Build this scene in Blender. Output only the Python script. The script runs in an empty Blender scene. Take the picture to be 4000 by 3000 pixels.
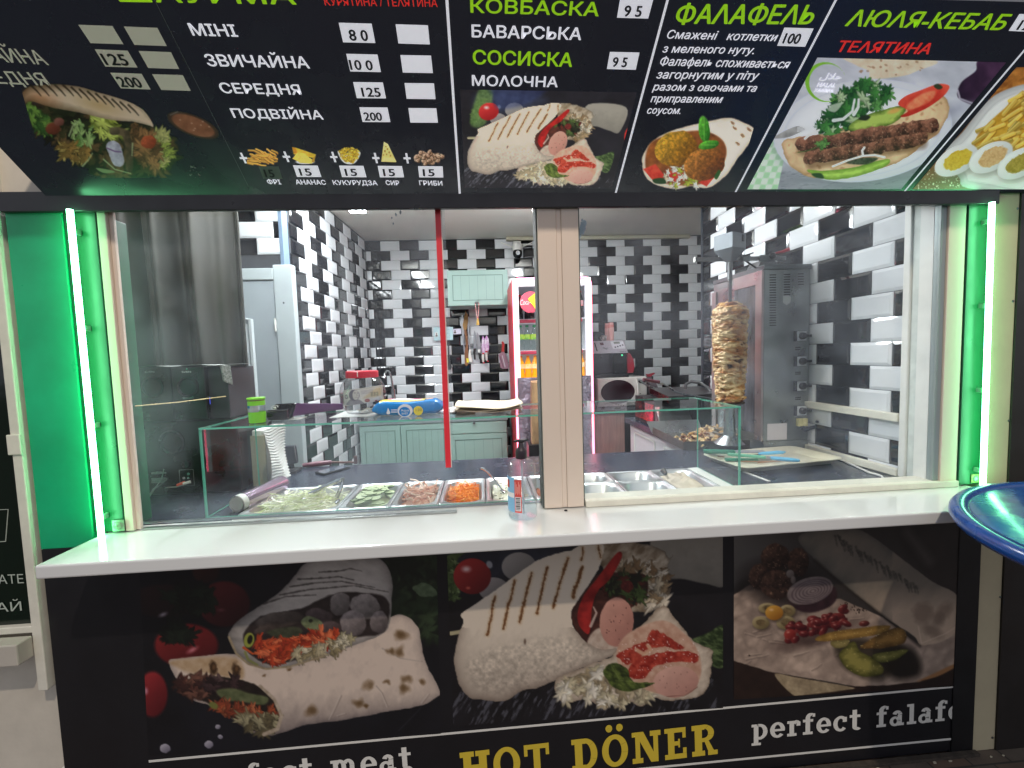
import bpy, math, random
import numpy as np
from mathutils import Vector, Matrix
R = math.radians
random.seed(5)
sc = bpy.context.scene
C = sc.collection

# ------------------------------------------------------------------ camera
EYE = 1.60
FPX = 1684.5                                   # focal length in pixels of the 4000 px wide photograph
CM = np.array([[0.9971069751, 0.0310588468, -0.0693759920],
               [-0.0355446199, 0.9972916420, -0.0643891342],
               [0.0671882446, 0.0666687981, 0.9955104274]])
cam = bpy.data.objects.new('camera', bpy.data.cameras.new('camera'))
C.objects.link(cam)
cam.data.sensor_width = 36.0
cam.data.lens = 36.0 * FPX / 4000.0
cam.data.clip_start = 0.02
cam.data.clip_end = 300.0
_w = lambda r: Vector((r[0], r[2], -r[1]))
_x, _y, _z = _w(CM[0]), -_w(CM[1]), -_w(CM[2])
cam.matrix_world = Matrix(((_x.x, _y.x, _z.x, 0), (_x.y, _y.y, _z.y, 0), (_x.z, _y.z, _z.z, EYE), (0, 0, 0, 1)))
sc.camera = cam

def _ray(px, py):
    d = CM.T @ np.array([(px - 2000) / FPX, (py - 1500) / FPX, 1.0])
    return d[0], d[2], -d[1]
def at(px, py, Y):                             # the point of the plane y = Y seen at a photograph pixel
    x, y, z = _ray(px, py); t = Y / y
    return Vector((x * t, Y, EYE + z * t))
def atz(px, py, Z):
    x, y, z = _ray(px, py); t = (Z - EYE) / z
    return Vector((x * t, y * t, Z))
def atx(px, py, X):
    x, y, z = _ray(px, py); t = X / x
    return Vector((X, y * t, EYE + z * t))
def project(P):                                # Nx3 world points -> photograph pixels
    P = np.asarray(P, float)
    q = np.stack([P[:, 0], -(P[:, 2] - EYE), P[:, 1]], 1) @ CM.T
    return 2000 + FPX * q[:, 0] / q[:, 2], 1500 + FPX * q[:, 1] / q[:, 2]

# ------------------------------------------------------------------ world, lights, exposure
world = bpy.data.worlds.new('World'); sc.world = world
world.use_nodes = True
bgn = world.node_tree.nodes['Background']
bgn.inputs['Color'].default_value = (0.66, 0.68, 0.76, 1)
bgn.inputs['Strength'].default_value = 0.72

def light(name, kind, loc, target, energy, color, **kw):
    d = bpy.data.lights.new(name, kind); d.energy = energy; d.color = color
    for k, v in kw.items(): setattr(d, k, v)
    o = bpy.data.objects.new(name, d); C.objects.link(o)
    o.location = loc
    o.rotation_euler = (Vector(target) - Vector(loc)).to_track_quat('-Z', 'Y').to_euler()
    return o
# the street lamp that stands behind the photographer and throws the shadows of sign and shelf on the front
light('street_lamp_light', 'SPOT', (0.35, -1.5, 5.0), (0.3, 1.46, 0.9), 400, (1.0, 0.86, 0.72),
      spot_size=R(80), spot_blend=0.6, shadow_soft_size=0.05)

vs = sc.view_settings
vs.view_transform = 'Standard'; vs.look = 'None'; vs.exposure = 0.2; vs.gamma = 1.0
sc.cycles.use_denoising = True
sc.cycles.max_bounces = 10
sc.cycles.transparent_max_bounces = 24
sc.cycles.caustics_reflective = False
sc.cycles.caustics_refractive = False
sc.cycles.sample_clamp_indirect = 4.0
# ------------------------------------------------------------------ helpers
def lin(c):
    return tuple((x / 12.92 if x <= 0.04045 else ((x + 0.055) / 1.055) ** 2.4) for x in c)
def rgb(r, g, b):                              # 0..255 display colour -> linear
    return lin((r / 255, g / 255, b / 255))

ORG = {}                                       # world origin of each thing, so that parts can be written in world coordinates
def tag(o, label=None, cat=None, group=None, kind=None):
    if label: o['label'] = label
    if cat: o['category'] = cat
    if group: o['group'] = group
    if kind: o['kind'] = kind
    return o
def thing(name, label, cat, loc=(0, 0, 0), group=None, rz=0.0):
    o = bpy.data.objects.new(name, None); C.objects.link(o)
    o.empty_display_size = 0.05
    o.location = loc; o.rotation_euler = (0, 0, rz)
    ORG[o.name] = Vector(loc) if rz == 0 else Vector((0, 0, 0))
    return tag(o, label, cat, group)

class MB:
    def __init__(s): s.v = []; s.f = []; s.m = []; s.s = []
    def add(s, vs_, fs, mat=0, smooth=False):
        b = len(s.v); s.v += [tuple(v) for v in vs_]
        for f in fs: s.f.append(tuple(b + i for i in f)); s.m.append(mat); s.s.append(smooth)
        return s
    def box(s, x0, x1, y0, y1, z0, z1, mat=0):
        v = [(x, y, z) for z in (z0, z1) for y in (y0, y1) for x in (x0, x1)]
        return s.add(v, [(0, 2, 3, 1), (4, 5, 7, 6), (0, 1, 5, 4), (2, 6, 7, 3), (0, 4, 6, 2), (1, 3, 7, 5)], mat)
    def obox(s, c, ax, ay, az, mat=0):         # oriented box: centre and three half-axis vectors
        c, ax, ay, az = map(Vector, (c, ax, ay, az))
        v = [c + i * ax + j * ay + k * az for k in (-1, 1) for j in (-1, 1) for i in (-1, 1)]
        return s.add(v, [(0, 2, 3, 1), (4, 5, 7, 6), (0, 1, 5, 4), (2, 6, 7, 3), (0, 4, 6, 2), (1, 3, 7, 5)], mat)
    def hexa(s, b, t, mat=0):                  # four bottom points, four top points (same order)
        return s.add(list(b) + list(t), [(3, 2, 1, 0), (4, 5, 6, 7), (0, 1, 5, 4), (1, 2, 6, 5), (2, 3, 7, 6), (3, 0, 4, 7)], mat)
    def tube(s, pts, r, n=10, mat=0, caps=True, smooth=True):
        P = [Vector(p) for p in pts]; rr = r if isinstance(r, (list, tuple)) else [r] * len(P)
        b = len(s.v); up = None
        for i, p in enumerate(P):
            d = (P[min(i + 1, len(P) - 1)] - P[max(i - 1, 0)]).normalized()
            if up is None:
                up = Vector((0, 0, 1)) if abs(d.z) < 0.9 else Vector((0, 1, 0))
            a = d.cross(up).normalized(); up = a.cross(d).normalized()
            for k in range(n):
                t = 2 * math.pi * k / n
                s.v.append(tuple(p + (a * math.cos(t) + up * math.sin(t)) * rr[i]))
        for i in range(len(P) - 1):
            for k in range(n):
                q = (k + 1) % n
                s.f.append((b + i * n + k, b + i * n + q, b + (i + 1) * n + q, b + (i + 1) * n + k)); s.m.append(mat); s.s.append(smooth)
        if caps:
            s.f.append(tuple(b + k for k in range(n))[::-1]); s.m.append(mat); s.s.append(False)
            e = b + (len(P) - 1) * n
            s.f.append(tuple(e + k for k in range(n))); s.m.append(mat); s.s.append(False)
        return s
    def lathe(s, prof, c=(0, 0, 0), n=28, mat=0, sx=1.0, sy=1.0, closed=False, smooth=True):
        b = len(s.v); c = Vector(c)
        for (r, z) in prof:
            for k in range(n):
                t = 2 * math.pi * k / n
                s.v.append((c.x + r * sx * math.cos(t), c.y + r * sy * math.sin(t), c.z + z))
        for i in range(len(prof) - 1):
            for k in range(n):
                q = (k + 1) % n
                s.f.append((b + i * n + k, b + i * n + q, b + (i + 1) * n + q, b + (i + 1) * n + k)); s.m.append(mat); s.s.append(smooth)
        if not closed:
            if prof[0][0] > 1e-5: s.f.append(tuple(b + k for k in range(n))[::-1]); s.m.append(mat); s.s.append(False)
            e = b + (len(prof) - 1) * n
            if prof[-1][0] > 1e-5: s.f.append(tuple(e + k for k in range(n))); s.m.append(mat); s.s.append(False)
        return s
    def disc(s, x, y, z, prof, n=20, mat=0, sx=1.0, sz=1.0):   # lathe whose axis points to the viewer (-Y)
        b = len(s.v); s.lathe(prof, (0, 0, 0), n, mat)
        for i in range(b, len(s.v)):
            u, v, w = s.v[i]; s.v[i] = (x + u * sx, y - w, z + v * sz)
        return s
    def prism(s, poly, o, a, b_, d, mat=0):    # polygon (u,v) in the plane o + u*a + v*b, thickness vector d
        o, a, b_, d = map(Vector, (o, a, b_, d)); n = len(poly)
        base = [o + a * u + b_ * v for u, v in poly]
        vs_ = base + [p + d for p in base]
        fs = [tuple(range(n))[::-1], tuple(range(n, 2 * n))]
        fs += [(i, (i + 1) % n, n + (i + 1) % n, n + i) for i in range(n)]
        return s.add(vs_, fs, mat)
    def sphere(s, c, r, n=12, m=8, sc_=(1, 1, 1), mat=0):
        prof = [(math.sin(math.pi * i / m) * 1.0, -math.cos(math.pi * i / m)) for i in range(m + 1)]
        b = len(s.v)
        for (q, z) in prof:
            for k in range(n):
                t = 2 * math.pi * k / n
                s.v.append((c[0] + r * sc_[0] * q * math.cos(t), c[1] + r * sc_[1] * q * math.sin(t), c[2] + r * sc_[2] * z))
        for i in range(m):
            for k in range(n):
                q = (k + 1) % n
                s.f.append((b + i * n + k, b + i * n + q, b + (i + 1) * n + q, b + (i + 1) * n + k)); s.m.append(mat); s.s.append(True)
        return s
    def grid(s, fn, nu, nv, mat=0, smooth=True):  # fn(u,v) -> point, u,v in 0..1
        b = len(s.v)
        for j in range(nv + 1):
            for i in range(nu + 1): s.v.append(tuple(fn(i / nu, j / nv)))
        for j in range(nv):
            for i in range(nu):
                a = b + j * (nu + 1) + i
                s.f.append((a, a + 1, a + nu + 2, a + nu + 1)); s.m.append(mat); s.s.append(smooth)
        return s

def build(name, mb, mats, parent=None, bevel=0.0, seg=2, label=None, sharp=35, solid=0.0, sub=0):
    me = bpy.data.meshes.new(name)
    off = Vector((0, 0, 0)); root = parent
    while root is not None and root.parent is not None: root = root.parent
    if root is not None: off = ORG.get(root.name, off)
    me.from_pydata([(v[0] - off.x, v[1] - off.y, v[2] - off.z) for v in mb.v], [], mb.f)
    for m in (mats if isinstance(mats, (list, tuple)) else [mats]): me.materials.append(m)
    me.polygons.foreach_set('material_index', mb.m)
    me.polygons.foreach_set('use_smooth', mb.s)
    me.update()
    if any(mb.s): me.set_sharp_from_angle(angle=R(sharp))
    o = bpy.data.objects.new(name, me); C.objects.link(o)
    if parent is not None: o.parent = parent
    if solid:
        md = o.modifiers.new('thick', 'SOLIDIFY'); md.thickness = solid; md.offset = 0
    if bevel:
        md = o.modifiers.new('bevel', 'BEVEL'); md.width = bevel; md.segments = seg
        md.limit_method = 'ANGLE'; md.angle_limit = R(40); md.harden_normals = False
    if sub:
        md = o.modifiers.new('sub', 'SUBSURF'); md.levels = sub; md.render_levels = sub
    if label: o['label'] = label
    return o
def one(name, mb, mats, label, cat, group=None, **kw):   # a thing that is a single mesh; its origin is at its base centre
    v = np.array(mb.v); c = Vector(((v[:, 0].min() + v[:, 0].max()) / 2, (v[:, 1].min() + v[:, 1].max()) / 2, v[:, 2].min()))
    mb.v = [(a - c.x, b - c.y, d - c.z) for a, b, d in mb.v]
    o = build(name, mb, mats, None, **kw); o.location = c
    return tag(o, label, cat, group)
def dup(root, loc, label=None, rz=None):
    def cp(o, parent):
        c = o.copy(); C.objects.link(c)
        if parent is not None: c.parent = parent
        for ch in [x for x in o.children]: cp(ch, c)
        return c
    r = cp(root, None); r.location = loc
    if rz is not None: r.rotation_euler = (0, 0, rz)
    if label: r['label'] = label
    return r

# ------------------------------------------------------------------ materials
MATS = {}
def mat(name, col, rough=0.5, metal=0.0, noise=None, bump=None, coat=0.0, spec=None, emit=None, estr=0.0, rvar=0.0, trans=0.0, ior=None, alpha=None, stretch=None):
    if name in MATS: return MATS[name]
    m = bpy.data.materials.new(name); m.use_nodes = True; nt = m.node_tree; b = nt.nodes['Principled BSDF']
    b.inputs['Base Color'].default_value = (*col, 1); b.inputs['Roughness'].default_value = rough; b.inputs['Metallic'].default_value = metal
    if spec is not None: b.inputs['Specular IOR Level'].default_value = spec
    if coat: b.inputs['Coat Weight'].default_value = coat; b.inputs['Coat Roughness'].default_value = 0.05
    if emit: b.inputs['Emission Color'].default_value = (*emit, 1); b.inputs['Emission Strength'].default_value = estr
    if trans: b.inputs['Transmission Weight'].default_value = trans
    if ior: b.inputs['IOR'].default_value = ior
    if alpha is not None: b.inputs['Alpha'].default_value = alpha
    if noise or bump or rvar:
        tc = nt.nodes.new('ShaderNodeTexCoord'); mp = nt.nodes.new('ShaderNodeMapping')
        nt.links.new(tc.outputs['Object'], mp.inputs['Vector'])
        if stretch: mp.inputs['Scale'].default_value = stretch
    if noise:                                   # (scale, amount or second colour)
        n = nt.nodes.new('ShaderNodeTexNoise'); n.inputs['Scale'].default_value = noise[0]; n.inputs['Detail'].default_value = 6
        n.inputs['Roughness'].default_value = 0.62
        nt.links.new(mp.outputs['Vector'], n.inputs['Vector'])
        rp = nt.nodes.new('ShaderNodeValToRGB'); rp.color_ramp.elements[0].position = 0.32; rp.color_ramp.elements[1].position = 0.68
        a = noise[1]
        if isinstance(a, (tuple, list)): c0, c1 = col, a
        else: c0 = tuple(x * (1 - a) for x in col); c1 = tuple(min(1, x * (1 + a * 0.6)) for x in col)
        rp.color_ramp.elements[0].color = (*c0, 1); rp.color_ramp.elements[1].color = (*c1, 1)
        nt.links.new(n.outputs['Fac'], rp.inputs['Fac']); nt.links.new(rp.outputs['Color'], b.inputs['Base Color'])
    if bump:
        n = nt.nodes.new('ShaderNodeTexNoise'); n.inputs['Scale'].default_value = bump[0]; n.inputs['Detail'].default_value = 4
        nt.links.new(mp.outputs['Vector'], n.inputs['Vector'])
        bp = nt.nodes.new('ShaderNodeBump'); bp.inputs['Strength'].default_value = bump[1]; bp.inputs['Distance'].default_value = bump[2] if len(bump) > 2 else 0.01
        nt.links.new(n.outputs['Fac'], bp.inputs['Height']); nt.links.new(bp.outputs['Normal'], b.inputs['Normal'])
    if rvar:
        n = nt.nodes.new('ShaderNodeTexNoise'); n.inputs['Scale'].default_value = 9; n.inputs['Detail'].default_value = 7
        nt.links.new(mp.outputs['Vector'], n.inputs['Vector'])
        mr = nt.nodes.new('ShaderNodeMapRange'); mr.inputs['From Min'].default_value = .3; mr.inputs['From Max'].default_value = .7
        mr.inputs['To Min'].default_value = max(0.02, rough - rvar); mr.inputs['To Max'].default_value = rough + rvar
        nt.links.new(n.outputs['Fac'], mr.inputs['Value']); nt.links.new(mr.outputs['Result'], b.inputs['Roughness'])
    MATS[name] = m
    return m
def glassmat(name, tint=(1, 1, 1), rough=0.0, ior=1.45, dirt=0.0, veilcol=(.8, .85, .9), rim=0.0):
    """thin architectural glass: clear with a Fresnel reflection, optionally a little smeared or hazy"""
    if name in MATS: return MATS[name]
    m = bpy.data.materials.new(name); m.use_nodes = True; nt = m.node_tree
    out = nt.nodes['Material Output']; nt.nodes.remove(nt.nodes['Principled BSDF'])
    t = nt.nodes.new('ShaderNodeBsdfTransparent'); t.inputs['Color'].default_value = (*tint, 1)
    g = nt.nodes.new('ShaderNodeBsdfGlossy'); g.inputs['Roughness'].default_value = rough
    f = nt.nodes.new('ShaderNodeFresnel'); f.inputs['IOR'].default_value = ior
    mx = nt.nodes.new('ShaderNodeMixShader')
    ge = nt.nodes.new('ShaderNodeNewGeometry'); mm = nt.nodes.new('ShaderNodeMath'); mm.operation = 'SUBTRACT'; mm.use_clamp = True
    nt.links.new(f.outputs['Fac'], mm.inputs[0]); nt.links.new(ge.outputs['Backfacing'], mm.inputs[1])   # reflect once, on the way in
    fac = mm
    if rim:                                     # vessels: stronger reflection towards their silhouette
        lw = nt.nodes.new('ShaderNodeLayerWeight'); lw.inputs['Blend'].default_value = .35
        pw = nt.nodes.new('ShaderNodeMath'); pw.operation = 'POWER'; pw.inputs[1].default_value = 2.2; nt.links.new(lw.outputs['Facing'], pw.inputs[0])
        fac = nt.nodes.new('ShaderNodeMath'); fac.operation = 'MULTIPLY_ADD'; fac.inputs[1].default_value = rim; fac.inputs[2].default_value = .04; nt.links.new(pw.outputs['Value'], fac.inputs[0])
    nt.links.new(fac.outputs['Value'], mx.inputs['Fac']); nt.links.new(t.outputs['BSDF'], mx.inputs[1]); nt.links.new(g.outputs['BSDF'], mx.inputs[2])
    last = mx
    if dirt:
        d = nt.nodes.new('ShaderNodeBsdfDiffuse'); d.inputs['Color'].default_value = (*veilcol, 1)
        tc = nt.nodes.new('ShaderNodeTexCoord'); n = nt.nodes.new('ShaderNodeTexNoise'); n.inputs['Scale'].default_value = 4; n.inputs['Detail'].default_value = 8
        nt.links.new(tc.outputs['Object'], n.inputs['Vector'])
        mr = nt.nodes.new('ShaderNodeMapRange'); mr.inputs['From Min'].default_value = .35; mr.inputs['From Max'].default_value = .85
        mr.inputs['To Min'].default_value = 0; mr.inputs['To Max'].default_value = dirt
        nt.links.new(n.outputs['Fac'], mr.inputs['Value'])
        m2 = nt.nodes.new('ShaderNodeMixShader')
        nt.links.new(mr.outputs['Result'], m2.inputs['Fac']); nt.links.new(mx.outputs['Shader'], m2.inputs[1]); nt.links.new(d.outputs['BSDF'], m2.inputs[2])
        last = m2
    nt.links.new(last.outputs['Shader'], out.inputs['Surface'])
    MATS[name] = m
    return m
def attrmat(name, rough=0.35, emit=0.0, spec=0.5, bump=0.0):  # colour painted on the mesh (printed pictures)
    m = bpy.data.materials.new(name); m.use_nodes = True; nt = m.node_tree; b = nt.nodes['Principled BSDF']
    a = nt.nodes.new('ShaderNodeAttribute'); a.attribute_name = 'print'
    nt.links.new(a.outputs['Color'], b.inputs['Base Color'])
    b.inputs['Roughness'].default_value = rough; b.inputs['Specular IOR Level'].default_value = spec
    if emit:
        nt.links.new(a.outputs['Color'], b.inputs['Emission Color']); b.inputs['Emission Strength'].default_value = emit
    MATS[name] = m
    return m

# ------------------------------------------------------------------ lettering
from mathutils.geometry import tessellate_polygon
def text_mesh(body, size=1.0, shear=0.0, spacing=1.0, align='LEFT', res=3):
    """glyph outlines filled one contour at a time, so that overlapping contours of a glyph stay solid"""
    cu = bpy.data.curves.new('lettering', 'FONT'); cu.body = body; cu.size = size; cu.shear = shear
    cu.space_character = spacing; cu.align_x = align; cu.resolution_u = res; cu.dimensions = '2D'; cu.fill_mode = 'NONE'
    o = bpy.data.objects.new('lettering', cu); C.objects.link(o)
    dg = bpy.context.evaluated_depsgraph_get(); dg.update()
    me = bpy.data.meshes.new_from_object(o.evaluated_get(dg))
    bpy.data.objects.remove(o); bpy.data.curves.remove(cu)
    co = [p.co[:] for p in me.vertices]; nx = {}
    for e in me.edges: i, j = e.vertices; nx.setdefault(i, []).append(j); nx.setdefault(j, []).append(i)
    ed = [tuple(e.vertices) for e in me.edges]; bpy.data.meshes.remove(me)
    first = {}
    for i, j in ed: first.setdefault(i, j)
    seen = set(); loops = []
    for st in range(len(co)):
        if st in seen or st not in nx: continue
        lp = [st]; seen.add(st); cur = first.get(st, nx[st][0])
        while cur not in seen:
            lp.append(cur); seen.add(cur); n_ = [k for k in nx[cur] if k not in seen]
            if not n_: break
            cur = n_[0]
        if len(lp) > 2: loops.append([co[k][:2] for k in lp])
    def area(l): return sum(l[i - 1][0] * l[i][1] - l[i][0] * l[i - 1][1] for i in range(len(l))) / 2
    def inside(pt, l):
        r_ = False
        for i in range(len(l)):
            (x0, y0), (x1, y1) = l[i - 1], l[i]
            if (y0 > pt[1]) != (y1 > pt[1]) and pt[0] < (x1 - x0) * (pt[1] - y0) / (y1 - y0) + x0: r_ = not r_
        return r_
    ar = [area(l) for l in loops]
    if not loops: return np.zeros((0, 3)), []
    sg = 1 if ar[int(np.argmax(np.abs(ar)))] > 0 else -1
    outs = [i for i in range(len(loops)) if ar[i] * sg > 0]; holes = {i: [] for i in outs}
    for i in range(len(loops)):
        if i in holes: continue
        c = [k for k in list(holes) if ar[k] * sg > 0 and abs(ar[k]) > abs(ar[i]) and sum(inside(q, loops[k]) for q in loops[i]) > .8 * len(loops[i])]
        if c: holes[min(c, key=lambda k: abs(ar[k]))].append(i)
        else: outs.append(i); holes[i] = []
    V, F = [], []
    for k in outs:
        pl = [loops[k]] + [loops[h] for h in holes[k]]; flat = [q for l in pl for q in l]; b0 = len(V)
        V += [(x, y, (len(V) % 7) * 0.0) for x, y in flat]
        for t in tessellate_polygon([[Vector((x, y, 0)) for x, y in l] for l in pl]):
            (x0, y0), (x1, y1), (x2, y2) = (flat[i] for i in t)
            w = (x1 - x0) * (y2 - y0) - (x2 - x0) * (y1 - y0)
            if abs(w) < 1e-9: continue
            F.append(tuple(b0 + i for i in (t if w > 0 else t[::-1])))
    Vn = np.array(V); lay = 0; starts = []
    b0 = 0
    for n_, k in enumerate(outs):
        m_ = len(loops[k]) + sum(len(loops[h]) for h in holes[k]); Vn[b0:b0 + m_, 2] = (n_ % 4) * 0.00004; b0 += m_
    return Vn, F
def letter(mb, body, o, a, b, width=None, height=None, n=None, mat=0, lift=0.0012, bold=0.0, **kw):
    """lettering fitted into o + [0..width]*a + [0..height]*b (a, b unit vectors); height is the cap height"""
    kw.pop('offset', None)
    v, f = text_mesh(body, **kw)
    if not len(v): return
    hv, _ = text_mesh('Н', **{k: w for k, w in kw.items() if k in ('shear',)})
    cap = hv[:, 1].max() - min(0, hv[:, 1].min()); x0 = v[:, 0].min(); w = v[:, 0].max() - x0
    sy = (height / cap) if height else width / w
    sx = (width / w) if width else sy
    o, a, b = Vector(o), Vector(a), Vector(b); nn = n if n is not None else a.cross(b)
    d = bold * cap * sy; k = 0
    for i, j in (((0, 0),) if not bold else ((0, 0), (-1, 0), (1, 0), (0, -.6), (0, .6), (-.7, .4), (.7, -.4))):   # heavier strokes
        mb.add([o + a * float((p[0] - x0) * sx + i * d) + b * float(p[1] * sy + j * d) + nn * (lift + k * .00018 + float(p[2])) for p in v], f, mat); k += 1
# ------------------------------------------------------------------ shared materials
beige = mat('beige_plaster', rgb(206, 199, 184), 0.75, noise=(7, .10), bump=(60, .12, .004))
cream = mat('cream_plastic', rgb(224, 208, 192), 0.38)
white_pl = mat('white_plastic', rgb(226, 226, 220), 0.35, noise=(6, .05))
dirty_pl = mat('dirty_white_plastic', rgb(224, 221, 206), 0.42, noise=(14, .10))
gloss_white = mat('gloss_white_laminate', rgb(221, 223, 221), 0.10, noise=(2.5, .025), rvar=.05, coat=.3)
black_film = mat('black_glossy_film', rgb(30, 30, 32), 0.22, rvar=.08)
glow_film = mat('black_film_green_glow', (0.008, 0.44, 0.20), 0.36, rvar=.10, noise=(1.6, .35))  # black film; green glow of the light strips put into its colour
beam_m = mat('dark_brown_beam', rgb(44, 42, 46), 0.35, rvar=.1)
steel = mat('brushed_steel', rgb(176, 178, 180), 0.30, 1.0, rvar=.10, noise=(3, .12))
steel_dk = mat('worn_steel', rgb(130, 132, 134), 0.36, 1.0, rvar=.14, noise=(4, .25))
chrome = mat('chrome', rgb(210, 212, 214), 0.10, 1.0)
blk = mat('black_plastic', rgb(26, 26, 29), 0.35)
blk_gl = mat('black_gloss_plastic', rgb(16, 16, 19), 0.12)
red_pl = mat('red_plastic', rgb(200, 24, 46), 0.3)
pane_m = glassmat('window_glass', (.97, .985, .985), 0.0, 1.32, dirt=.15, veilcol=(.66, .74, .86))  # smears, strengthened by a bluish haze of glare put into the glass
case_m = glassmat('display_glass', (.985, .997, .992), 0.0, 1.42)
edge_m = mat('green_glass_edge', rgb(98, 172, 150), 0.08, emit=rgb(90, 170, 148), estr=0.12)  # light caught in the glass edge put in as a faint glow

D = 1.46                                       # the front of the kiosk
# ------------------------------------------------------------------ ground and outer walls
gm = bpy.data.materials.new('dirty_paving'); gm.use_nodes = True
_n = gm.node_tree.nodes; _l = gm.node_tree.links; _b = _n['Principled BSDF']
_tc = _n.new('ShaderNodeTexCoord'); _br = _n.new('ShaderNodeTexBrick'); _ns = _n.new('ShaderNodeTexNoise'); _mx = _n.new('ShaderNodeMixRGB')
_br.inputs['Scale'].default_value = 3.2; _br.inputs['Mortar Size'].default_value = .012
_br.inputs['Color1'].default_value = (*rgb(120, 98, 84), 1); _br.inputs['Color2'].default_value = (*rgb(104, 98, 90), 1); _br.inputs['Mortar'].default_value = (*rgb(70, 66, 60), 1)
_ns.inputs['Scale'].default_value = 12; _ns.inputs['Detail'].default_value = 8
_mx.blend_type = 'MULTIPLY'; _mx.inputs['Fac'].default_value = .55
_l.new(_tc.outputs['Object'], _br.inputs['Vector']); _l.new(_tc.outputs['Object'], _ns.inputs['Vector'])
_l.new(_br.outputs['Color'], _mx.inputs['Color1']); _l.new(_ns.outputs['Fac'], _mx.inputs['Color2']); _l.new(_mx.outputs['Color'], _b.inputs['Base Color'])
_b.inputs['Roughness'].default_value = .7
tag(build('ground', MB().add([(-60, -60, 0), (60, -60, 0), (60, 60, 0), (-60, 60, 0)], [(0, 1, 2, 3)]), gm), kind='structure')

one('facade_wall', MB().box(-4, 4, 1.475, 1.62, 2.145, 3.6), beige, 'beige wall above the slanted menu board', 'wall')
one('facade_wall', MB().box(-4.2, -1.452, 1.50, 1.62, 0, 2.144), beige, 'beige plastered wall left of the kiosk under the neighbouring window', 'wall')
one('facade_wall', MB().box(1.95, 4.2, 1.455, 1.62, 0, 2.144), mat('brown_panel', rgb(40, 36, 34), .4, rvar=.1), 'dark brown wall panel at the right edge behind the blue table', 'wall')
pil = thing('pilaster', 'cream pilaster with screw heads between the right light strip and dark wall', 'pilaster', (1.905, D, 0))
build('post', MB().box(1.8535, 1.9495, D, 1.6, 0, 2.139), mat('cream_render', rgb(196, 184, 152), .6, noise=(6, .08)), pil, bevel=.003)
for z in (0.05, 0.62, 1.05, 1.30, 1.74, 2.07):
    build('screw_head', MB().disc(1.94 - .006 * math.sin(z * 9), D - .0002, z, [(0.0045, 0), (.004, .002), (0, .0025)], 10), steel_dk, pil)

# the dark front of the kiosk: uprights above the shelf, header beam
ff = thing('kiosk_front', 'dark glossy surround of the serving window with header beam', 'shop front', (0.2, D, 0))
xL0, xL1 = -1.4455, -1.186
glow_film_weak = mat('narrow_film_green_glow', (.005, .085, .036), .36, rvar=.1)  # black film too, with a weaker green glow put into its colour
build('upright', MB().box(xL0, -1.283, D, 1.58, 1.0205, 2.084), glow_film, ff, bevel=.002)
build('upright', MB().box(-1.2795, xL1, D + .002, 1.58, 1.066, 2.084), glow_film_weak, ff, bevel=.002)
build('upright', MB().box(1.752, 1.8515, D, 1.58, 1.066, 2.084), glow_film_weak, ff, bevel=.002)
build('header_beam', MB().box(xL0, 1.8515, D - .015, D + .002, 2.0825, 2.142), beam_m, ff, bevel=.002)
build('lintel', MB().box(xL0, 1.8515, D + .0025, 1.61, 2.1365, 2.1445), beam_m, ff)
for (px, py) in ((1900, 759), (1450, 757), (700, 755), (430, 752)):
    p = at(px, py, D - .016); build('light_gap', MB().box(p.x - .035, p.x + .03, D - .0165, D - .0152, 2.1385, 2.1402), white_pl, ff)

# light strips
neon = mat('green_neon_tube', (.3, 1, .5), .4, emit=(0.22, 1.0, 0.42), estr=17.0)
clip_m = mat('clear_strip_profile', rgb(120, 190, 150), .3)
def strip(x0, z0, x1, z1, label):
    t = thing('light_strip', label, 'light strip', (x0, D, z0), group='green light strips beside the window')
    yS = D - .030
    build('glowing_tube', MB().tube([(x0, yS, z0), ((x0 + x1) / 2, yS, (z0 + z1) / 2), (x1, yS, z1)], .0082, 14), neon, t)
    for f in (.06, .35, .65, .94): x, z = x0 + (x1 - x0) * f, z0 + (z1 - z0) * f; build('clip', MB().box(x - .003, x + .003, yS + .0083, D - .0005, z - .008, z + .008), clip_m, t)
    return t
strip(-1.2315, 1.062, -1.2315, 2.082, 'glowing green light strip at the left of the window, reflected in the white shelf')
strip(1.814, 1.062, 1.803, 2.082, 'glowing green light strip at the right of the window above the blue table')
hook_m = mat('clear_gel_pad', rgb(120, 150, 120), .2)
for px, py, s, lab in ((465, 2052, .019, 'square clear adhesive pad with round hook beside the left light strip'), (3806, 1868, .016, 'yellowed adhesive pad beside the right light strip')):
    p = at(px, py, D); t = thing('adhesive_pad', lab, 'hook pad', (p.x, D, p.z))
    build('pad', MB().box(p.x - s, p.x + s, D - .004, D - .001, p.z - s, p.z + s), hook_m if px < 2000 else mat('yellow_gel_pad', rgb(150, 148, 96), .3), t, bevel=.002)
    build('hook', MB().disc(p.x, D - .004, p.z, [(s * .75, 0), (s * .6, .004), (s * .3, .006), (0, .008)], 14), hook_m, t)

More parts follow.
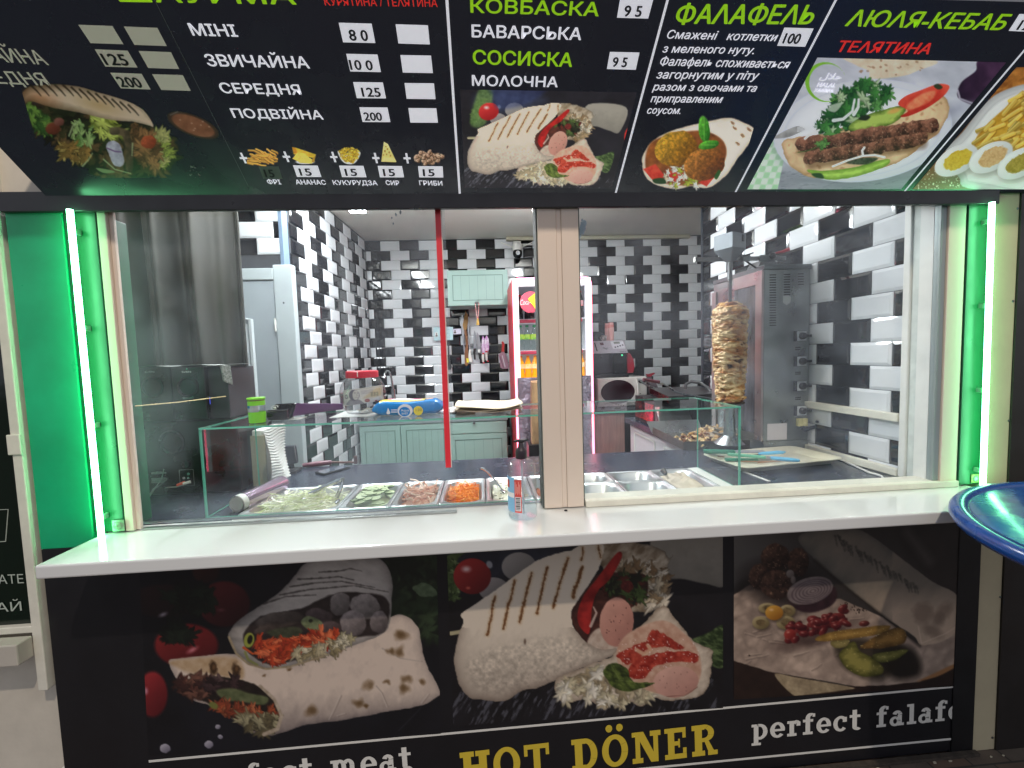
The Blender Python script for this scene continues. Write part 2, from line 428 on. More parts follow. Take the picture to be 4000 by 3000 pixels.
# ------------------------------------------------------------------ serving window
win = thing('serving_window', 'cream framed serving window with wide centre post and red tape on the glass', 'window', (0.25, D, 1.06))
Z0, Z1 = 1.064, 2.1355
build('frame_post', MB().box(-1.1845, -1.158, D + .004, 1.486, Z0, Z1).box(-1.1575, -1.1445, D + .014, 1.486, Z0, Z1), cream, win, bevel=.002)
build('frame_post', MB().box(1.683, 1.7495, D + .004, 1.482, Z0, Z1), cream, win, bevel=.002)
mull = build('centre_post', MB().box(0.1995, 0.262, D - .002, 1.54, Z0, Z1).box(.2625, .2795, D + .001, 1.54, Z0, Z1).box(0.280, 0.338, D - .002, 1.54, Z0, Z1), cream, win, bevel=.0015)
build('gasket', MB().box(.1945, .1992, D + .006, 1.535, Z0, Z1).box(.3383, .343, D + .006, 1.535, Z0, Z1), mat('grey_gasket', rgb(84, 88, 86), .6), win)
build('sill_rail', MB().box(0.344, 1.7495, D - .006, 1.54, 1.0605, 1.0835), dirty_pl, win, bevel=.003)
build('sill_rail', MB().box(-1.140, -0.106, 1.472, 1.490, 1.0605, 1.0668), mat('thin_aluminium_rail', rgb(190, 192, 190), .35, 1.0), win, bevel=.001)
def pane(x0, x1, y, z0, z1):
    g = MB(); g.box(x0, x1, y, y + .005, z0, z1)
    return build('glass_pane', g, pane_m, win)
pane(-1.146, -0.107, 1.478, 1.067, Z1)
build('sash', MB().box(1.660, 1.6825, 1.470, 1.495, 1.084, Z1), mat('grey_sash', rgb(150, 160, 158), .35, .3), win, bevel=.002)
pane(0.3435, 1.6598, 1.478, 1.084, Z1)
a0, a1 = at(1705, 812, 1.476), at(1757, 1826, 1.476)
build('red_tape', MB().box(-0.1380, -0.1200, 1.4755, 1.4775, a1.z, Z1), mat('red_tape', rgb(226, 52, 64), .35), win)
build('tape_edge', MB().box(-0.1195, -0.1165, 1.4757, 1.4773, a1.z, Z1), mat('pale_tape', rgb(214, 196, 190), .5), win)
smear = MB()
rs = random.Random(4)
for (px, py, n, s) in ((2270, 890, 14, .012), (2262, 840, 5, .006), (1545, 830, 5, .005), (2262, 925, 8, .006)):
    for k in range(n):
        p = at(px + rs.gauss(0, 12), py + rs.gauss(0, 22), 1.4775); r_ = s * rs.uniform(.3, 1)
        smear.lathe([(r_ * rs.uniform(.4, .8), 0), (0, .0004)], (0, 0, 0), 8); b_ = len(smear.v) - 16
        for i in range(b_, len(smear.v)):
            x, y, z = smear.v[i]; smear.v[i] = (p.x + x, 1.4775 - z, p.z + y * rs.uniform(1.2, 2.2))
build('glue_smear', smear, mat('dried_glue', rgb(170, 190, 200), .5, alpha=.55), win)

sh = MB(); sh.box(-1.256, 1.80, 1.2455, 1.5275, 1.02, 1.06)
one('serving_shelf', sh, gloss_white, 'glossy white serving shelf under the window', 'shelf', bevel=.006, seg=3)
sp = atz(2208, 1991, 1.0605)
one('plug', MB().lathe([(.006, 0), (.005, .003), (0, .004)], (sp.x, sp.y - .01, 1.0605), 12), blk, 'small black plug on the shelf in front of the centre post', 'plug')

# ------------------------------------------------------------------ tiled walls
grout = mat('dark_grout', rgb(52, 54, 58), .8)
tile_w = mat('white_glazed_tile', rgb(216, 219, 222), .07, coat=.5)
tile_k = mat('black_glazed_tile', rgb(15, 16, 21), .07, coat=.5)
trimw = mat('tile_trim_grey', rgb(70, 76, 86), .3)
def tile_wall(name, label, o, du, n, u_rng, z_rng, pv=0.1017, ph=0.101, holes=(), seed=1, flip=0):
    """metro tiles, two joint steps long and one row high, white and black alternating; o = top left of row 0, n towards the room"""
    o, du, n = Vector(o), Vector(du).normalized(), Vector(n).normalized(); up = Vector((0, 0, 1))
    rr = random.Random(seed); mb = MB()
    (ua, ub), (za, zb) = u_rng, z_rng
    P = lambda u, z, d: Vector((o.x, o.y, 0)) + du * (u * ph) + up * z + n * d
    base = [P(ua, za, 0), P(ub, za, 0), P(ub, zb, 0), P(ua, zb, 0)]; back = [p - n * .08 for p in base]
    mb.add(base + back, [(0, 1, 2, 3), (7, 6, 5, 4), (0, 4, 5, 1), (1, 5, 6, 2), (2, 6, 7, 3), (3, 7, 4, 0)], 0)
    r0 = math.floor((o.z - zb) / pv) - 1; r1 = math.ceil((o.z - za) / pv) + 1
    g = .0012
    for r in range(r0, r1):
        zt, zl = o.z - r * pv - g, o.z - (r + 1) * pv + g
        par = r & 1
        for k in range(math.floor((ua - 4) / 2), math.ceil((ub + 4) / 2)):
            u0 = 2 * k + par; u1 = u0 + 2
            white = ((k + flip) % 2 == 0)
            e = g / ph
            a, b, c, d = max(ua, u0 + e), min(ub, u1 - e), max(za, zl), min(zb, zt)
            if b - a < .08 or d - c < .01: continue
            if any(a < h[1] and b > h[0] and c < h[3] and d > h[2] for h in holes): continue
            bu = .013 / ph; bz = .013
            ai = a + (bu if a > u0 + e + 1e-6 or a == u0 + e else .002); bi = b - bu if b == u1 - e else b - .02
            ci = c + bz if c == zl else c + .002; di = d - bz if d == zt else d - .002
            if bi - ai < .05 or di - ci < .004: continue
            t = [rr.gauss(0, .0003) for _ in range(4)]
            q = [P(a, c, .005), P(b, c, .005), P(b, d, .005), P(a, d, .005)]
            q2 = [P(ai, ci, .0098 + t[0]), P(bi, ci, .0098 + t[1]), P(bi, di, .0098 + t[2]), P(ai, di, .0098 + t[3])]
            q0 = [P(a, c, 0), P(b, c, 0), P(b, d, 0), P(a, d, 0)]
            mb.add(q0 + q + q2, [(8, 9, 10, 11), (4, 5, 9, 8), (5, 6, 10, 9), (6, 7, 11, 10), (7, 4, 8, 11),
                                 (0, 1, 5, 4), (1, 2, 6, 5), (2, 3, 7, 6), (3, 0, 4, 7)], 1 if white else 2)
    t = tag(build(name, mb, [grout, tile_w, tile_k]), label, 'wall')
    return t
CEIL = 2.853
tile_wall('tiled_wall', 'right side wall of black and white metro tiles behind the doner grill', (1.685, 1.865, 2.015), (0.0, -1, 0), (-1, 0, 0), (-13.0, 2.62), (1.0, CEIL), seed=2)
ab = -0.017
tile_wall('tiled_wall', 'back wall of black and white metro tiles behind the drinks fridge', (1.391, 4.695, 2.843), (math.cos(ab), math.sin(ab), 0), (0.0, -1, 0), (-25.6, 14), (.3, CEIL - .002), seed=3)
al = 0.0459
tile_wall('tiled_wall', 'left side wall of black and white metro tiles with bright highlights beside the grey door', (-1.2535, 3.155, 2.127), (math.sin(al), math.cos(al), 0), (1, 0, 0), (-1.2, 15.3), (.3, CEIL), seed=4)
p1 = at(1067.5, 866, 2.965)
tile_wall('tiled_wall', 'short tiled wall around the grey door behind the curtain', (p1.x - .2225, 2.965, p1.z), (1, 0, 0), (0, -1, 0), (-9, (-1.285 - p1.x + .2225) / .111), (.3, CEIL), pv=.105, ph=.111, seed=5, holes=((-9, 4.2, .2, 2.235),))
one('corner_trim', MB().box(-1.284, -1.262, 2.949, 3.035, .3, CEIL - .003), mat('corner_bead_blue_grey', rgb(104, 122, 142), .3), 'blue grey corner strip where the two left tiled walls meet', 'trim')
one('corner_trim', MB().box(1.672, 1.70, 3.178, 3.20, 1.0, CEIL - .003), mat('corner_bead_dark', rgb(40, 44, 52), .3), 'dark corner strip at the far end of the right tiled wall', 'trim')
# plain shell behind the tiles
tag(build('ceiling', MB().box(-2.4, 3.0, 1.62, 4.9, CEIL, CEIL + .08), mat('grey_beige_ceiling', rgb(230, 227, 218), .7, noise=(2, .04), bump=(90, .1, .003))), kind='structure')
tag(build('floor', MB().box(-2.4, 3.0, 1.62, 4.9, .02, .12), mat('grey_floor_tile', rgb(120, 118, 114), .5, noise=(5, .2))), kind='structure')
shell = mat('inner_white_wall', rgb(206, 204, 198), .7, noise=(4, .05))
one('inner_wall', MB().box(-2.48, -2.402, 1.62, 4.9, .02, CEIL), shell, 'plain white side wall behind the curtain', 'wall')
one('inner_wall', MB().box(3.002, 3.08, 1.62, 4.9, .02, CEIL), shell, 'plain white wall closing the hidden right corner of the room', 'wall')
one('inner_wall', MB().box(1.79, 3.0, 3.10, 3.176, .12, CEIL - .004), shell, 'plain partition behind the right tiled wall', 'wall')
one('inner_wall', MB().box(-2.4, 1.9, 1.56, 1.618, .12, 1.0), shell, 'plain low wall under the serving window inside', 'wall')
one('inner_wall', MB().box(-2.4, 1.9, 1.625, 1.66, 2.165, CEIL - .004), shell, 'plain wall above the serving window inside', 'wall')
# jamb at the near end of the right tiled wall
jm = mat('chipped_white_filler', rgb(206, 212, 206), .6, noise=(18, .18))
jw = thing('wall_end_trim', 'chipped white corner profile at the near end of the right tiled wall', 'trim', (1.68, 1.58, 1.06))
build('profile', MB().box(1.655, 1.684, 1.575, 1.602, 1.064, 2.6), white_pl, jw, bevel=.003)
build('inner_frame', MB().box(1.6605, 1.70, 1.4955, 1.5445, 1.064, 2.6), white_pl, jw)
build('filler', MB().box(1.664, 1.70, 1.545, 1.5745, 1.064, 2.6), jm, jw, bevel=.002)
# cable trunking along right wall
a, b = atx(3173, 1573, 1.66), atx(3552, 1640, 1.66)
one('cable_trunking', MB().box(1.648, 1.676, 1.605, 2.11, a.z - .028, a.z + .004), dirty_pl, 'white cable trunking along the right tiled wall at socket height', 'trunking', bevel=.003)
one('cable_trunking', MB().box(1.652, 1.676, 1.605, 2.4, 1.0612, 1.092), dirty_pl, 'white skirting strip where the counter meets the right tiled wall', 'trunking', bevel=.003)
p, q = at(2262, 930, 4.62), at(2742, 920, 4.62)
one('cable_trunking', MB().box(.30, 2.3, 4.622, 4.672, CEIL - .043, CEIL - .006), mat('beige_trunking', rgb(176, 172, 150), .5), 'beige cable duct along the ceiling line of the back wall', 'trunking', bevel=.003)

# ceiling lamps (linear battens, switched on; seen mirrored in the tiles)
lamp_m = mat('lit_diffuser', (1, 1, 1), .5, emit=(0.93, 0.97, 1.0), estr=76.0)
def batten(x, y0, y1, label):
    t = thing('ceiling_lamp', label, 'ceiling lamp', (x, (y0 + y1) / 2, CEIL - .13), group='ceiling battens')
    build('housing', MB().box(x - .028, x + .028, y0, y1, CEIL - .10, CEIL - .078), white_pl, t)
    build('diffuser', MB().box(x - .055, x + .055, y0 + .01, y1 - .01, CEIL - .135, CEIL - .1005), lamp_m, t)
    for y in (y0 + .2, y1 - .2): build('hanger', MB().box(x - .004, x + .004, y - .004, y + .004, CEIL - .0778, CEIL - .002), steel_dk, t)
batten(-0.90, 1.85, 3.45, 'lit linear ceiling lamp on the left, near the tiled side wall')
batten(0.49, 2.25, 3.45, 'lit linear ceiling lamp on the right, in front of the fridge')
# ------------------------------------------------------------------ printed pictures
# A print is a fine flat mesh on its panel whose points carry the colour of the printed picture.
def vnoise(x, y, seed=0):
    xi = np.floor(x).astype(np.int64); yi = np.floor(y).astype(np.int64); fx = x - xi; fy = y - yi
    def h(a, b):
        n = (a * 374761393 + b * 668265263 + seed * 1442695041) & 0x7fffffff
        n = ((n ^ (n >> 13)) * 1274126177) & 0x7fffffff
        n = (n ^ (n >> 16)) & 0xffff
        return n / 65535.0
    ux = fx * fx * (3 - 2 * fx); uy = fy * fy * (3 - 2 * fy)
    return (h(xi, yi) * (1 - ux) + h(xi + 1, yi) * ux) * (1 - uy) + (h(xi, yi + 1) * (1 - ux) + h(xi + 1, yi + 1) * ux) * uy
class Art:
    def __init__(s, quad, plane, tf, step=3.4):
        """quad: TL,TR,BR,BL in drawing units; tf(x,y) drawing -> photo px and its inverse; plane(px,py) -> world"""
        fwd, inv = tf
        q = [plane(*fwd(*p)) for p in quad]; s.q = q
        px = [fwd(*p) for p in quad]
        w = max(math.dist(px[0], px[1]), math.dist(px[3], px[2])); h = max(math.dist(px[0], px[3]), math.dist(px[1], px[2]))
        s.nu, s.nv = max(8, int(w / step)), max(8, int(h / step))
        u, v = np.meshgrid(np.linspace(0, 1, s.nu + 1), np.linspace(0, 1, s.nv + 1))
        Q = [np.array(p) for p in q]
        s.P = (Q[0] * ((1 - u) * (1 - v))[..., None] + Q[1] * (u * (1 - v))[..., None] + Q[2] * (u * v)[..., None] + Q[3] * ((1 - u) * v)[..., None]).reshape(-1, 3)
        X, Y = project(s.P); s.x, s.y = inv(X, Y)
        s.c = np.zeros((len(s.x), 3)); s.px = abs(inv(100.0, 0.0)[0] - inv(0.0, 0.0)[0]) / 100 * step
        s.r = np.random.RandomState(7)
    def n(s, sc_, oc=4, seed=0, ang=0.0, st=1.0):
        c, d = math.cos(ang), math.sin(ang); x = (s.x * c + s.y * d) / sc_; y = (-s.x * d + s.y * c) / sc_ * st
        o = 0; a = 0.5; t = 0
        for i in range(oc): o = o + a * vnoise(x * 2 ** i, y * 2 ** i, seed + i); t += a; a *= 0.55
        return o / t
    @staticmethod
    def curve(p, k=6):
        p = np.array(p, float); m = len(p); o = []
        for i in range(m):
            a, b, c, d = p[i - 1], p[i], p[(i + 1) % m], p[(i + 2) % m]
            for j in range(k):
                t = j / k; o.append(.5 * ((2 * b) + (-a + c) * t + (2 * a - 5 * b + 4 * c - d) * t * t + (-a + 3 * b - 3 * c + d) * t ** 3))
        return np.array(o)
    def sd(s, pts, smooth=True, rough=0.0, rs=40, seed=3):
        """signed distance to a closed outline, positive inside (only evaluated near it)"""
        p = s.curve(pts) if smooth else np.array(pts, float)
        x, y = s.x, s.y; pad = 80
        if rough: x = x + (s.n(rs, 3, seed) - .5) * rough * 2; y = y + (s.n(rs, 3, seed + 9) - .5) * rough * 2
        idx = np.where((x > p[:, 0].min() - pad) & (x < p[:, 0].max() + pad) & (y > p[:, 1].min() - pad) & (y < p[:, 1].max() + pad))[0]
        out = np.full(len(x), -999.0); X, Y = x[idx], y[idx]
        dm = np.full(len(idx), 1e9); ins = np.zeros(len(idx), bool)
        for i in range(len(p)):
            a, b = p[i], p[(i + 1) % len(p)]; e = b - a; L = e @ e + 1e-9
            t = np.clip(((X - a[0]) * e[0] + (Y - a[1]) * e[1]) / L, 0, 1)
            dm = np.minimum(dm, (X - a[0] - t * e[0]) ** 2 + (Y - a[1] - t * e[1]) ** 2)
            if a[1] != b[1]:
                ins ^= ((a[1] > Y) != (b[1] > Y)) & (X < (b[0] - a[0]) * (Y - a[1]) / (b[1] - a[1]) + a[0])
        out[idx] = np.where(ins, 1, -1) * np.sqrt(dm); return out
    def ell(s, cx, cy, rx, ry, rot=0.0, rough=0.0, rs=30, seed=1):
        c, d = math.cos(rot), math.sin(rot); X = s.x - cx; Y = s.y - cy
        if rough: X = X + (s.n(rs, 3, seed) - .5) * rough * 2; Y = Y + (s.n(rs, 3, seed + 5) - .5) * rough * 2
        a = (X * c + Y * d) / rx; b = (-X * d + Y * c) / ry
        s.ea, s.eb = a, b
        return (1 - np.sqrt(a * a + b * b)) * min(rx, ry)
    def line(s, pts, w, w2=None):
        dm = np.full(len(s.x), 1e9); m = len(pts) - 1
        for i in range(m):
            a = np.array(pts[i], float); b = np.array(pts[i + 1], float); e = b - a; L = e @ e + 1e-9
            t = np.clip(((s.x - a[0]) * e[0] + (s.y - a[1]) * e[1]) / L, 0, 1)
            ww = w if w2 is None else w + (w2 - w) * (i + t) / m
            dm = np.minimum(dm, np.hypot(s.x - a[0] - t * e[0], s.y - a[1] - t * e[1]) - ww / 2)
        return -dm
    def put(s, sd_, col, soft=None, a=1.0):
        so = s.px * .8 if soft is None else soft
        m = np.clip(sd_ / (2 * so) + .5, 0, 1) * a
        col = np.asarray(col, float)
        if col.ndim == 1: col = col / 255.0
        s.c = s.c * (1 - m[:, None]) + col * m[:, None]; return m
    def shade(s, sd_, f, soft=None):            # multiply inside
        so = s.px if soft is None else soft
        m = np.clip(sd_ / (2 * so) + .5, 0, 1)
        s.c = s.c * (1 + (np.asarray(f) - 1) * m)[:, None] if np.ndim(f) else s.c * (1 + (f - 1) * m)[:, None]
    def col(s, c0, c1, t):
        t = np.clip(t, 0, 1)[:, None]; return (np.array(c0) * (1 - t) + np.array(c1) * t) / 255.0
    def ball(s, cx, cy, rx, ry, c0, c1, rot=0, rough=0, hl=0.0, lx=-.4, ly=-.5, soft=None, tex=0.0, ts=20, seed=1):
        d = s.ell(cx, cy, rx, ry, rot, rough, seed=seed); t = .5 + .5 * (s.ea * lx + s.eb * ly) / .64 * .9
        cc = s.col(c0, c1, t)
        if tex: cc = cc * (1 + (s.n(ts, 3, seed) - .5) * tex)[:, None]
        s.put(d, np.clip(cc, 0, 1), soft)
        if hl: s.put(s.ell(cx + rx * lx * .8, cy + ry * ly * .8, rx * .22, ry * .16, rot), (255, 235, 230), rx * .1, hl)
    def splats(s, reg, cols, count, r0, r1, seed=0, asp=1.8, soft=None, gap=.7):
        rr = np.random.RandomState(seed); inside = np.where(reg > 0)[0]
        if not len(inside): return
        for k in range(count):
            i = inside[rr.randint(len(inside))]; r_ = rr.uniform(r0, r1); c = np.array(cols[rr.randint(len(cols))], float)
            an = rr.uniform(0, math.pi); cx, cy = s.x[i], s.y[i]
            near = np.where((abs(s.x - cx) < r_ * 2.4) & (abs(s.y - cy) < r_ * 2.4))[0]
            X = s.x[near] - cx; Y = s.y[near] - cy; ca, sa = math.cos(an), math.sin(an)
            a = (X * ca + Y * sa) / (r_ * asp); b = (-X * sa + Y * ca) / r_
            w = .25 * np.sin(5 * np.arctan2(b, a) + rr.uniform(0, 6)) + .12 * np.sin(9 * np.arctan2(b, a) + rr.uniform(0, 6))
            d = (1 + w - np.hypot(a, b))
            m = np.clip(d * 3, 0, 1); sh = 1 - gap * np.clip(.55 - d, 0, 1) + .25 * (b * -.6 - a * .2)
            cc = np.clip(c / 255 * sh[:, None], 0, 1)
            s.c[near] = s.c[near] * (1 - m[:, None]) + cc * m[:, None]
    def mesh(s, name, mt, parent, lift, cut=None):
        me = bpy.data.meshes.new(name); nu, nv = s.nu, s.nv
        root = parent
        while root.parent is not None: root = root.parent
        P = s.P + np.array(lift) - np.array(ORG[root.name])
        j, i = np.meshgrid(np.arange(nv), np.arange(nu), indexing='ij'); a = (j * (nu + 1) + i).ravel()
        F = np.stack([a, a + nu + 1, a + nu + 2, a + 1], 1).astype(np.int32)
        if cut is not None: F = F[(np.abs(s.c - cut).max(1) > .02)[F].any(1)]
        me.vertices.add(len(P)); me.vertices.foreach_set('co', P.astype(np.float32).ravel())
        me.loops.add(F.size); me.loops.foreach_set('vertex_index', F.ravel())
        me.polygons.add(len(F)); me.polygons.foreach_set('loop_start', np.arange(0, F.size, 4, dtype=np.int32))
        me.update(calc_edges=True)
        at_ = me.color_attributes.new('print', 'FLOAT_COLOR', 'POINT')
        c = np.clip(s.c, 0, 1); c = np.where(c <= .04045, c / 12.92, ((c + .055) / 1.055) ** 2.4)
        at_.data.foreach_set('color', np.concatenate([c, np.ones((len(c), 1))], 1).astype(np.float32).ravel())
        me.materials.append(mt); o = bpy.data.objects.new(name, me); C.objects.link(o); o.parent = parent
        return o
def crop(ox, oy, k): return (lambda x, y: (ox + x / k, oy + y / k)), (lambda X, Y: ((X - ox) * k, (Y - oy) * k))
def affine_to(dst, src):                        # photo px triples dst  <->  drawing triples src
    A = np.array([[x, y, 1] for x, y in dst], float); B = np.array(src, float); T = np.linalg.solve(A, B); I = np.linalg.inv(np.vstack([T.T, [0, 0, 1]]))
    inv = lambda X, Y: (X * T[0, 0] + Y * T[1, 0] + T[2, 0], X * T[0, 1] + Y * T[1, 1] + T[2, 1])
    fwd = lambda x, y: (I[0, 0] * x + I[0, 1] * y + I[0, 2], I[1, 0] * x + I[1, 1] * y + I[1, 2])
    return fwd, inv

def draw_sausage_wrap(A, g=1.0):
    A.c[:] = A.col((30, 29, 34), (44, 42, 50), A.n(160, 4, 1) * 1.5 - .3)
    A.put(A.sd([(78, 100), (900, 60), (800, 240), (300, 420), (78, 380)]), A.col((38, 40, 54), (66, 72, 92), A.n(120, 4, 2)), 50)
    st = A.n(18, 3, 5, .5, .2); A.put((st - .66) * 60 - np.clip((A.y - 1350) / 30, -1, 9) * 0 - np.where(A.y < 1050, 30, 0), (150, 152, 165), 4, .55)
    d = A.sd([(1490, 85), (1980, 60), (1980, 400), (1850, 402), (1700, 370), (1540, 340)]); A.put(d, A.col((128, 122, 112), (170, 163, 150), 1.1 - A.y / 420 + A.n(60, 3, 3) * .4), 6)
    A.put(A.sd([(60, 250), (130, 190), (215, 180), (150, 250), (170, 440), (90, 520), (60, 500)]), A.col((70, 92, 44), (120, 140, 78), A.n(22, 3, 4)), 5)
    A.splats(A.sd([(60, 260), (140, 230), (160, 450), (60, 520)]), [(90, 115, 60), (60, 85, 42), (130, 150, 95)], 24, 12, 30, 5)
    A.ball(400, 440, 102, 82, (112, 106, 104), (182, 174, 170), soft=3); A.ball(572, 285, 118, 98, (118, 114, 112), (190, 184, 178), soft=3)
    A.ball(253, 350, 128, 122, (122, 20, 26), (214, 58, 56), hl=.85, soft=3); A.put(A.ell(225, 430, 14, 9), (255, 140, 110), 5, .7); A.put(A.ell(370, 270, 20, 26, -.4), (200, 200, 205), 4, .8)
    A.put(A.line([(85, 742), (185, 728)], 26), (196, 186, 148), 3)
    lf = A.sd([(1730, 800), (1850, 740), (1980, 690), (1980, 950), (1890, 960), (1880, 850)]); A.put(lf, A.col((48, 70, 34), (118, 140, 86), (A.n(40, 3, 6, .4, 2.2) - .3) * 2.2), 5)
    # back sheet of the upper wrap and lettuce
    d = A.sd([(1120, 128), (1300, 110), (1540, 165), (1600, 235), (1622, 205), (1585, 320), (1570, 430), (1612, 425), (1590, 490), (1560, 560), (1400, 600), (1280, 560), (1150, 330)], rough=16, rs=50)
    A.put(d, np.clip(A.col((148, 126, 98), (214, 200, 178), (A.n(46, 4, 8, .9, .6) - .28) * 2.1) * (1 - .28 * np.exp(-np.clip(d, 0, 99) / 12))[:, None], 0, 1), 3)
    A.splats(A.sd([(1240, 250), (1560, 300), (1560, 540), (1430, 560), (1330, 380)]), [(206, 190, 160), (176, 150, 112), (224, 212, 190), (150, 120, 84)], 60, 14, 38, 11, 2.4)
    d = A.sd([(940, 560), (1060, 400), (1130, 330), (1340, 330), (1440, 350), (1440, 490), (1340, 560), (1300, 800), (1180, 840), (1040, 810), (940, 680)])
    A.put(d, A.col((60, 30, 28), (120, 66, 52), A.n(40, 3, 9)), 4)
    A.splats(A.sd([(1140, 395), (1430, 335), (1440, 480), (1350, 530), (1230, 480), (1150, 450)]), [(40, 44, 32), (26, 28, 24), (88, 112, 56), (110, 44, 36), (64, 72, 44)], 46, 12, 34, 12, 2.2)
    A.put(A.ell(1310, 420, 44, 40, 0, 10), A.col((96, 28, 30), (150, 54, 48), A.n(16, 2, 3)), 3)
    d = A.sd([(1240, 190), (1272, 222), (1190, 370), (1110, 450), (1070, 560), (1060, 690), (1040, 745), (985, 690), (970, 610), (1010, 490), (1100, 370)]); A.put(d, A.col((132, 16, 22), (206, 44, 40), A.n(60, 3, 2, 1.2) * 1.4 - .2 + A.y / 2500), 3)
    A.put(A.line([(1060, 690), (1100, 600), (1080, 560)], 20, 8), (236, 214, 200), 4, .8)
    d = A.sd([(1035, 810), (1120, 700), (1330, 720), (1240, 860), (1130, 860)]); A.put(d, A.col((190, 160, 140), (230, 214, 196), A.n(30, 3, 4)), 6)
    A.ball(1237, 662, 116, 168, (196, 134, 118), (228, 172, 152), .05, 4, soft=3, tex=.10, ts=60)
    for k in range(16): A.put(A.ell(1237 + A.r.uniform(-80, 80), 662 + A.r.uniform(-130, 130), A.r.uniform(2, 6), A.r.uniform(2, 7)), (110, 66, 58), 2, .8)
    # main wrap
    w = [(175, 612), (265, 545), (420, 440), (700, 240), (930, 172), (1000, 135), (1140, 128), (1128, 260), (1055, 395), (945, 555), (930, 650), (960, 720), (1040, 805), (1150, 850), (1235, 842), (1190, 900), (980, 985), (820, 1060), (700, 1110), (590, 1132), (470, 1200), (320, 1190), (240, 1180), (170, 1100), (138, 1000), (130, 900), (160, 750), (192, 660)]
    d = A.sd(w, rough=5, rs=30); fib = A.n(26, 5, 21, .3, .5)
    t = 1.05 - .35 * np.clip((A.y - 650) / 520, 0, 1) * (.6 + fib) - .5 * np.exp(-np.clip(d, 0, 999) / 34) * (A.y > 700) + .25 * (fib - .5)
    A.put(d, np.clip(A.col((140, 122, 108), (236, 222, 202), t), 0, 1), 2.5)
    lump = A.n(22, 4, 33); A.shade(np.minimum(d, A.sd([(260, 900), (700, 780), (1000, 780), (1140, 880), (800, 1050), (420, 1150), (250, 1080)])), 1 + (lump - .55) * .38, 40)
    for a, b, ww in (((408, 485), (352, 748), 17), ((542, 380), (466, 705), 17), ((655, 330), (578, 662), 18), ((766, 290), (692, 605), 16), ((902, 228), (800, 562), 17), ((1000, 290), (938, 492), 22), ((1008, 155), (1000, 242), 12), ((1112, 140), (1126, 222), 12)):
        p = [(a[0] + (b[0] - a[0]) * i / 4 + A.r.uniform(-5, 5), a[1] + (b[1] - a[1]) * i / 4) for i in range(5)]
        l = A.line(p, ww) + (A.n(14, 3, 41) - .5) * 16; A.put(l + 6, (206, 160, 100), 10, .45); A.put(l - 1, A.col((112, 66, 26), (160, 104, 50), A.n(20, 2, 8)), 4, .92)
    A.put(A.ell(612, 795, 9, 18), (120, 96, 78), 4, .8)
    # lower wrap half
    w2 = [(1225, 855), (1400, 690), (1545, 556), (1640, 640), (1760, 785), (1880, 850), (1888, 900), (1870, 1080), (1800, 1170), (1640, 1197), (1540, 1190), (1480, 1180), (1400, 1240), (1330, 1205), (1290, 1222), (1200, 1218), (1160, 1262), (1070, 1205), (990, 1192), (870, 1212), (818, 1060), (980, 985), (1190, 900)]
    d = A.sd(w2, rough=10, rs=36); t = .9 + .5 * (A.n(30, 4, 51, .8, .6) - .5) - .55 * np.exp(-np.clip(d, 0, 999) / 16)
    A.put(d, np.clip(A.col((138, 116, 96), (236, 220, 198), t), 0, 1), 2.5)
    A.splats(A.sd([(840, 1075), (1060, 1000), (1180, 960), (1230, 1110), (1460, 1120), (1440, 1200), (1180, 1230), (1000, 1180), (880, 1190)]), [(232, 222, 196), (206, 190, 156), (240, 232, 214), (184, 166, 130), (218, 206, 170)], 70, 18, 46, 15, 1.7, gap=.5)
    d = A.sd([(1310, 745), (1545, 650), (1700, 740), (1800, 880), (1805, 1050), (1700, 1160), (1480, 1140), (1330, 1050), (1235, 900)]); A.put(d, A.col((206, 150, 122), (238, 204, 178), A.n(36, 3, 7)), 6)
    for q, c0, c1 in (([(1236, 885), (1360, 820), (1440, 790), (1490, 712), (1640, 795), (1700, 840), (1640, 850), (1560, 830), (1470, 850), (1330, 950), (1260, 915)], (170, 40, 26), (226, 92, 66)), ([(1320, 980), (1400, 900), (1560, 870), (1700, 860), (1790, 890), (1775, 940), (1650, 930), (1500, 965), (1430, 1045), (1330, 1040)], (176, 40, 26), (232, 96, 70))):
        d = A.sd(q, rough=10, rs=24); A.put(d, A.col(c0, c1, (A.n(26, 4, 12) - .2) * 1.6), 3)
    A.put(A.line([(1370, 850), (1420, 880), (1470, 850), (1450, 820)], 26), (236, 196, 160), 5, .85); A.put((A.n(11, 2, 60) - .78) * 40 + np.minimum(0, A.sd([(1250, 800), (1700, 760), (1780, 930), (1400, 1040)])), (255, 232, 224), 2, .8)
    A.ball(1640, 1070, 156, 106, (206, 150, 134), (240, 190, 170), -.1, 4, soft=3, tex=.08, ts=50)
    for k in range(12): A.put(A.ell(1640 + A.r.uniform(-110, 110), 1070 + A.r.uniform(-70, 70), 3, 4), (140, 90, 80), 2, .7)
    A.put(A.line([(1580, 1168), (1700, 1165), (1790, 1105)], 4), (130, 80, 60), 2, .7)
    lf = A.sd([(1148, 992), (1205, 938), (1300, 975), (1345, 1060), (1420, 1075), (1498, 1082), (1340, 1132), (1230, 1112), (1172, 1050)], rough=8); A.put(lf, A.col((46, 62, 22), (134, 154, 66), (A.n(34, 4, 14, .6, 1.6) - .2) * 1.6), 3)
    A.put(A.line([(1200, 960), (1260, 1060), (1480, 1085)], 4), (150, 165, 90), 2, .6)
    if g != 1.0: A.c = np.clip(A.c, 0, 1) ** g
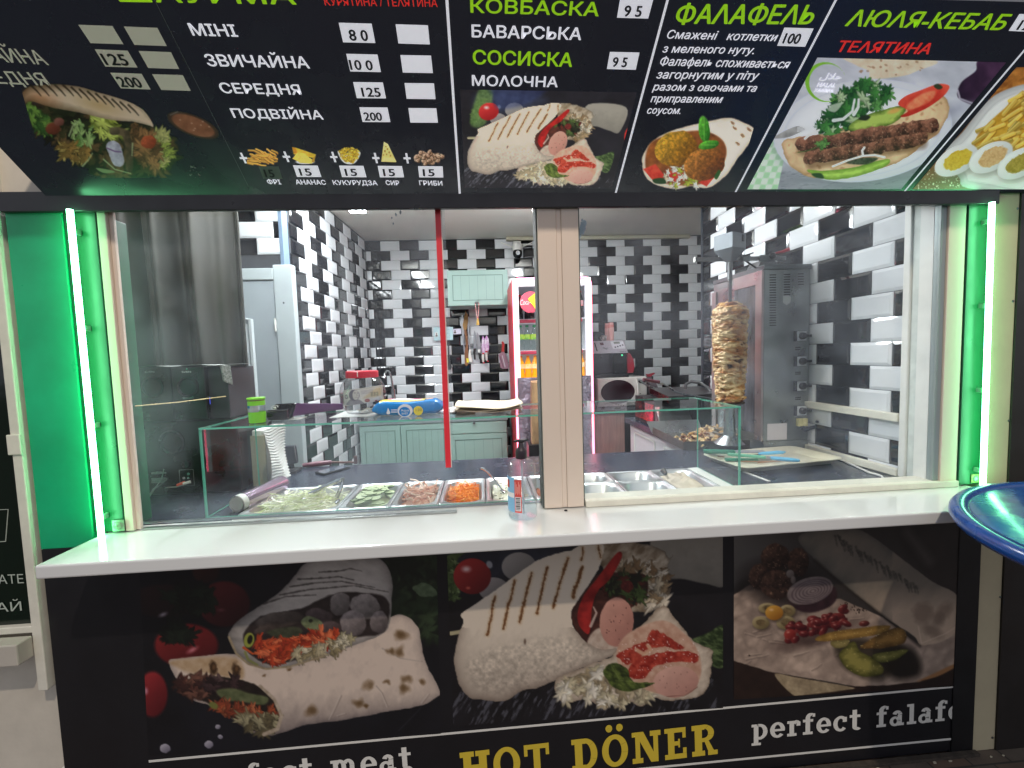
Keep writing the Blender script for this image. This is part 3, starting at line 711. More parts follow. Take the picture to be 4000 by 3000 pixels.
# ------------------------------------------------------------------ printed banner under the shelf
ban = thing('advertising_banner', 'black printed banner with three food pictures and yellow HOT DONER lettering under the shelf', 'banner', (0.2, D, 0))
YB = D
build('panel', MB().box(-1.4445, 1.7605, YB, 1.555, 0.012, 1.0195), mat('black_banner_film', rgb(27, 27, 31), .34, rvar=.06, noise=(3, .15)), ban, bevel=.001)
build('edge_post', MB().box(1.762, 1.8525, YB - .004, 1.555, 0.0, 1.0195), mat('black_edge_post', rgb(22, 22, 24), .4, rvar=.1), ban, bevel=.002)
onF = lambda x, y: at(x, y, YB)
prn = attrmat('printed_film', .36, spec=.5)

# left picture: two grilled wraps among tomatoes
tf = crop(500, 2100, 1.7015)
A = Art([(78, 205), (2052, 92), (2078, 1302), (138, 1448)], onF, tf)
A.c[:] = A.col((22, 23, 30), (36, 37, 48), A.n(300, 4, 1) * 1.4 - .2 + (A.y - 700) / 3000)
for cx, cy, rx, ry, c0, c1 in ((520, 225, 90, 75, (52, 28, 28), (92, 44, 40)), (250, 420, 240, 110, (34, 24, 26), (60, 34, 36)), (640, 440, 172, 152, (62, 20, 26), (122, 40, 44)), (390, 715, 212, 145, (92, 18, 24), (176, 44, 46)), (165, 1040, 100, 152, (110, 18, 28), (196, 52, 58))):
    A.ball(cx, cy, rx, ry, c0, c1, soft=9, tex=.12, ts=90)
for x, y, r_ in ((420, 425, 110), (330, 640, 70)): A.splats(A.ell(x, y, r_ * 1.3, r_ * .7), [(26, 36, 28), (34, 48, 34), (22, 28, 24)], 26, 18, 46, 3, 2.2)
A.put(A.ell(235, 510, 26, 12, -.4), (190, 180, 190), 9, .8); A.put(A.ell(430, 745, 34, 14, -.5), (240, 150, 160), 10, .8); A.put(A.ell(118, 1018, 16, 22), (235, 170, 190), 9, .8); A.put(A.ell(620, 480, 20, 9), (150, 90, 96), 8, .7)
lf = A.sd([(1720, 120), (2080, 90), (2080, 650), (1940, 660), (1800, 560), (1740, 420)]); A.put(lf, A.col((24, 34, 26), (44, 58, 42), A.n(80, 3, 2)), 20)
A.splats(lf, [(42, 60, 40), (30, 44, 32), (60, 80, 52), (36, 54, 38), (50, 70, 44)], 44, 30, 74, 8, 2.0, gap=.5)
A.put(A.sd([(1890, 330), (1965, 300), (2040, 340), (2050, 380), (1960, 392), (1905, 360)], rough=10), A.col((70, 90, 62), (128, 148, 112), A.n(24, 3, 2)), 4)
# lower wrap
w = [(272, 822), (350, 803), (520, 780), (700, 772), (900, 800), (1100, 830), (1480, 700), (1740, 528), (1850, 523), (1930, 600), (1950, 700), (1980, 830), (2072, 1010), (2060, 1052), (1960, 1110), (1700, 1160), (1400, 1215), (1200, 1240), (1010, 1300), (900, 1318), (820, 1292), (640, 1172), (540, 1112), (440, 1082), (370, 1020), (318, 930)]
d = A.sd(w, rough=5, rs=40); t = 1.02 - .5 * np.clip((A.y - 980) / 330, 0, 1) - .35 * np.exp(-np.clip(d, 0, 999) / 30) + .3 * (A.n(44, 5, 4, .2, .7) - .5)
A.put(d, np.clip(A.col((112, 100, 100), (234, 214, 196), t), 0, 1), 2.5)
A.put(A.sd([(278, 825), (420, 800), (720, 800), (760, 940), (560, 905), (420, 900), (330, 860)]), A.col((196, 160, 112), (226, 200, 170), A.n(40, 4, 6)), 14)
for p in ([(1650, 985), (1690, 1030), (1730, 1125)], [(1420, 1050), (1380, 1140), (1345, 1210)], [(1690, 735), (1810, 800), (1955, 822)], [(1960, 1100), (2005, 1040)], [(1400, 1185), (1450, 1170)]):
    A.put(A.line(p, 7, 3), (150, 132, 122), 5, .6); A.put(A.line([(x - 9, y - 3) for x, y in p], 5), (240, 226, 212), 5, .5)
rs_ = np.random.RandomState(3)
for cx, cy, r_ in ((1600, 985, 38), (1850, 935, 34), (1840, 1000, 40), (1960, 960, 22), (1530, 1095, 36), (1220, 1150, 42), (1830, 632, 46), (1790, 755, 40), (1740, 745, 26), (1720, 960, 20), (1410, 755, 22), (1240, 800, 16), (900, 915, 14), (1075, 870, 16), (1590, 1110, 20)):
    for k in range(4): A.put(A.ell(cx + rs_.uniform(-r_, r_) * .7, cy + rs_.uniform(-r_, r_) * .5, r_ * rs_.uniform(.35, .8), r_ * rs_.uniform(.3, .6), rs_.uniform(0, 3), 8), (122, 88, 44), r_ * .35, .5)
for cx, cy in ((568, 868), (720, 878)): A.put(A.ell(cx, cy, 26, 46, -.2, 12), (74, 46, 22), 9, .9); A.put(A.ell(cx + 4, cy - 8, 11, 18), (150, 110, 66), 5, .7)
d = A.sd([(300, 935), (380, 955), (470, 925), (620, 925), (760, 945), (890, 1000), (975, 1085), (1012, 1185), (985, 1258), (905, 1295), (760, 1250), (600, 1135), (470, 1070), (380, 1030)], rough=5)
A.put(d, A.col((34, 26, 24), (70, 56, 48), A.n(50, 4, 9)), 5)
A.splats(np.minimum(d, A.ell(430, 1000, 120, 70)), [(110, 62, 52), (140, 92, 74), (84, 48, 44)], 20, 20, 44, 4)
A.splats(np.minimum(d, A.ell(640, 975, 120, 50)), [(86, 60, 62), (110, 84, 82), (60, 40, 42)], 18, 18, 40, 5)
A.put(np.minimum(d, A.sd([(590, 1015), (700, 1000), (800, 1030), (930, 1060), (900, 1110), (760, 1090), (640, 1075)])), A.col((88, 98, 58), (146, 152, 106), A.n(36, 3, 11)), 7)
A.splats(np.minimum(d, A.sd([(570, 1110), (700, 1110), (960, 1150), (950, 1220), (760, 1190), (620, 1150)])), [(190, 92, 50), (168, 76, 44), (206, 120, 74)], 40, 12, 30, 6, 2.6)
A.splats(np.minimum(d, A.sd([(650, 1180), (900, 1200), (990, 1190), (930, 1290), (780, 1250)])), [(150, 138, 100), (176, 166, 128), (122, 110, 78)], 36, 14, 34, 7, 2.4)
A.put(A.ell(570, 1115, 34, 22, .5, 6), (140, 150, 70), 5, .9)
rim = A.line([(880, 985), (975, 1075), (1022, 1185), (995, 1270), (905, 1306)], 20, 26); A.put(rim, A.col((170, 150, 124), (226, 208, 186), A.n(20, 3, 2)), 4)
# upper wrap
w = [(1180, 170), (1300, 122), (1460, 118), (1640, 128), (1722, 190), (1757, 300), (1752, 420), (1742, 560), (1690, 640), (1500, 715), (1300, 782), (1080, 852), (920, 868), (800, 832), (715, 760), (668, 662), (690, 602), (760, 530), (1000, 370), (1110, 250)]
d = A.sd(w, rough=4, rs=40); t = .95 + .35 * (A.n(60, 5, 14, .1, 1.6) - .5) - .5 * np.exp(-np.clip(d, 0, 999) / 40) - .25 * np.clip((1000 - A.x) / 400, 0, 1)
A.put(d, np.clip(A.col((104, 98, 94), (208, 200, 192), t), 0, 1), 3)
for p in ([(1270, 228), (1400, 222), (1480, 205), (1555, 222)], [(1130, 275), (1300, 268), (1400, 258), (1500, 280)], [(1080, 325), (1250, 300), (1420, 290), (1640, 330)], [(1010, 380), (1200, 345), (1500, 318), (1730, 360)], [(900, 440), (1050, 390), (1250, 380)]):
    A.put(A.line(p, 10, 5) + (A.n(20, 2, 3) - .5) * 8, (66, 58, 54), 5, .75); A.put(A.line([(x, y + 14) for x, y in p], 8), (216, 208, 200), 7, .45)
d = A.sd([(770, 640), (880, 525), (1150, 470), (1330, 385), (1480, 362), (1700, 390), (1738, 500), (1690, 632), (1500, 668), (1240, 772), (1000, 842), (880, 822), (790, 740)], rough=6)
A.put(d, A.col((46, 36, 36), (84, 70, 66), A.n(40, 4, 15)), 6)
for cx, cy, rx, ry, ro, c0, c1 in ((1010, 545, 160, 52, -.15, (80, 68, 62), (124, 112, 104)), (1270, 520, 90, 50, .2, (74, 60, 60), (120, 104, 104)), (1410, 440, 66, 80, .3, (98, 90, 88), (170, 160, 156)), (1575, 455, 98, 84, .2, (110, 102, 98), (182, 172, 168)), (1495, 570, 88, 86, .2, (106, 96, 96), (178, 166, 164)), (1668, 560, 60, 74, .1, (92, 82, 82), (168, 156, 154)), (1350, 600, 70, 46, .1, (82, 64, 64), (120, 100, 100)), (930, 600, 90, 34, -.3, (70, 58, 54), (110, 96, 88))):
    A.ball(cx, cy, rx, ry, c0, c1, ro, 8, soft=4, tex=.3, ts=24, seed=int(cx))
A.put(A.sd([(1150, 560), (1200, 520), (1290, 560), (1270, 620), (1200, 610)]), A.col((104, 116, 74), (166, 176, 132), A.n(30, 3, 5)), 4); A.put(A.ell(1215, 552, 14, 12), (60, 62, 44), 3)
A.put(A.sd([(930, 620), (1100, 590), (1160, 620), (1100, 680), (980, 660)]), A.col((62, 66, 46), (108, 112, 84), A.n(30, 3, 6)), 6)
cr = A.sd([(850, 690), (1000, 670), (1160, 650), (1280, 620), (1400, 640), (1400, 700), (1280, 730), (1130, 770), (1010, 830), (900, 810)], rough=16, rs=24); A.put(cr, A.col((176, 58, 24), (232, 108, 60), A.n(22, 4, 16)), 4)
A.splats(cr, [(238, 100, 48), (212, 76, 34), (248, 128, 76), (190, 60, 30)], 90, 9, 24, 9, 3.2, gap=.5)
A.splats(A.sd([(1120, 760), (1300, 700), (1470, 660), (1480, 710), (1300, 775), (1150, 810)]), [(204, 190, 152), (176, 160, 118), (224, 212, 180)], 40, 10, 28, 10, 2.6)
A.splats(A.sd([(1380, 640), (1480, 650), (1470, 700), (1390, 690)]), [(220, 210, 180), (190, 180, 140)], 12, 12, 26, 11)
A.put(A.ell(806, 680, 34, 50, .2), (172, 178, 70), 3); A.put(A.ell(812, 676, 17, 30, .2), (36, 36, 24), 3); A.put(A.line([(770, 730), (830, 770), (860, 765)], 18, 8), (222, 100, 40), 3)
A.put(A.line([(780, 760), (800, 810), (860, 845)], 16), (150, 156, 70), 5, .8)
rim = A.line([(672, 660), (720, 768), (800, 838), (920, 872), (1080, 856), (1300, 786)], 16, 10); A.put(rim, A.col((150, 132, 100), (206, 186, 150), A.n(22, 3, 8)), 4)
for cx, cy, r_ in ((250, 1398, 36), (540, 1372, 30), (600, 1255, 18), (615, 1322, 18)):
    A.ball(cx, cy, r_, r_ * .85, (128, 122, 138), (206, 200, 210), 0, 5, soft=2.5)
A.put(A.line([(1800, 1280), (1900, 1180), (1950, 1125)], 3), (120, 120, 130), 3, .5)
A.c = np.clip(A.c, 0, 1) ** 1.3 * .90; A.c = A.c * .80 + A.c.mean(1, keepdims=True) * .20 + .03; A.mesh('printed_picture', prn, ban, (0, -.0012, 0))  # greyed and lifted: a hazy sheen put into the printed colours

# middle picture: sausage wrap
tf2 = crop(1700, 2050, 1.7467)
A = Art([(80, 192), (1961, 72), (1963, 1248), (124, 1372)], onF, tf2); draw_sausage_wrap(A); A.c = np.clip(A.c, 0, 1) ** 1.3 * .90; A.c = A.c * .80 + A.c.mean(1, keepdims=True) * .20 + .03; A.mesh('printed_picture', prn, ban, (0, -.0012, 0))  # same hazy sheen put into this picture's colours

# right picture: falafel, onion, beans and pickles on crumpled paper
tf3 = crop(2700, 2000, 1.6592)
A = Art([(275, 157), (1736, 62), (1716, 1128), (275, 1214)], onF, tf3)
A.c[:] = A.col((112, 114, 118), (58, 56, 58), np.hypot(A.x - 250, A.y - 150) / 620)
A.put(A.sd([(275, 500), (420, 430), (700, 560), (640, 620), (275, 640)]), (34, 31, 32), 30, .9)
d = A.sd([(1330, 40), (1760, 20), (1760, 560), (1600, 480), (1430, 330)]); A.put(d, A.col((40, 36, 38), (58, 52, 54), A.n(90, 3, 1)), 30)
A.put(A.line([(1400, 130), (1540, 320)], 60), (96, 96, 98), 30, .6)
A.put(A.sd([(200, 960), (275, 960), (500, 1030), (1000, 1130), (1760, 1000), (1760, 1300), (200, 1300)], False), A.col((34, 22, 22), (56, 40, 36), A.n(60, 4, 2)), 6)
A.put(A.sd([(540, 1050), (690, 1072), (1030, 1132), (1010, 1150), (730, 1185), (650, 1178)]), A.col((136, 124, 102), (196, 184, 158), A.n(26, 3, 3, .2)), 4)
pp = A.sd([(240, 560), (380, 470), (470, 500), (720, 560), (960, 560), (1240, 680), (1480, 862), (1620, 830), (1730, 740), (1722, 985), (1600, 1040), (1480, 1098), (1280, 1120), (1060, 1128), (680, 1062), (500, 1032), (240, 950)], False, 4)
cr1 = np.abs(A.n(150, 2, 5, .5, 1.4) - .5) * 2; cr2 = np.abs(A.n(70, 2, 6, -.6, 1.3) - .5) * 2; cr3 = A.n(14, 3, 7)
t = .45 + .5 * (cr1 - .3) + .45 * (cr2 - .3) + .14 * (cr3 - .5) + .18 * np.clip((A.y - 600) / 300, -1, 1)
A.put(pp, np.clip(A.col((118, 106, 102), (206, 190, 182), t), 0, 1), 3)
for k in range(26):
    x, y = A.r.uniform(290, 1100), A.r.uniform(640, 1040); a = A.r.uniform(-.9, .6); L = A.r.uniform(30, 110)
    p = [(x, y), (x + L * .5 * math.cos(a) + 8, y + L * .5 * math.sin(a)), (x + L * math.cos(a), y + L * math.sin(a))]
    m_ = np.minimum(A.line(p, 7, 2), pp); A.put(m_, (226, 212, 204), 5, .5); A.put(np.minimum(A.line([(u + 5, v + 7) for u, v in p], 7, 2), pp), (96, 84, 82), 6, .5)
A.put(A.sd([(1460, 1098), (1560, 1050), (1700, 985), (1715, 1000), (1600, 1062)]), (170, 126, 84), 5)
# paper wrapped roll
d = A.sd([(690, 170), (820, 112), (1010, 100), (1160, 150), (1400, 330), (1560, 450), (1730, 548), (1728, 748), (1640, 830), (1490, 862), (1440, 800), (1280, 700), (1100, 560), (930, 420), (800, 310)], rough=4)
t = .30 + .55 * np.clip((A.y - 480) / 160, 0, 1) + .35 * (A.n(80, 4, 12, .7, .5) - .5) - .3 * np.exp(-np.clip(d, 0, 999) / 40) * (A.x < 1300)
A.put(d, np.clip(A.col((96, 98, 98), (208, 190, 176), t), 0, 1), 4)
for k in range(34):
    f = k / 33; x = 930 + 520 * f + A.r.uniform(-8, 8); y = 150 + 330 * f + A.r.uniform(-10, 10); L = A.r.uniform(34, 70)
    A.put(np.minimum(A.line([(x, y), (x + 14, y + L)], 14, 5) + (A.n(12, 2, 5) - .5) * 10, d), (50, 52, 52), 6, .62)
A.put(A.line([(800, 315), (1000, 490), (1280, 705), (1480, 868)], 18, 8), (40, 34, 32), 12, .8)
for cx, cy, rx, ry in ((1500, 650, 60, 70), (1600, 690, 44, 40), (1560, 770, 70, 34), (1640, 640, 40, 60)): A.put(np.minimum(A.ell(cx, cy, rx, ry, .5, 14), d), (120, 104, 96), 18, .55)
A.put(A.line([(1470, 740), (1490, 850), (1640, 790), (1722, 740)], 6), (226, 212, 200), 4, .7)
A.splats(np.minimum(pp, A.ell(1060, 610, 100, 46)), [(60, 46, 40), (80, 60, 50)], 24, 2, 6, 5)
# falafel balls
A.put(A.ell(600, 470, 260, 150, .2), (30, 24, 24), 50, .8)
for cx, cy, rx, ry, s_ in ((692, 322, 70, 92, 4), (438, 418, 66, 84, 5), (545, 292, 94, 88, 6), (553, 470, 106, 94, 7)):
    A.ball(cx, cy, rx, ry, (34, 22, 20), (104, 76, 64), 0, 8, soft=3, tex=1.0, ts=17, seed=s_)
    A.put((A.n(12, 2, s_ + 30) - .76) * 40 + np.minimum(0, A.ell(cx, cy, rx * .9, ry * .9) * .3), (150, 122, 104), 2, .7)
A.ball(640, 400, 26, 26, (90, 84, 86), (150, 144, 146), soft=4); A.ball(660, 440, 16, 26, (90, 84, 86), (140, 134, 136), soft=4)
# onion half
A.put(A.sd([(620, 560), (700, 600), (900, 480), (945, 540), (900, 610), (780, 650), (680, 630)]), A.col((40, 24, 32), (72, 46, 58), A.n(40, 3, 3)), 6)
d = A.ell(768, 508, 152, 84, -.28); A.put(d, A.col((104, 96, 104), (152, 146, 152), A.n(50, 3, 4)), 3)
for k in range(1, 7): e = A.ell(775 + k * 2, 512, 150 - k * 22, 82 - k * 12, -.28); A.put(3.2 - np.abs(e), (84, 70, 84), 2, .75)
# olives
for cx, cy, rx, ry, y_ in ((492, 622, 58, 34, 0), (622, 640, 52, 40, 0), (450, 716, 56, 42, 0), (612, 716, 62, 44, 0), (537, 652, 58, 48, 1)):
    A.put(A.ell(cx + 8, cy + 14, rx, ry), (60, 48, 40), 10, .6)
    if y_: A.ball(cx, cy, rx, ry, (152, 98, 20), (224, 176, 70), hl=.5, soft=3)
    else:
        A.ball(cx, cy, rx, ry, (108, 98, 64), (188, 178, 140), soft=3); A.put(A.ell(cx, cy, rx * .56, ry * .56, 0, 6), A.col((88, 74, 48), (150, 134, 96), A.n(16, 2, 9)), 4)
# beans
A.put(A.ell(800, 800, 240, 60, -.3), (50, 30, 30), 24, .6)
for k in range(44):
    f = A.r.rand(); x = 610 + 400 * f + A.r.uniform(-30, 30); y = 800 - 130 * f + A.r.uniform(-55, 48)
    A.ball(x, y, A.r.uniform(28, 38), A.r.uniform(19, 25), (56, 10, 18), (154, 52, 52), A.r.uniform(-1.2, .6), hl=.55, soft=2.5)
A.ball(1120, 722, 34, 19, (56, 14, 20), (150, 66, 60), -.1, hl=.5, soft=2.5); A.ball(640, 790, 40, 30, (120, 24, 26), (186, 70, 60), -.3, hl=.5)
# pickles
A.put(A.sd([(1230, 900), (1400, 870), (1480, 960), (1465, 1060), (1300, 1070)]), (26, 22, 20), 26, .9); A.put(A.sd([(930, 840), (1100, 820), (1380, 880), (1240, 1080), (1000, 1010)]), (44, 38, 26), 24, .8)
for q, c0, c1 in (([(800, 822), (900, 778), (1100, 750), (1260, 732), (1288, 745), (1240, 785), (1000, 826), (850, 838)], (120, 92, 36), (208, 172, 92)), ([(1095, 870), (1200, 800), (1340, 748), (1392, 790), (1372, 850), (1250, 880), (1140, 884)], (92, 68, 30), (168, 132, 68)), ([(955, 930), (990, 880), (1055, 840), (1090, 900), (1180, 945), (1245, 1010), (1222, 1054), (1100, 1064), (1000, 1005)], (74, 78, 26), (156, 154, 78)), ([(1175, 925), (1300, 900), (1405, 893), (1330, 950), (1230, 975)], (80, 86, 34), (164, 166, 92)), ([(905, 840), (1020, 828), (1000, 870), (930, 880)], (120, 112, 60), (176, 168, 110))):
    d = A.sd(q, rough=4); A.put(d, A.col(c0, c1, .2 + d / 60 + (A.n(40, 3, 8, -.2, 2) - .5) * .7), 3)
    A.put((A.n(9, 2, 77) - .8) * 40 + np.minimum(0, d * .5), (236, 226, 160), 2, .5)
A.put(A.ell(375, 928, 6, 6), (60, 48, 44), 2)
A.c = np.clip(A.c, 0, 1) ** 1.15 * .92; A.c = (A.c * .85 + A.c.mean(1, keepdims=True) * .15 + .03) * np.array((1.05, 1, .93)); A.mesh('printed_picture', prn, ban, (0, -.0012, 0))  # haze put into the colours here as well, kept warmer

# white rules and slab lettering
rule_m = mat('printed_white', rgb(226, 224, 216), .4); gold_m = mat('printed_yellow', rgb(214, 188, 62), .4)
def rule(parent, p, q, th, name='printed_rule', m=rule_m):
    a, b = onF(*p), onF(*q); d_ = (b - a).normalized(); up = Vector((-d_.z, 0, d_.x)) * th / 2
    build(name, MB().add([a - up + Vector((0, -.0012, 0)), b - up + Vector((0, -.0012, 0)), b + up + Vector((0, -.0012, 0)), a + up + Vector((0, -.0012, 0))], [(0, 1, 2, 3)]), m, parent)
rule(ban, (582, 2973), (3729, 2681), .0085); r1, r2 = onF(1500, 3114), onF(3719, 2885); r1 = Vector((onF(586, 2973).x, D, r2.z + .004)); up = Vector((0, 0, .00425))
build('printed_rule', MB().add([q + Vector((0, -.0012, 0)) for q in (r1 - up, r2 - up, r2 + up, r1 + up)], [(0, 1, 2, 3)]), rule_m, ban)

def arc(cx, cy, rx, ry, wx, wy, a0, a1, n=18):
    o = [(cx + rx * math.cos(R(a0 + (a1 - a0) * i / n)), cy + ry * math.sin(R(a0 + (a1 - a0) * i / n))) for i in range(n + 1)]
    q = [(cx + (rx - wx) * math.cos(R(a0 + (a1 - a0) * i / n)), cy + (ry - wy) * math.sin(R(a0 + (a1 - a0) * i / n))) for i in range(n + 1)]
    return [[o[i], o[i + 1], q[i + 1], q[i]] for i in range(n)]
def rc(x0, y0, x1, y1): return [[(x0, y0), (x1, y0), (x1, y1), (x0, y1)]]
S, T_ = .165, .27                               # slab and stem thickness, cap height 1
def stem(x, w=T_, y0=0, y1=1, l=.11, r=.11, top=True, bot=True):
    o = rc(x, y0, x + w, y1)
    if bot: o += rc(x - l, y0, x, y0 + S) + rc(x + w, y0, x + w + r, y0 + S)
    if top: o += rc(x - l, y1 - S, x, y1) + rc(x + w, y1 - S, x + w + r, y1)
    return o
XH = .74
G = {
 'H': (1.02, stem(.12) + stem(.66) + rc(.355, .43, .66, .58)),
 'O': (.96, arc(.47, .5, .47, .52, .235, .15, 0, 360, 40)),
 'T': (.92, rc(.32, 0, .555, .85) + rc(.2, 0, .32, S) + rc(.555, 0, .675, S) + rc(0, .85, .88, 1) + rc(0, .64, .12, .85) + rc(.76, .64, .88, .85)),
 'D': (.96, stem(.12, r=.12) + arc(.475, .5, .45, .5, .235, .15, -90, 90, 24)),
 'N': (1.06, stem(.12, .17, l=.12, r=.1, top=False) + rc(0, .85, .12, 1) + stem(.78, .17, top=True, bot=False, l=.12, r=.1) + [[(.12, 1), (.42, 1), (.95, 0), (.68, 0)]]),
 'E': (.86, rc(.12, 0, .355, 1) + rc(0, 0, .12, S) + rc(0, .85, .12, 1) + rc(.355, 0, .80, S) + rc(.355, .85, .78, 1) + rc(.67, S, .80, .34) + rc(.66, .66, .78, .85) + rc(.355, .43, .56, .57) + rc(.5, .36, .56, .43) + rc(.5, .57, .56, .64)),
 'R': (1.0, stem(.12, r=.1) + arc(.46, .72, .38, .28, .22, .13, -90, 90, 20) + rc(.355, .85, .46, 1) + rc(.355, .44, .46, .57) + [[(.46, .5), (.62, .5), (.82, .15), (.60, .15)]] + rc(.6, 0, .96, .15)),
 'p': (.74, rc(.1, -.28, .31, XH) + rc(0, XH - .13, .1, XH) + rc(0, -.28, .1, -.16) + rc(.31, -.28, .42, -.16) + arc(.36, XH / 2, .36, XH / 2 + .01, .2, .13, -110, 110, 24)),
 'e': (.68, arc(.34, XH / 2, .34, XH / 2 + .01, .2, .13, 0, 320, 32) + rc(.14, .31, .67, .42)),
 'r': (.62, rc(.1, 0, .31, XH) + rc(0, 0, .1, .13) + rc(.31, 0, .43, .13) + rc(0, XH - .13, .1, XH) + arc(.42, XH - .23, .2, .25, .16, .15, 30, 150, 14) + rc(.42, XH - .26, .6, XH - .06)),
 'f': (.52, rc(.12, 0, .33, .8) + rc(.0, 0, .12, .13) + rc(.33, 0, .45, .13) + rc(0, XH - .13, .12, XH) + rc(.33, XH - .13, .47, XH) + arc(.36, .8, .24, .24, .21, .15, 60, 180, 14) + rc(.44, .84, .56, 1.0)),
 'c': (.66, arc(.34, XH / 2, .34, XH / 2 + .01, .2, .13, 45, 318, 30) + rc(.44, XH - .3, .63, XH - .06)),
 't': (.54, rc(.13, .14, .34, .98) + rc(0, XH - .13, .13, XH) + rc(.34, XH - .13, .5, XH) + arc(.36, .16, .23, .18, .2, .14, 180, 320, 14)),
 'a': (.72, rc(.38, .0, .58, .52) + rc(.58, 0, .68, .13) + arc(.36, .5, .24, .25, .2, .14, 10, 160, 16) + arc(.26, .22, .26, .24, .17, .12, 0, 360, 24)),
 'l': (.44, rc(.12, 0, .33, 1) + rc(0, 0, .12, .13) + rc(.33, 0, .45, .13) + rc(0, .87, .12, 1)),
 'm': (1.12, rc(.1, 0, .30, XH) + rc(0, 0, .1, .13) + rc(.30, 0, .37, .13) + rc(0, XH - .13, .1, XH) + arc(.38, XH - .27, .25, .28, .19, .14, 0, 150, 14) + rc(.44, 0, .63, XH - .27) + arc(.72, XH - .27, .25, .28, .19, .14, 0, 150, 14) + rc(.78, 0, .97, XH - .27) + rc(.97, 0, 1.06, .13) + rc(.63, 0, .69, .13)),
}
G['Ö'] = (.96, G['O'][1] + arc(.28, 1.22, .12, .12, .119, .119, 0, 360, 20) + arc(.66, 1.22, .12, .12, .119, .119, 0, 360, 20))
def slab(name, parent, body, p, q, capt, m, trk=.10, spc=.5):
    a, b = onF(*p), onF(*q); d_ = (b - a); W = d_.length; d_.normalize(); up = Vector((-d_.z, 0, d_.x)); cap = capt
    tot = sum((spc if ch == ' ' else G[ch][0] + trk) for ch in body) - trk
    kx = W / tot; x = 0; mb = MB(); k = 0
    for ch in body:
        if ch == ' ': x += spc; continue
        for poly in G[ch][1]:
            k += 1; lf_ = -.0012 - (k % 9) * .00006
            mb.add([a + d_ * ((x + u) * kx) + up * (v * cap) + Vector((0, lf_, 0)) for u, v in poly], [tuple(range(len(poly)))])
        x += G[ch][0] + trk
    build(name, mb, m, parent)
h1 = (onF(1830, 2955) - onF(1838, 3065)).length
slab('lettering', ban, 'HOT DÖNER', (1802, 3064), (2807, 2943), 1.06 * (onF(2560, 2852).z - onF(2566, 2966).z), gold_m, trk=.13, spc=.62)
slab('lettering', ban, 'perfect falafel', (2935, 2890), (3800, 2803), (onF(3545, 2750).z - onF(3552, 2828).z) * 1.0, rule_m, trk=.10, spc=.62)
slab('lettering', ban, 'perfect meat', (735, 3100), (1612, 3000), .084, rule_m, trk=.10, spc=.62)
# ------------------------------------------------------------------ slanted menu board over the window
BO = Vector((0, 1.448, 2.127)); BA = Vector((1, 0, 0)); BB = Vector((0, -.798, .603)); BN = BA.cross(BB)
def onB(px, py):
    d = Vector(_ray(px, py)); e = Vector((0, 0, EYE)); t = (BO - e).dot(BN) / d.dot(BN); return e + d * t
brd = thing('menu_board', 'black slanted menu board with green and white Cyrillic lettering, price labels and food pictures', 'menu board', (.4, 1.4, 2.12))
XB0, XB1, TB = -1.31, 2.6, .512
def bquad(x0, x1, t0, t1, l0, l1, mb, m=0):
    P = lambda x, t, l: BO + BA * x + BB * t + BN * l
    b = [P(x0, t0, l0), P(x1, t0, l0), P(x1, t1, l0), P(x0, t1, l0)]; t = [P(x0, t0, l1), P(x1, t0, l1), P(x1, t1, l1), P(x0, t1, l1)]
    return mb.hexa(b, t, m)
film_m = mat('menu_black_film', rgb(26, 28, 34), .26, rvar=.08, emit=rgb(60, 66, 84), estr=.10)
build('panel', bquad(XB0, XB1, 0, TB, -.05, 0, MB()), film_m, brd)
build('lower_edge', bquad(XB0, XB1, -.006, -.0002, -.052, .002, MB()), mat('board_edge', rgb(38, 38, 44), .3), brd)
for x in (-1.2, 1.6): build('bracket', MB().box(x, x + .03, 1.1, 1.475, 2.44, 2.47), blk, brd)
white_t = mat('menu_white_print', rgb(232, 232, 236), .4, emit=rgb(230, 230, 240), estr=.48)
grey_t = mat('menu_dim_white_print', rgb(188, 186, 170), .4, emit=rgb(188, 186, 170), estr=.24)  # duller print of the dim end panel, with a faint glow added
green_t = mat('menu_green_print', rgb(150, 205, 30), .4, emit=rgb(160, 215, 30), estr=.42)
red_t = mat('menu_red_print', rgb(214, 52, 46), .4, emit=rgb(220, 50, 44), estr=.45)
dark_t = mat('price_numerals', rgb(34, 36, 42), .5)
pic_m = attrmat('menu_picture_film', .32, emit=.40)
pic_dim = attrmat('menu_picture_dim', .32, emit=.22)  # picture of the dim panel, brightened by a faint glow

def mline(p, q, w=5, name='divider_line', m=white_t):
    a, b = onB(*p), onB(*q); d_ = (b - a).normalized(); s_ = d_.cross(BN).normalized() * w / 2
    build(name, MB().add([v + BN * .001 for v in (a - s_, b - s_, b + s_, a + s_)], [(0, 1, 2, 3)]), m, brd)
mline((1743, -40), (1796, 757), .0068); mline((2618, -40), (2404, 757), .0062); mline((3285, -40), (2869, 757), .0062); mline((4075, 108), (3524, 757), .0062)
mline((585, -40), (971, 728), .0014, m=mat('seam_line', rgb(120, 124, 126), .4)); 

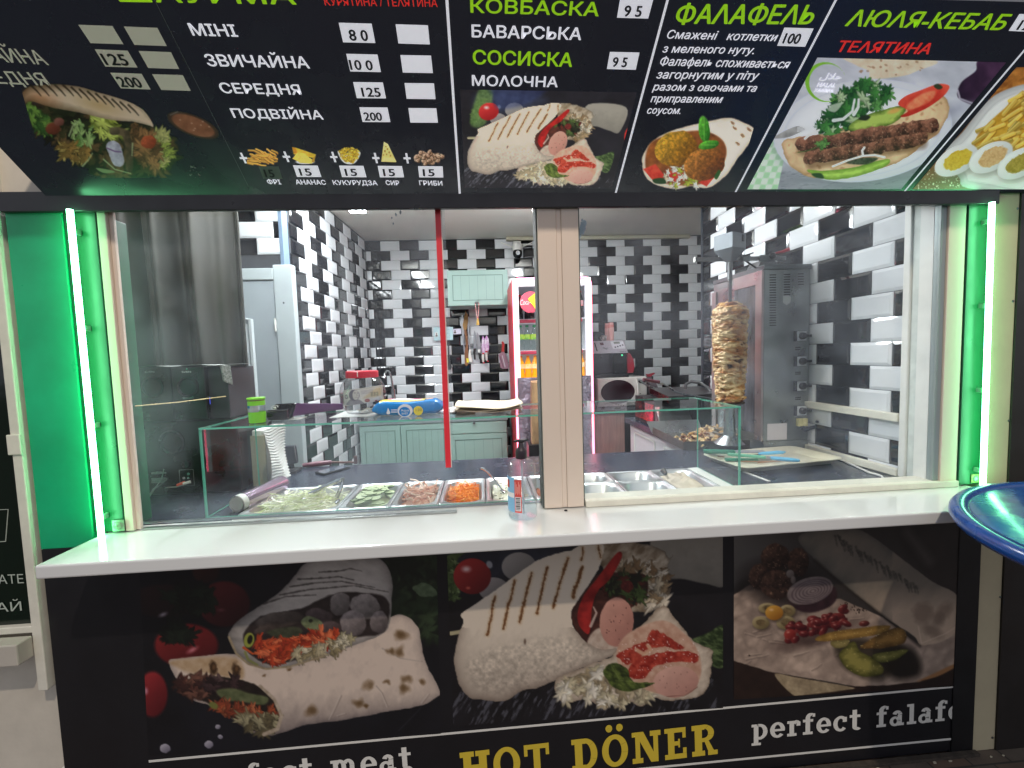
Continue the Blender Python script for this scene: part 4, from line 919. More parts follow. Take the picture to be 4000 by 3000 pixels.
def mtext(body, p, q, top, m, name='lettering', parent=None, off=.018, shear=0.0, lift=.0011, spacing=1.0, dy=0.0):
    """baseline from pixel p to pixel q, cap height reaching pixel row `top` over p"""
    a, b = onB(*p), onB(*q); W = (b - a).length
    body = body.replace('Л', 'Λ')
    c = onB(p[0], top); h = abs((c - a).dot(BB))
    mb = MB(); letter(mb, body, a, (b - a).normalized(), BB, width=W, height=h, n=BN, lift=lift, shear=shear, spacing=spacing, bold=off * (1.1 if len(body) < 14 and off > .023 else .45))
    return build(name, mb, m, parent or brd)
def price(num, tl, tr, br, bl, m=white_t, pad=(.18, .84), nh=(.30, .80), nm=dark_t, label=None):
    P = [onB(*x) for x in (bl, br, tr, tl)]
    lab = build('price_label', MB().add([p + BN * .001 for p in P], [(0, 1, 2, 3)]), m, brd, label=label)
    if num:
        a = P[0] + (P[1] - P[0]) * pad[0] + (P[3] - P[0]) * (1 - nh[1]); W = ((P[1] - P[0]) * (pad[1] - pad[0])).length; H = ((P[3] - P[0]) * (nh[1] - nh[0])).length
        mb = MB(); letter(mb, num, a, (P[1] - P[0]).normalized(), (P[3] - P[0]).normalized(), width=W, height=H, n=BN, lift=.0016, bold=.045)
        build('numerals', mb, nm, lab)
K2 = lambda x, y: (700 + x / 2.011, y / 2.011)
K3 = lambda x, y: (1700 + x / 2.011, y / 2.011)
K4 = lambda x, y: (2700 + x / 1.7015, y / 1.7015)
K1 = lambda x, y: (x / 2.074, y / 2.074)
# left, dimmer panel: its brightness is put in as a faint glow
for n_, q in ((None, ((636, 199), (912, 209), (1002, 357), (735, 348))), (None, ((1004, 213), (1276, 224), (1353, 372), (1090, 362))), ('125', ((768, 397), (1036, 409), (1116, 546), (855, 538))), (None, ((1124, 411), (1386, 421), (1453, 558), (1202, 549))), ('200', ((894, 587), (1148, 596), (1222, 724), (980, 714))), (None, ((1233, 599), (1482, 607), (1547, 735), (1308, 727)))):
    price(n_, *[K1(*p) for p in q], m=grey_t, pad=(.08, .80), nh=(.2, .88))
mtext('ЗВИЧАЙНА', K1(-420, 470), K1(400, 524), K1(-420, 350)[1], grey_t); mtext('СЕРЕДНЯ', K1(-330, 660), K1(415, 692), K1(-330, 555)[1], grey_t)
# second panel
mtext('ШАУРМА', (470, 5), (1158, 16), -62, green_t, off=.03); mtext('КУРЯТИНА / ТЕЛЯТИНА', K2(1148, 40), K2(2030, 52), -12, red_t, off=.026)
for s_, p, q, t in (('МІНІ', (110, 276), (465, 286), 182), ('ЗВИЧАЙНА', (232, 516), (1027, 534), 424), ('СЕРЕДНЯ', (340, 728), (963, 742), 648), ('ПОДВІЙНА', (432, 922), (1135, 936), 850)):
    mtext(s_, K2(*p), K2(*q), K2(*(p[0], t))[1], white_t, off=.03)
for n_, q, pd in (('8 0', ((1253, 177), (1512, 184), (1541, 337), (1288, 331)), (.24, .80)), ('10 0', ((1312, 421), (1558, 427), (1585, 565), (1344, 560)), (.04, .76)), ('125', ((1366, 643), (1600, 646), (1625, 772), (1396, 770)), (.22, .84)), ('200', ((1415, 841), (1636, 843), (1660, 958), (1441, 957)), (.10, .72))):
    price(n_, *[K2(*p) for p in q], pad=pd, nh=(.30, .88))
for q in (((1700, 189), (1954, 197), (1969, 348), (1722, 340)), ((1737, 431), (1978, 435), (1993, 573), (1757, 569)), ((1770, 651), (2001, 653), (2014, 778), (1787, 775)), ((1800, 847), (2020, 849), (2033, 963), (1816, 962))):
    price(None, *[K2(*p) for p in q])
gl = mat('menu_dim_label', rgb(104, 116, 110), .4)
for q, m_ in ((((624, 1303), (781, 1306), (813, 1404), (660, 1402)), gl), (((894, 1297), (1088, 1299), (1118, 1389), (926, 1388)), white_t), (((1256, 1299), (1447, 1301), (1472, 1391), (1280, 1390)), white_t), (((1559, 1301), (1750, 1303), (1767, 1392), (1577, 1392)), white_t), (((1876, 1303), (2070, 1305), (2075, 1393), (1886, 1392)), white_t)):
    price('15', *[K2(*p) for p in q], m=m_, pad=(.18, .64), nh=(.22, .86))
for s_, x0, x1, y in (('ФРІ', 690, 804, 1442), ('АНАНАС', 912, 1156, 1445), ('КУКУРУДЗА', 1204, 1560, 1449), ('СИР', 1617, 1731, 1450), ('ГРИБИ', 1879, 2068, 1452)):
    mtext(s_, K2(x0 + 10, y), K2(x1, y + 3), K2(x0, y - 36)[1], white_t, off=.026)
for x, y in ((505, 1240), (843, 1230), (1215, 1232), (1545, 1240), (1790, 1242)):
    c = onB(*K2(x, y)); w = .0105; h = .003
    P = lambda a, b, l: c + BA * a + BB * b + BN * l
    build('plus_sign', MB().add([P(-w, -h, .0011), P(w, -h, .0011), P(w, h, .0011), P(-w, h, .0011), P(-h, -w * 1.5, .0013), P(h, -w * 1.5, .0013), P(h, w * 1.5, .0013), P(-h, w * 1.5, .0013)], [(0, 1, 2, 3), (4, 5, 6, 7)]), white_t, brd)
# third panel
mtext('КОВБАСКА', K3(280, 96), K3(1278, 124), K3(280, -14)[1], green_t, off=.034); mtext('БАВАРСЬКА', K3(290, 290), K3(1142, 312), K3(290, 192)[1], white_t, off=.03)
mtext('СОСИСКА', K3(300, 500), K3(1070, 522), K3(300, 390)[1], green_t, off=.034); mtext('МОЛОЧНА', K3(292, 670), K3(958, 682), K3(292, 588)[1], white_t, off=.03)
price('9 5', K3(1452, -10), K3(1712, -4), K3(1672, 145), K3(1427, 138), pad=(.2, .74), nh=(.3, .9)); price('9 5', K3(1372, 406), K3(1604, 411), K3(1575, 547), K3(1348, 541), pad=(.16, .64), nh=(.26, .84))
# fourth panel
mtext('ФАЛАФЕЛЬ', K3(1878, 182), (2700 + 790 / 1.7015, 158 / 1.7015), K3(1878, 30)[1], green_t, off=.034)
for s_, p, q, t in (('Смажені   котлетки', (1815, 300), K4(560, 272), 245), ('з меленого нуту.', (1782, 410), K4(412, 358), 358), ('Фалафель споживається', (1760, 512), K4(640, 452), 455), ('загорнутим у піту', (1735, 614), K4(436, 528), 560), ('разом з овочами та', (1705, 708), K4(425, 608), 660), ('приправленим', (1690, 800), K4(198, 682), 752), ('соусом.', (1660, 890), (1700 + 1922 / 2.011, 893 / 2.011), 846)):
    mtext(s_, K3(*p), q, K3(p[0], t - 12)[1], white_t, off=.022, shear=.12)
price('100', K4(618, 182), K4(813, 188), K4(756, 310), K4(570, 303), pad=(.14, .70), nh=(.26, .84))
# fifth panel
mtext('ЛЮЛЯ-КЕБАБ', K4(1020, 170), K4(2060, 198), K4(1020, 62)[1], green_t, off=.03); mtext('ТЕЛЯТИНА', K4(955, 342), K4(1572, 358), K4(955, 268)[1], red_t, off=.034)
price('120', K4(2180, 92), K4(2390, 96), K4(2320, 214), K4(2108, 204), pad=(.2, .8), nh=(.3, .9))

# ---- pictures on the board
# sausage wrap (the same photo as on the banner)
tf = affine_to([K3(420, 875), K3(963, 1125), K3(1143, 1385)], [(253, 350), (1237, 662), (1640, 1070)])
inv = tf[1]
A = Art([inv(*K3(*p)) for p in ((195, 702), (1584, 724), (1388, 1476), (234, 1474))], onB, tf, 3.0); draw_sausage_wrap(A)
A.put(A.sd([(60, 60), (240, 60), (250, 520), (60, 540)]), A.col((60, 96, 44), (150, 180, 110), A.n(30, 4, 3)), 20, .8); A.ball(253, 350, 128, 122, (160, 24, 30), (232, 62, 60), hl=.9, soft=3)
A.ball(2200, 420, 150, 170, (170, 26, 28), (226, 64, 56), hl=.6, soft=4); A.put(A.sd([(60, -140), (900, -160), (760, 150), (380, 300), (240, 120)]), A.col((34, 42, 84), (82, 98, 150), A.n(90, 4, 5)), 30, .6)
A.c = np.clip(A.c * 1.02 + .02, 0, 1); A.mesh('food_picture', pic_m, brd, BN * .0008)

# falafel wrap cut-out on the black film
tf = crop(0, 0, 1.0)
bgc = np.array((46, 50, 58)) / 255
A = Art([(2480, 445), (2960, 445), (2870, 745), (2470, 745)], onB, tf, 2.6); A.c[:] = bgc * .82
o = [(2508, 641), (2515, 597), (2555, 547), (2620, 512), (2694, 490), (2790, 468), (2853, 461), (2905, 478), (2945, 502), (2940, 535), (2922, 566), (2880, 620), (2841, 678), (2790, 722), (2753, 734), (2700, 726), (2645, 738), (2565, 722), (2520, 688)]
d = A.sd(o, rough=2, rs=20); A.put(d, np.clip(A.col((176, 150, 120), (250, 240, 226), 1.0 - .5 * np.exp(-np.clip(d, 0, 99) / 7) + .3 * (A.n(26, 4, 2) - .5)), 0, 1), 1.5)
for cx, cy in ((2870, 500), (2900, 530), (2925, 505), (2860, 480), (2880, 560)): A.put(A.ell(cx, cy, 10, 5, .6, 4, 10), (140, 92, 54), 2, .8)
d = A.sd([(2520, 640), (2540, 560), (2620, 525), (2740, 510), (2820, 545), (2836, 610), (2790, 690), (2730, 720), (2640, 722), (2550, 700)]); A.put(d, A.col((96, 48, 26), (190, 110, 50), A.n(24, 3, 4)), 4)
for q in ([(2512, 660), (2560, 640), (2600, 690), (2560, 715)], [(2600, 672), (2650, 662), (2690, 690), (2630, 712)], [(2728, 712), (2775, 690), (2800, 680), (2760, 728)]): A.put(A.sd(q, False), A.col((190, 32, 26), (236, 92, 66), A.n(18, 3, 5)), 2)
A.splats(A.sd([(2600, 640), (2700, 650), (2720, 725), (2610, 725)]), [(240, 234, 220), (220, 206, 180), (176, 186, 60), (244, 240, 230)], 30, 5, 14, 4)
for cx, cy, rx, ry, ro, c0, c1, sd_ in ((2640, 580, 84, 68, -.35, (112, 66, 12), (226, 176, 60), 3), (2752, 640, 84, 62, -.4, (84, 38, 14), (206, 138, 60), 6)):
    A.ball(cx, cy, rx, ry, c0, c1, ro, 4, soft=1.6, tex=.9, ts=9, seed=sd_)
for cx, cy, rx, ry, ro in ((2750, 505, 22, 52, -.1), (2768, 566, 40, 17, -.2)):
    A.ball(cx, cy, rx, ry, (28, 96, 20), (116, 206, 66), ro, 3, soft=1.4, tex=.7, ts=9); A.put(A.line([(cx - rx * .7 * (rx > ry), cy - ry * .8 * (ry > rx)), (cx + rx * .7 * (rx > ry), cy + ry * .8 * (ry > rx))], 2.4), (170, 226, 120), 1.4, .6)
A.put(A.sd([(2800, 700), (2815, 672), (2806, 664), (2790, 690)]), (40, 90, 36), 2); A.put(A.sd([(2550, 700), (2590, 695), (2600, 716), (2560, 716)]), (36, 70, 34), 2)
A.mesh('food_picture', pic_m, brd, BN * .0008, bgc * .82)

# lyulya kebab plate
tf = crop(2700, 0, 1.7015)
A = Art([(838, 382), (2092, 414), (1394, 1257), (372, 1257)], onB, tf, 3.0)
A.c[:] = A.col((176, 178, 190), (222, 222, 232), A.n(180, 4, 3, .3, 1.6) * 1.3 - .1)
A.put(A.sd([(540, 1120), (900, 1180), (1500, 1090), (1500, 1300), (500, 1300)]), A.col((120, 122, 134), (160, 160, 170), A.n(200, 3, 2, 0, 8)), 30, .8); A.put((A.n(40, 3, 8, -.1, 6) - .72) * 60 - np.where(A.y < 900, 40, 0), (96, 100, 116), 8, .6)
A.put(A.sd([(340, 1300), (372, 1240), (480, 1040), (565, 860), (630, 1000), (600, 1130), (565, 1300)], False), A.col((176, 216, 178), (228, 244, 228), (np.sin(A.x / 13.0 + A.y / 40) * np.sin(A.y / 13.0) * 1.5 + .5)), 3)
A.put(A.ell(1150, 900, 606, 330, -.12), (120, 122, 136), 30, .5)
d = A.ell(1140, 868, 596, 338, -.12); A.put(d, A.col((196, 198, 212), (240, 240, 246), .4 + d / 160), 3); A.put(6 - np.abs(d - 40), (206, 208, 220), 6, .7)
d = A.sd([(1040, 375), (1620, 400), (1500, 470), (1400, 505), (1200, 522), (1178, 470), (1090, 430)]); A.put(d, A.col((206, 186, 156), (240, 228, 208), A.n(40, 4, 5)), 4)
for k in range(16): A.put(A.ell(A.r.uniform(1090, 1540), A.r.uniform(395, 500), A.r.uniform(5, 15), A.r.uniform(4, 9), .3, 3, 10), (150, 104, 66), 3, .6)
d = A.sd([(1915, 400), (2140, 400), (2000, 560), (1890, 690), (1850, 690), (1780, 655), (1768, 610), (1800, 540), (1890, 470)]); A.put(d, A.col((34, 20, 40), (82, 52, 82), A.n(80, 3, 4) + (A.x - 1900) / 700), 5)
A.put(A.line([(1770, 600), (1785, 655), (1880, 690)], 12), (206, 200, 216), 4, .8); A.put(A.ell(1730, 735, 120, 34, -.3), (146, 146, 168), 30, .6)
d = A.sd([(606, 950), (690, 912), (800, 905), (1000, 850), (1300, 790), (1500, 700), (1640, 640), (1698, 660), (1708, 760), (1640, 880), (1540, 960), (1400, 1062), (1200, 1130), (1000, 1150), (820, 1180), (700, 1130), (640, 1080)], rough=8)
A.put(d, np.clip(A.col((150, 104, 62), (238, 208, 166), .9 + .6 * (A.n(50, 4, 6) - .5) - .5 * np.exp(-np.clip(d, 0, 99) / 14)), 0, 1), 3)
for k in range(40):
    i = np.where(d > 8)[0]; j = i[A.r.randint(len(i))]; A.put(A.ell(A.x[j], A.y[j], A.r.uniform(6, 22), A.r.uniform(4, 11), A.r.uniform(-1, 1), 4, 10), (146, 88, 44), 5, .4)
g = A.sd([(830, 850), (880, 760), (940, 700), (960, 640), (1060, 590), (1160, 535), (1230, 560), (1320, 540), (1332, 600), (1290, 660), (1220, 730), (1130, 760), (1060, 850), (960, 880), (870, 870)], rough=14, rs=30)
A.splats(g, [(40, 92, 40), (66, 128, 56), (30, 70, 34), (92, 150, 76), (52, 108, 48), (170, 190, 150)], 190, 10, 34, 9, 1.7)
A.put(A.sd([(920, 700), (1000, 680), (960, 740), (910, 735)], rough=8), (196, 206, 188), 4, .8)
for p in ([(945, 800), (1010, 790), (1070, 740), (1085, 660)], [(1080, 760), (1110, 710), (1112, 660)]): A.put(A.line(p, 24, 14), A.col((206, 212, 210), (246, 248, 248), A.n(20, 2, 3)), 3)
d = A.sd([(1045, 862), (1090, 800), (1250, 735), (1410, 700), (1428, 728), (1370, 800), (1260, 850), (1130, 872)], rough=4); A.put(d, A.col((66, 96, 24), (178, 200, 96), .2 + d / 40 + (A.n(40, 3, 7, -.3, 2) - .5)), 3); A.put(A.sd([(1110, 790), (1150, 765), (1190, 775), (1160, 800)]), (40, 44, 30), 4); A.put(A.ell(1350, 735, 44, 16, -.3), (226, 170, 90), 6, .8)
d = A.sd([(1374, 692), (1420, 640), (1520, 600), (1640, 558), (1712, 568), (1700, 610), (1650, 660), (1560, 720), (1440, 772), (1388, 772), (1440, 735)]); A.put(d, A.col((176, 30, 22), (240, 92, 70), A.n(50, 3, 3) * .8 + (700 - A.y) / 240), 3)
A.put(A.sd([(1440, 690), (1540, 620), (1620, 605), (1600, 660), (1500, 715), (1430, 730)]), A.col((214, 84, 56), (250, 168, 120), A.n(24, 3, 8)), 8); A.put(A.sd([(1610, 570), (1640, 556), (1670, 580), (1640, 594)]), (50, 60, 36), 4)
def kebab(x0, y0, x1, y1, w_, seed):
    A.put(A.line([(x0 + 10, y0 + 34), (x1, y1 + 34)], w_ * .9), (90, 52, 30), 16, .5)
    l = A.line([(x0, y0), ((x0 + x1) / 2, (y0 + y1) / 2 + 8), (x1, y1)], w_) + (A.n(60, 3, seed) - .5) * 34
    v = (A.x - x0) / (x1 - x0); t_ = .55 + .4 * np.sin(v * 46 + A.n(80, 2, seed) * 2) * .5 + (A.n(15, 3, seed + 1) - .5) * 1.3 - ((A.y - (y0 + (y1 - y0) * v)) / w_) * .75
    A.put(l, A.col((52, 26, 20), (158, 104, 82), t_), 3)
    A.put((A.n(9, 2, seed + 4) - .78) * 50 + np.minimum(0, l), (214, 176, 146), 2, .6)
kebab(735, 962, 1600, 832, 92, 14); kebab(790, 1050, 1530, 918, 90, 20)
A.put(A.line([(710, 1012), (780, 1000), (850, 970)], 5), (70, 110, 50), 2); A.splats(A.sd([(840, 965), (900, 920), (925, 935), (880, 990)]), [(76, 120, 56), (100, 150, 76)], 10, 8, 16, 5)
A.put(A.line([(756, 920), (790, 890), (850, 862)], 18, 12), (236, 232, 230), 3)
A.put(A.line([(1140, 1030), (1136, 1000), (1150, 980)], 16), (240, 236, 234), 3); A.put(A.line([(940, 1105), (1040, 1065), (1140, 1035), (1220, 1030), (1285, 1044)], 14), (240, 238, 236), 3)
d = A.sd([(770, 1130), (880, 1135), (1080, 1112), (1240, 1066), (1316, 1058), (1300, 1096), (1200, 1140), (1080, 1176), (920, 1194), (830, 1166)], rough=3); A.put(d, A.col((86, 128, 26), (184, 218, 96), .3 + d / 40 + (A.n(50, 3, 9, -.2, 2) - .5) * .8), 3); A.put(A.sd([(1030, 1082), (1130, 1050), (1240, 1052), (1160, 1092)]), A.col((30, 34, 22), (96, 96, 80), A.n(14, 2, 5)), 4); A.put(A.sd([(800, 1155), (860, 1150), (880, 1185), (830, 1180)]), (40, 60, 26), 5)
A.put(A.sd([(548, 918), (600, 880), (700, 838), (760, 858), (720, 880), (640, 912)]), A.col((120, 116, 116), (222, 220, 220), A.n(60, 3, 2)), 3)
for k in range(4): A.put(A.line([(705, 846 + k * 9), (770, 838 + k * 8), (835, 832 + k * 8)], 5), (232, 232, 236), 1.6)
e = A.ell(893, 545, 137, 132, .4); e2 = A.ell(908, 548, 126, 124, .4); A.put(np.where(A.x < 1022, np.minimum(e, -e2 + 1), -9), (132, 194, 52), 2)
A.mesh('food_picture', pic_m, brd, BN * .0008)
hal = white_t
mtext('HALAL', K4(832, 576), K4(952, 580), K4(832, 546)[1], hal, off=.012, lift=.0016); mtext('ХАЛЯЛЬ', K4(812, 608), K4(940, 614), K4(812, 586)[1], hal, off=.012, lift=.0016); mtext('\ufedd\ufefc\ufea3', K4(852, 522), K4(990, 528), K4(852, 480)[1], hal, off=.01, lift=.0016)

# fries plate at the right end
A = Art([(2160, 446), (2720, 446), (2600, 1257), (1472, 1257)], onB, tf, 3.0)
A.c[:] = A.col((84, 50, 28), (150, 100, 62), A.n(120, 4, 3, .2, 3)); A.put((A.n(10, 2, 4) - .74) * 40 - np.where((A.y < 1090) | (A.x > 1800), 40, 0), (236, 226, 206), 2, .9)
for k in range(4): A.put(A.line([(2010, 690 - k * 46), (2260, 520 - k * 30)], 40), A.col((120, 66, 26), (224, 150, 70), A.n(40, 3, k)), 6)
d = A.sd([(1690, 1000), (1800, 880), (1950, 690), (2080, 600), (2300, 545), (2760, 520), (2760, 1300), (1900, 1262), (1780, 1180), (1740, 1100)]); A.put(d, A.col((150, 148, 150), (240, 238, 236), .3 + d / 90), 4); A.put(5 - np.abs(d - 46), (190, 188, 190), 8, .7)
fr = A.sd([(1885, 930), (1960, 830), (2080, 720), (2200, 620), (2500, 600), (2600, 900), (2300, 1010), (2050, 1000), (1900, 990)]); A.put(fr, A.col((176, 120, 28), (226, 180, 70), A.n(40, 3, 5)), 6)
for k in range(90):
    i = np.where(fr > 0)[0]; j = i[A.r.randint(len(i))]; an = A.r.uniform(-.9, -.2); L = A.r.uniform(60, 150); cx, cy = A.x[j], A.y[j]; v_ = A.r.uniform(.7, 1.05)
    p = [(cx - L * .5 * math.cos(an), cy - L * .5 * math.sin(an)), (cx + L * .5 * math.cos(an), cy + L * .5 * math.sin(an))]
    A.put(A.line([(x + 5, y + 8) for x, y in p], 26), (150, 96, 20), 5, .5); A.put(A.line(p, 24), np.array((238, 198, 88)) * v_ , 3); A.put(A.line([(x - 3, y - 6) for x, y in p], 7), (252, 226, 140), 3, .6)
for cx, cy, c0, c1 in ((1762, 1066, (196, 158, 36), (236, 206, 84)), (1992, 1044, (196, 150, 96), (236, 200, 150)), (2180, 1084, (140, 120, 40), (196, 176, 90))):
    A.put(A.ell(cx + 10, cy + 20, 160, 92, -.5), (120, 110, 100), 20, .5); A.ball(cx, cy, 158, 88, (206, 204, 204), (250, 248, 246), -.5, soft=3); d = A.ell(cx + 8, cy - 4, 106, 54, -.5, 12); A.put(d, A.col(c0, c1, A.n(12, 3, int(cx))), 3)
A.mesh('food_picture', pic_m, brd, BN * .0008)

# five add-ons above their prices
tf = crop(700, 0, 2.011)
def cut(cx, cy, w, h): B = Art([(cx - w, cy - h), (cx + w, cy - h), (cx + w, cy + h), (cx - w, cy + h)], onB, tf, 1.7); B.c[:] = bgc * .9; return B
A = cut(655, 1234, 122, 74); rr = np.random.RandomState(2)
for k in range(46):
    cx, cy = 655 + rr.normal(0, 44), 1240 + rr.normal(0, 24); an = rr.uniform(-.3, 1.0); L = rr.uniform(30, 56); b_ = rr.uniform(-8, 8)
    p = [(cx - L * math.cos(an), cy - L * .6 * math.sin(an)), (cx, cy + b_), (cx + L * math.cos(an), cy + L * .6 * math.sin(an))]
    A.put(A.line(p, 15), (170, 96, 26), 2, .8); A.put(A.line([(x, y - 2) for x, y in p], 10), np.array((250, 196, 92)) * rr.uniform(.82, 1.0), 2)
A.mesh('food_picture', pic_m, brd, BN * .0008, bgc * .9)
A = cut(980, 1222, 112, 76)
A.put(A.ell(990, 1270, 74, 18), (226, 226, 226), 2)
for q, c in (([(888, 1155), (920, 1160), (1074, 1212), (1058, 1240), (900, 1210)], (226, 190, 60)), ([(888, 1155), (912, 1158), (930, 1205), (900, 1205)], (206, 140, 40)), ([(930, 1195), (1000, 1205), (950, 1275), (890, 1245)], (240, 216, 96)), ([(975, 1205), (1060, 1262), (1040, 1284), (945, 1278)], (246, 224, 104)), ([(1050, 1240), (1074, 1212), (1060, 1276), (1040, 1270)], (196, 150, 50))):
    A.put(A.sd(q, False), np.clip(np.array(c) / 255 * (1 + (A.n(14, 3, 3) - .5) * .3)[:, None], 0, 1), 1.5)
A.mesh('food_picture', pic_m, brd, BN * .0008, bgc * .9)
A = cut(1332, 1222, 96, 76)
A.put(A.sd([(1246, 1185), (1300, 1200), (1416, 1190), (1410, 1240), (1370, 1285), (1310, 1284), (1270, 1250)]), (240, 238, 232), 2)
d = A.sd([(1256, 1186), (1290, 1165), (1330, 1158), (1390, 1172), (1410, 1195), (1400, 1240), (1365, 1274), (1315, 1272), (1280, 1240)], rough=5); A.splats(d, [(238, 206, 60), (222, 180, 36), (250, 224, 96), (204, 156, 30)], 260, 5, 10, 4, 1.2)
A.mesh('food_picture', pic_m, brd, BN * .0008, bgc * .9)
A = cut(1640, 1194, 78, 90)
A.put(A.sd([(1608, 1112), (1640, 1130), (1706, 1268), (1700, 1274), (1588, 1268), (1596, 1200)], False), A.col((216, 196, 96), (248, 236, 160), (1280 - A.y) / 160 + A.n(20, 3, 2) * .3), 1.5)
A.put(A.sd([(1588, 1268), (1610, 1236), (1690, 1240), (1706, 1270)], False), (244, 232, 150), 2)
for cx, cy, r_ in ((1624, 1150, 6), (1636, 1170, 7), (1616, 1186, 8), (1650, 1196, 7), (1630, 1212, 6), (1660, 1222, 6), (1606, 1216, 5)): A.put(A.ell(cx, cy, r_, r_ * 1.3), (176, 150, 60), 2, .9)
A.mesh('food_picture', pic_m, brd, BN * .0008, bgc * .9)
A = cut(1960, 1230, 128, 76); rr = np.random.RandomState(5)
for k in range(64):
    cx, cy = 1960 + rr.normal(0, 54), 1236 + rr.normal(0, 26)
    if abs(cx - 1960) / 116 + abs(cy - 1236) / 84 > 1.05: continue
    A.put(A.ell(cx + 2, cy + 3, 21, 16, rr.uniform(0, 3)), (96, 66, 46), 2, .9); A.ball(cx, cy, rr.uniform(13, 21), rr.uniform(9, 15), (176, 136, 108), (238, 212, 186), rr.uniform(-1, 1), 3, soft=1.5); A.put(A.ell(cx + 3, cy + 2, 7, 4, rr.uniform(0, 3)), (150, 104, 76), 1.5, .7)
A.mesh('food_picture', pic_m, brd, BN * .0008, bgc * .9)

# dim sandwich picture at the left end, given a faint glow
tf = crop(0, 0, 2.074)
A = Art([(150, 640), (1700, 640), (1860, 1440), (380, 1440)], onB, tf, 3.0); A.c[:] = bg0 = np.array((30, 33, 40)) / 255 * .96
lf = A.sd([(165, 860), (240, 830), (430, 870), (650, 915), (850, 965), (1080, 1000), (1240, 1035), (1390, 1150), (1392, 1290), (1320, 1380), (1100, 1408), (850, 1395), (650, 1300), (470, 1230), (380, 1110), (230, 1010)], rough=30, rs=60)
A.put(lf, A.col((22, 22, 20), (50, 42, 32), A.n(60, 3, 2)), 8)
A.splats(lf, [(34, 40, 26), (60, 56, 36), (80, 60, 40), (44, 50, 30), (28, 26, 22), (96, 72, 48)], 130, 20, 60, 4, 2.0)
A.splats(A.sd([(165, 860), (300, 900), (420, 1050), (330, 1060), (210, 1000)]), [(76, 112, 52), (108, 140, 64), (52, 84, 40)], 40, 14, 40, 6)
A.splats(A.sd([(720, 960), (900, 960), (960, 1110), (900, 1130), (760, 1040)]), [(160, 168, 70), (190, 196, 100), (120, 130, 50)], 26, 14, 44, 7, 2.4)
A.splats(A.sd([(600, 1000), (740, 1040), (720, 1160), (620, 1160)]), [(120, 150, 90), (90, 120, 60), (150, 170, 110)], 18, 10, 34, 8, 3.2)
A.splats(A.sd([(1220, 1040), (1390, 1140), (1390, 1300), (1290, 1360), (1250, 1200)]), [(150, 160, 76), (120, 130, 60), (176, 170, 110), (86, 96, 44)], 46, 12, 36, 9)
A.splats(A.sd([(1050, 1030), (1200, 1060), (1290, 1300), (1180, 1340), (1100, 1180)]), [(120, 86, 56), (150, 106, 70), (92, 62, 42)], 46, 18, 46, 10, 2.2)
A.splats(A.sd([(470, 1180), (700, 1210), (690, 1300), (520, 1270)]), [(150, 110, 60), (180, 150, 90), (120, 90, 50)], 24, 16, 40, 11, 2)
A.ball(1205, 1150, 62, 54, (120, 40, 26), (196, 92, 60), 0, 6, soft=4, tex=.3); A.ball(430, 1040, 60, 50, (80, 34, 26), (130, 66, 50), 0, 6, soft=6); A.ball(480, 985, 40, 34, (96, 52, 46), (146, 92, 84), 0, 6, soft=6)
A.put(A.line([(960, 1060), (1020, 1080), (1050, 1200), (1048, 1360)], 62), A.col((44, 34, 28), (104, 84, 66), A.n(30, 3, 5) + (1050 - A.x) / 120), 8); A.ball(930, 1060, 42, 34, (60, 50, 40), (120, 104, 80), 0, 6, soft=5)
A.put(A.sd([(880, 1150), (940, 1145), (985, 1200), (1005, 1330), (930, 1340), (880, 1240), (860, 1190)], rough=6), A.col((140, 130, 160), (214, 208, 224), A.n(40, 3, 6)), 4); A.put(A.line([(870, 1200), (930, 1225), (980, 1230)], 12), (110, 70, 130), 4, .8)
for p in ([(560, 1100), (590, 1020), (640, 980)], [(840, 1290), (930, 1370), (1060, 1405)], [(670, 1345), (720, 1290), (750, 1240)], [(1075, 1160), (1070, 1260)]): A.put(A.line(p, 12, 7), (176, 186, 146), 4, .8)
A.put(A.sd([(780, 1360), (900, 1378), (930, 1395), (840, 1400)]), (120, 136, 96), 4)
b = A.sd([(172, 790), (190, 740), (250, 700), (420, 682), (620, 698), (800, 748), (1000, 808), (1150, 882), (1225, 975), (1242, 1024), (1200, 1012), (1080, 985), (980, 978), (850, 962), (650, 912), (430, 872), (260, 822), (205, 838)], rough=3)
A.put(b, np.clip(A.col((92, 70, 48), (214, 188, 166), .25 + b / 90 + (A.x - 500) / 1300 + .3 * (A.n(70, 4, 3, .3) - .5)), 0, 1), 3); A.put(np.minimum(b, A.ell(330, 790, 110, 40, .2)), (196, 120, 76), 40, .5); A.put(np.minimum(b, A.ell(800, 850, 130, 40, .3)), (176, 136, 76), 40, .5)
for k in range(13):
    x = 250 + k * 66; y = 690 + max(0, k - 4) * 17 + (k > 8) * (k - 8) * 6; A.put(np.minimum(b + 14, A.line([(x, y), (x + 50, y + 46), (x + 82, y + 84)], 17, 8)), (46, 34, 24), 5, .85)
d = A.ell(1565, 1015, 200, 74, .38); A.put(d, A.col((110, 66, 48), (160, 104, 78), A.n(50, 3, 3)), 10); A.put(5 - np.abs(d), (66, 46, 38), 4, .8)
for k in range(7): A.put(A.ell(1440 + A.r.uniform(0, 260), 970 + k * 14, 8, 6), (200, 160, 140), 3, .7)
A.put(A.line([(1380, 930), (1440, 905)], 8), (150, 150, 150), 4, .6); A.put((A.n(14, 2, 9) - .80) * 40 + np.minimum(0, A.ell(1580, 1400, 110, 60)) * 2, (190, 190, 180), 2, .8)
A.mesh('food_picture', pic_dim, brd, BN * .0007, bg0)
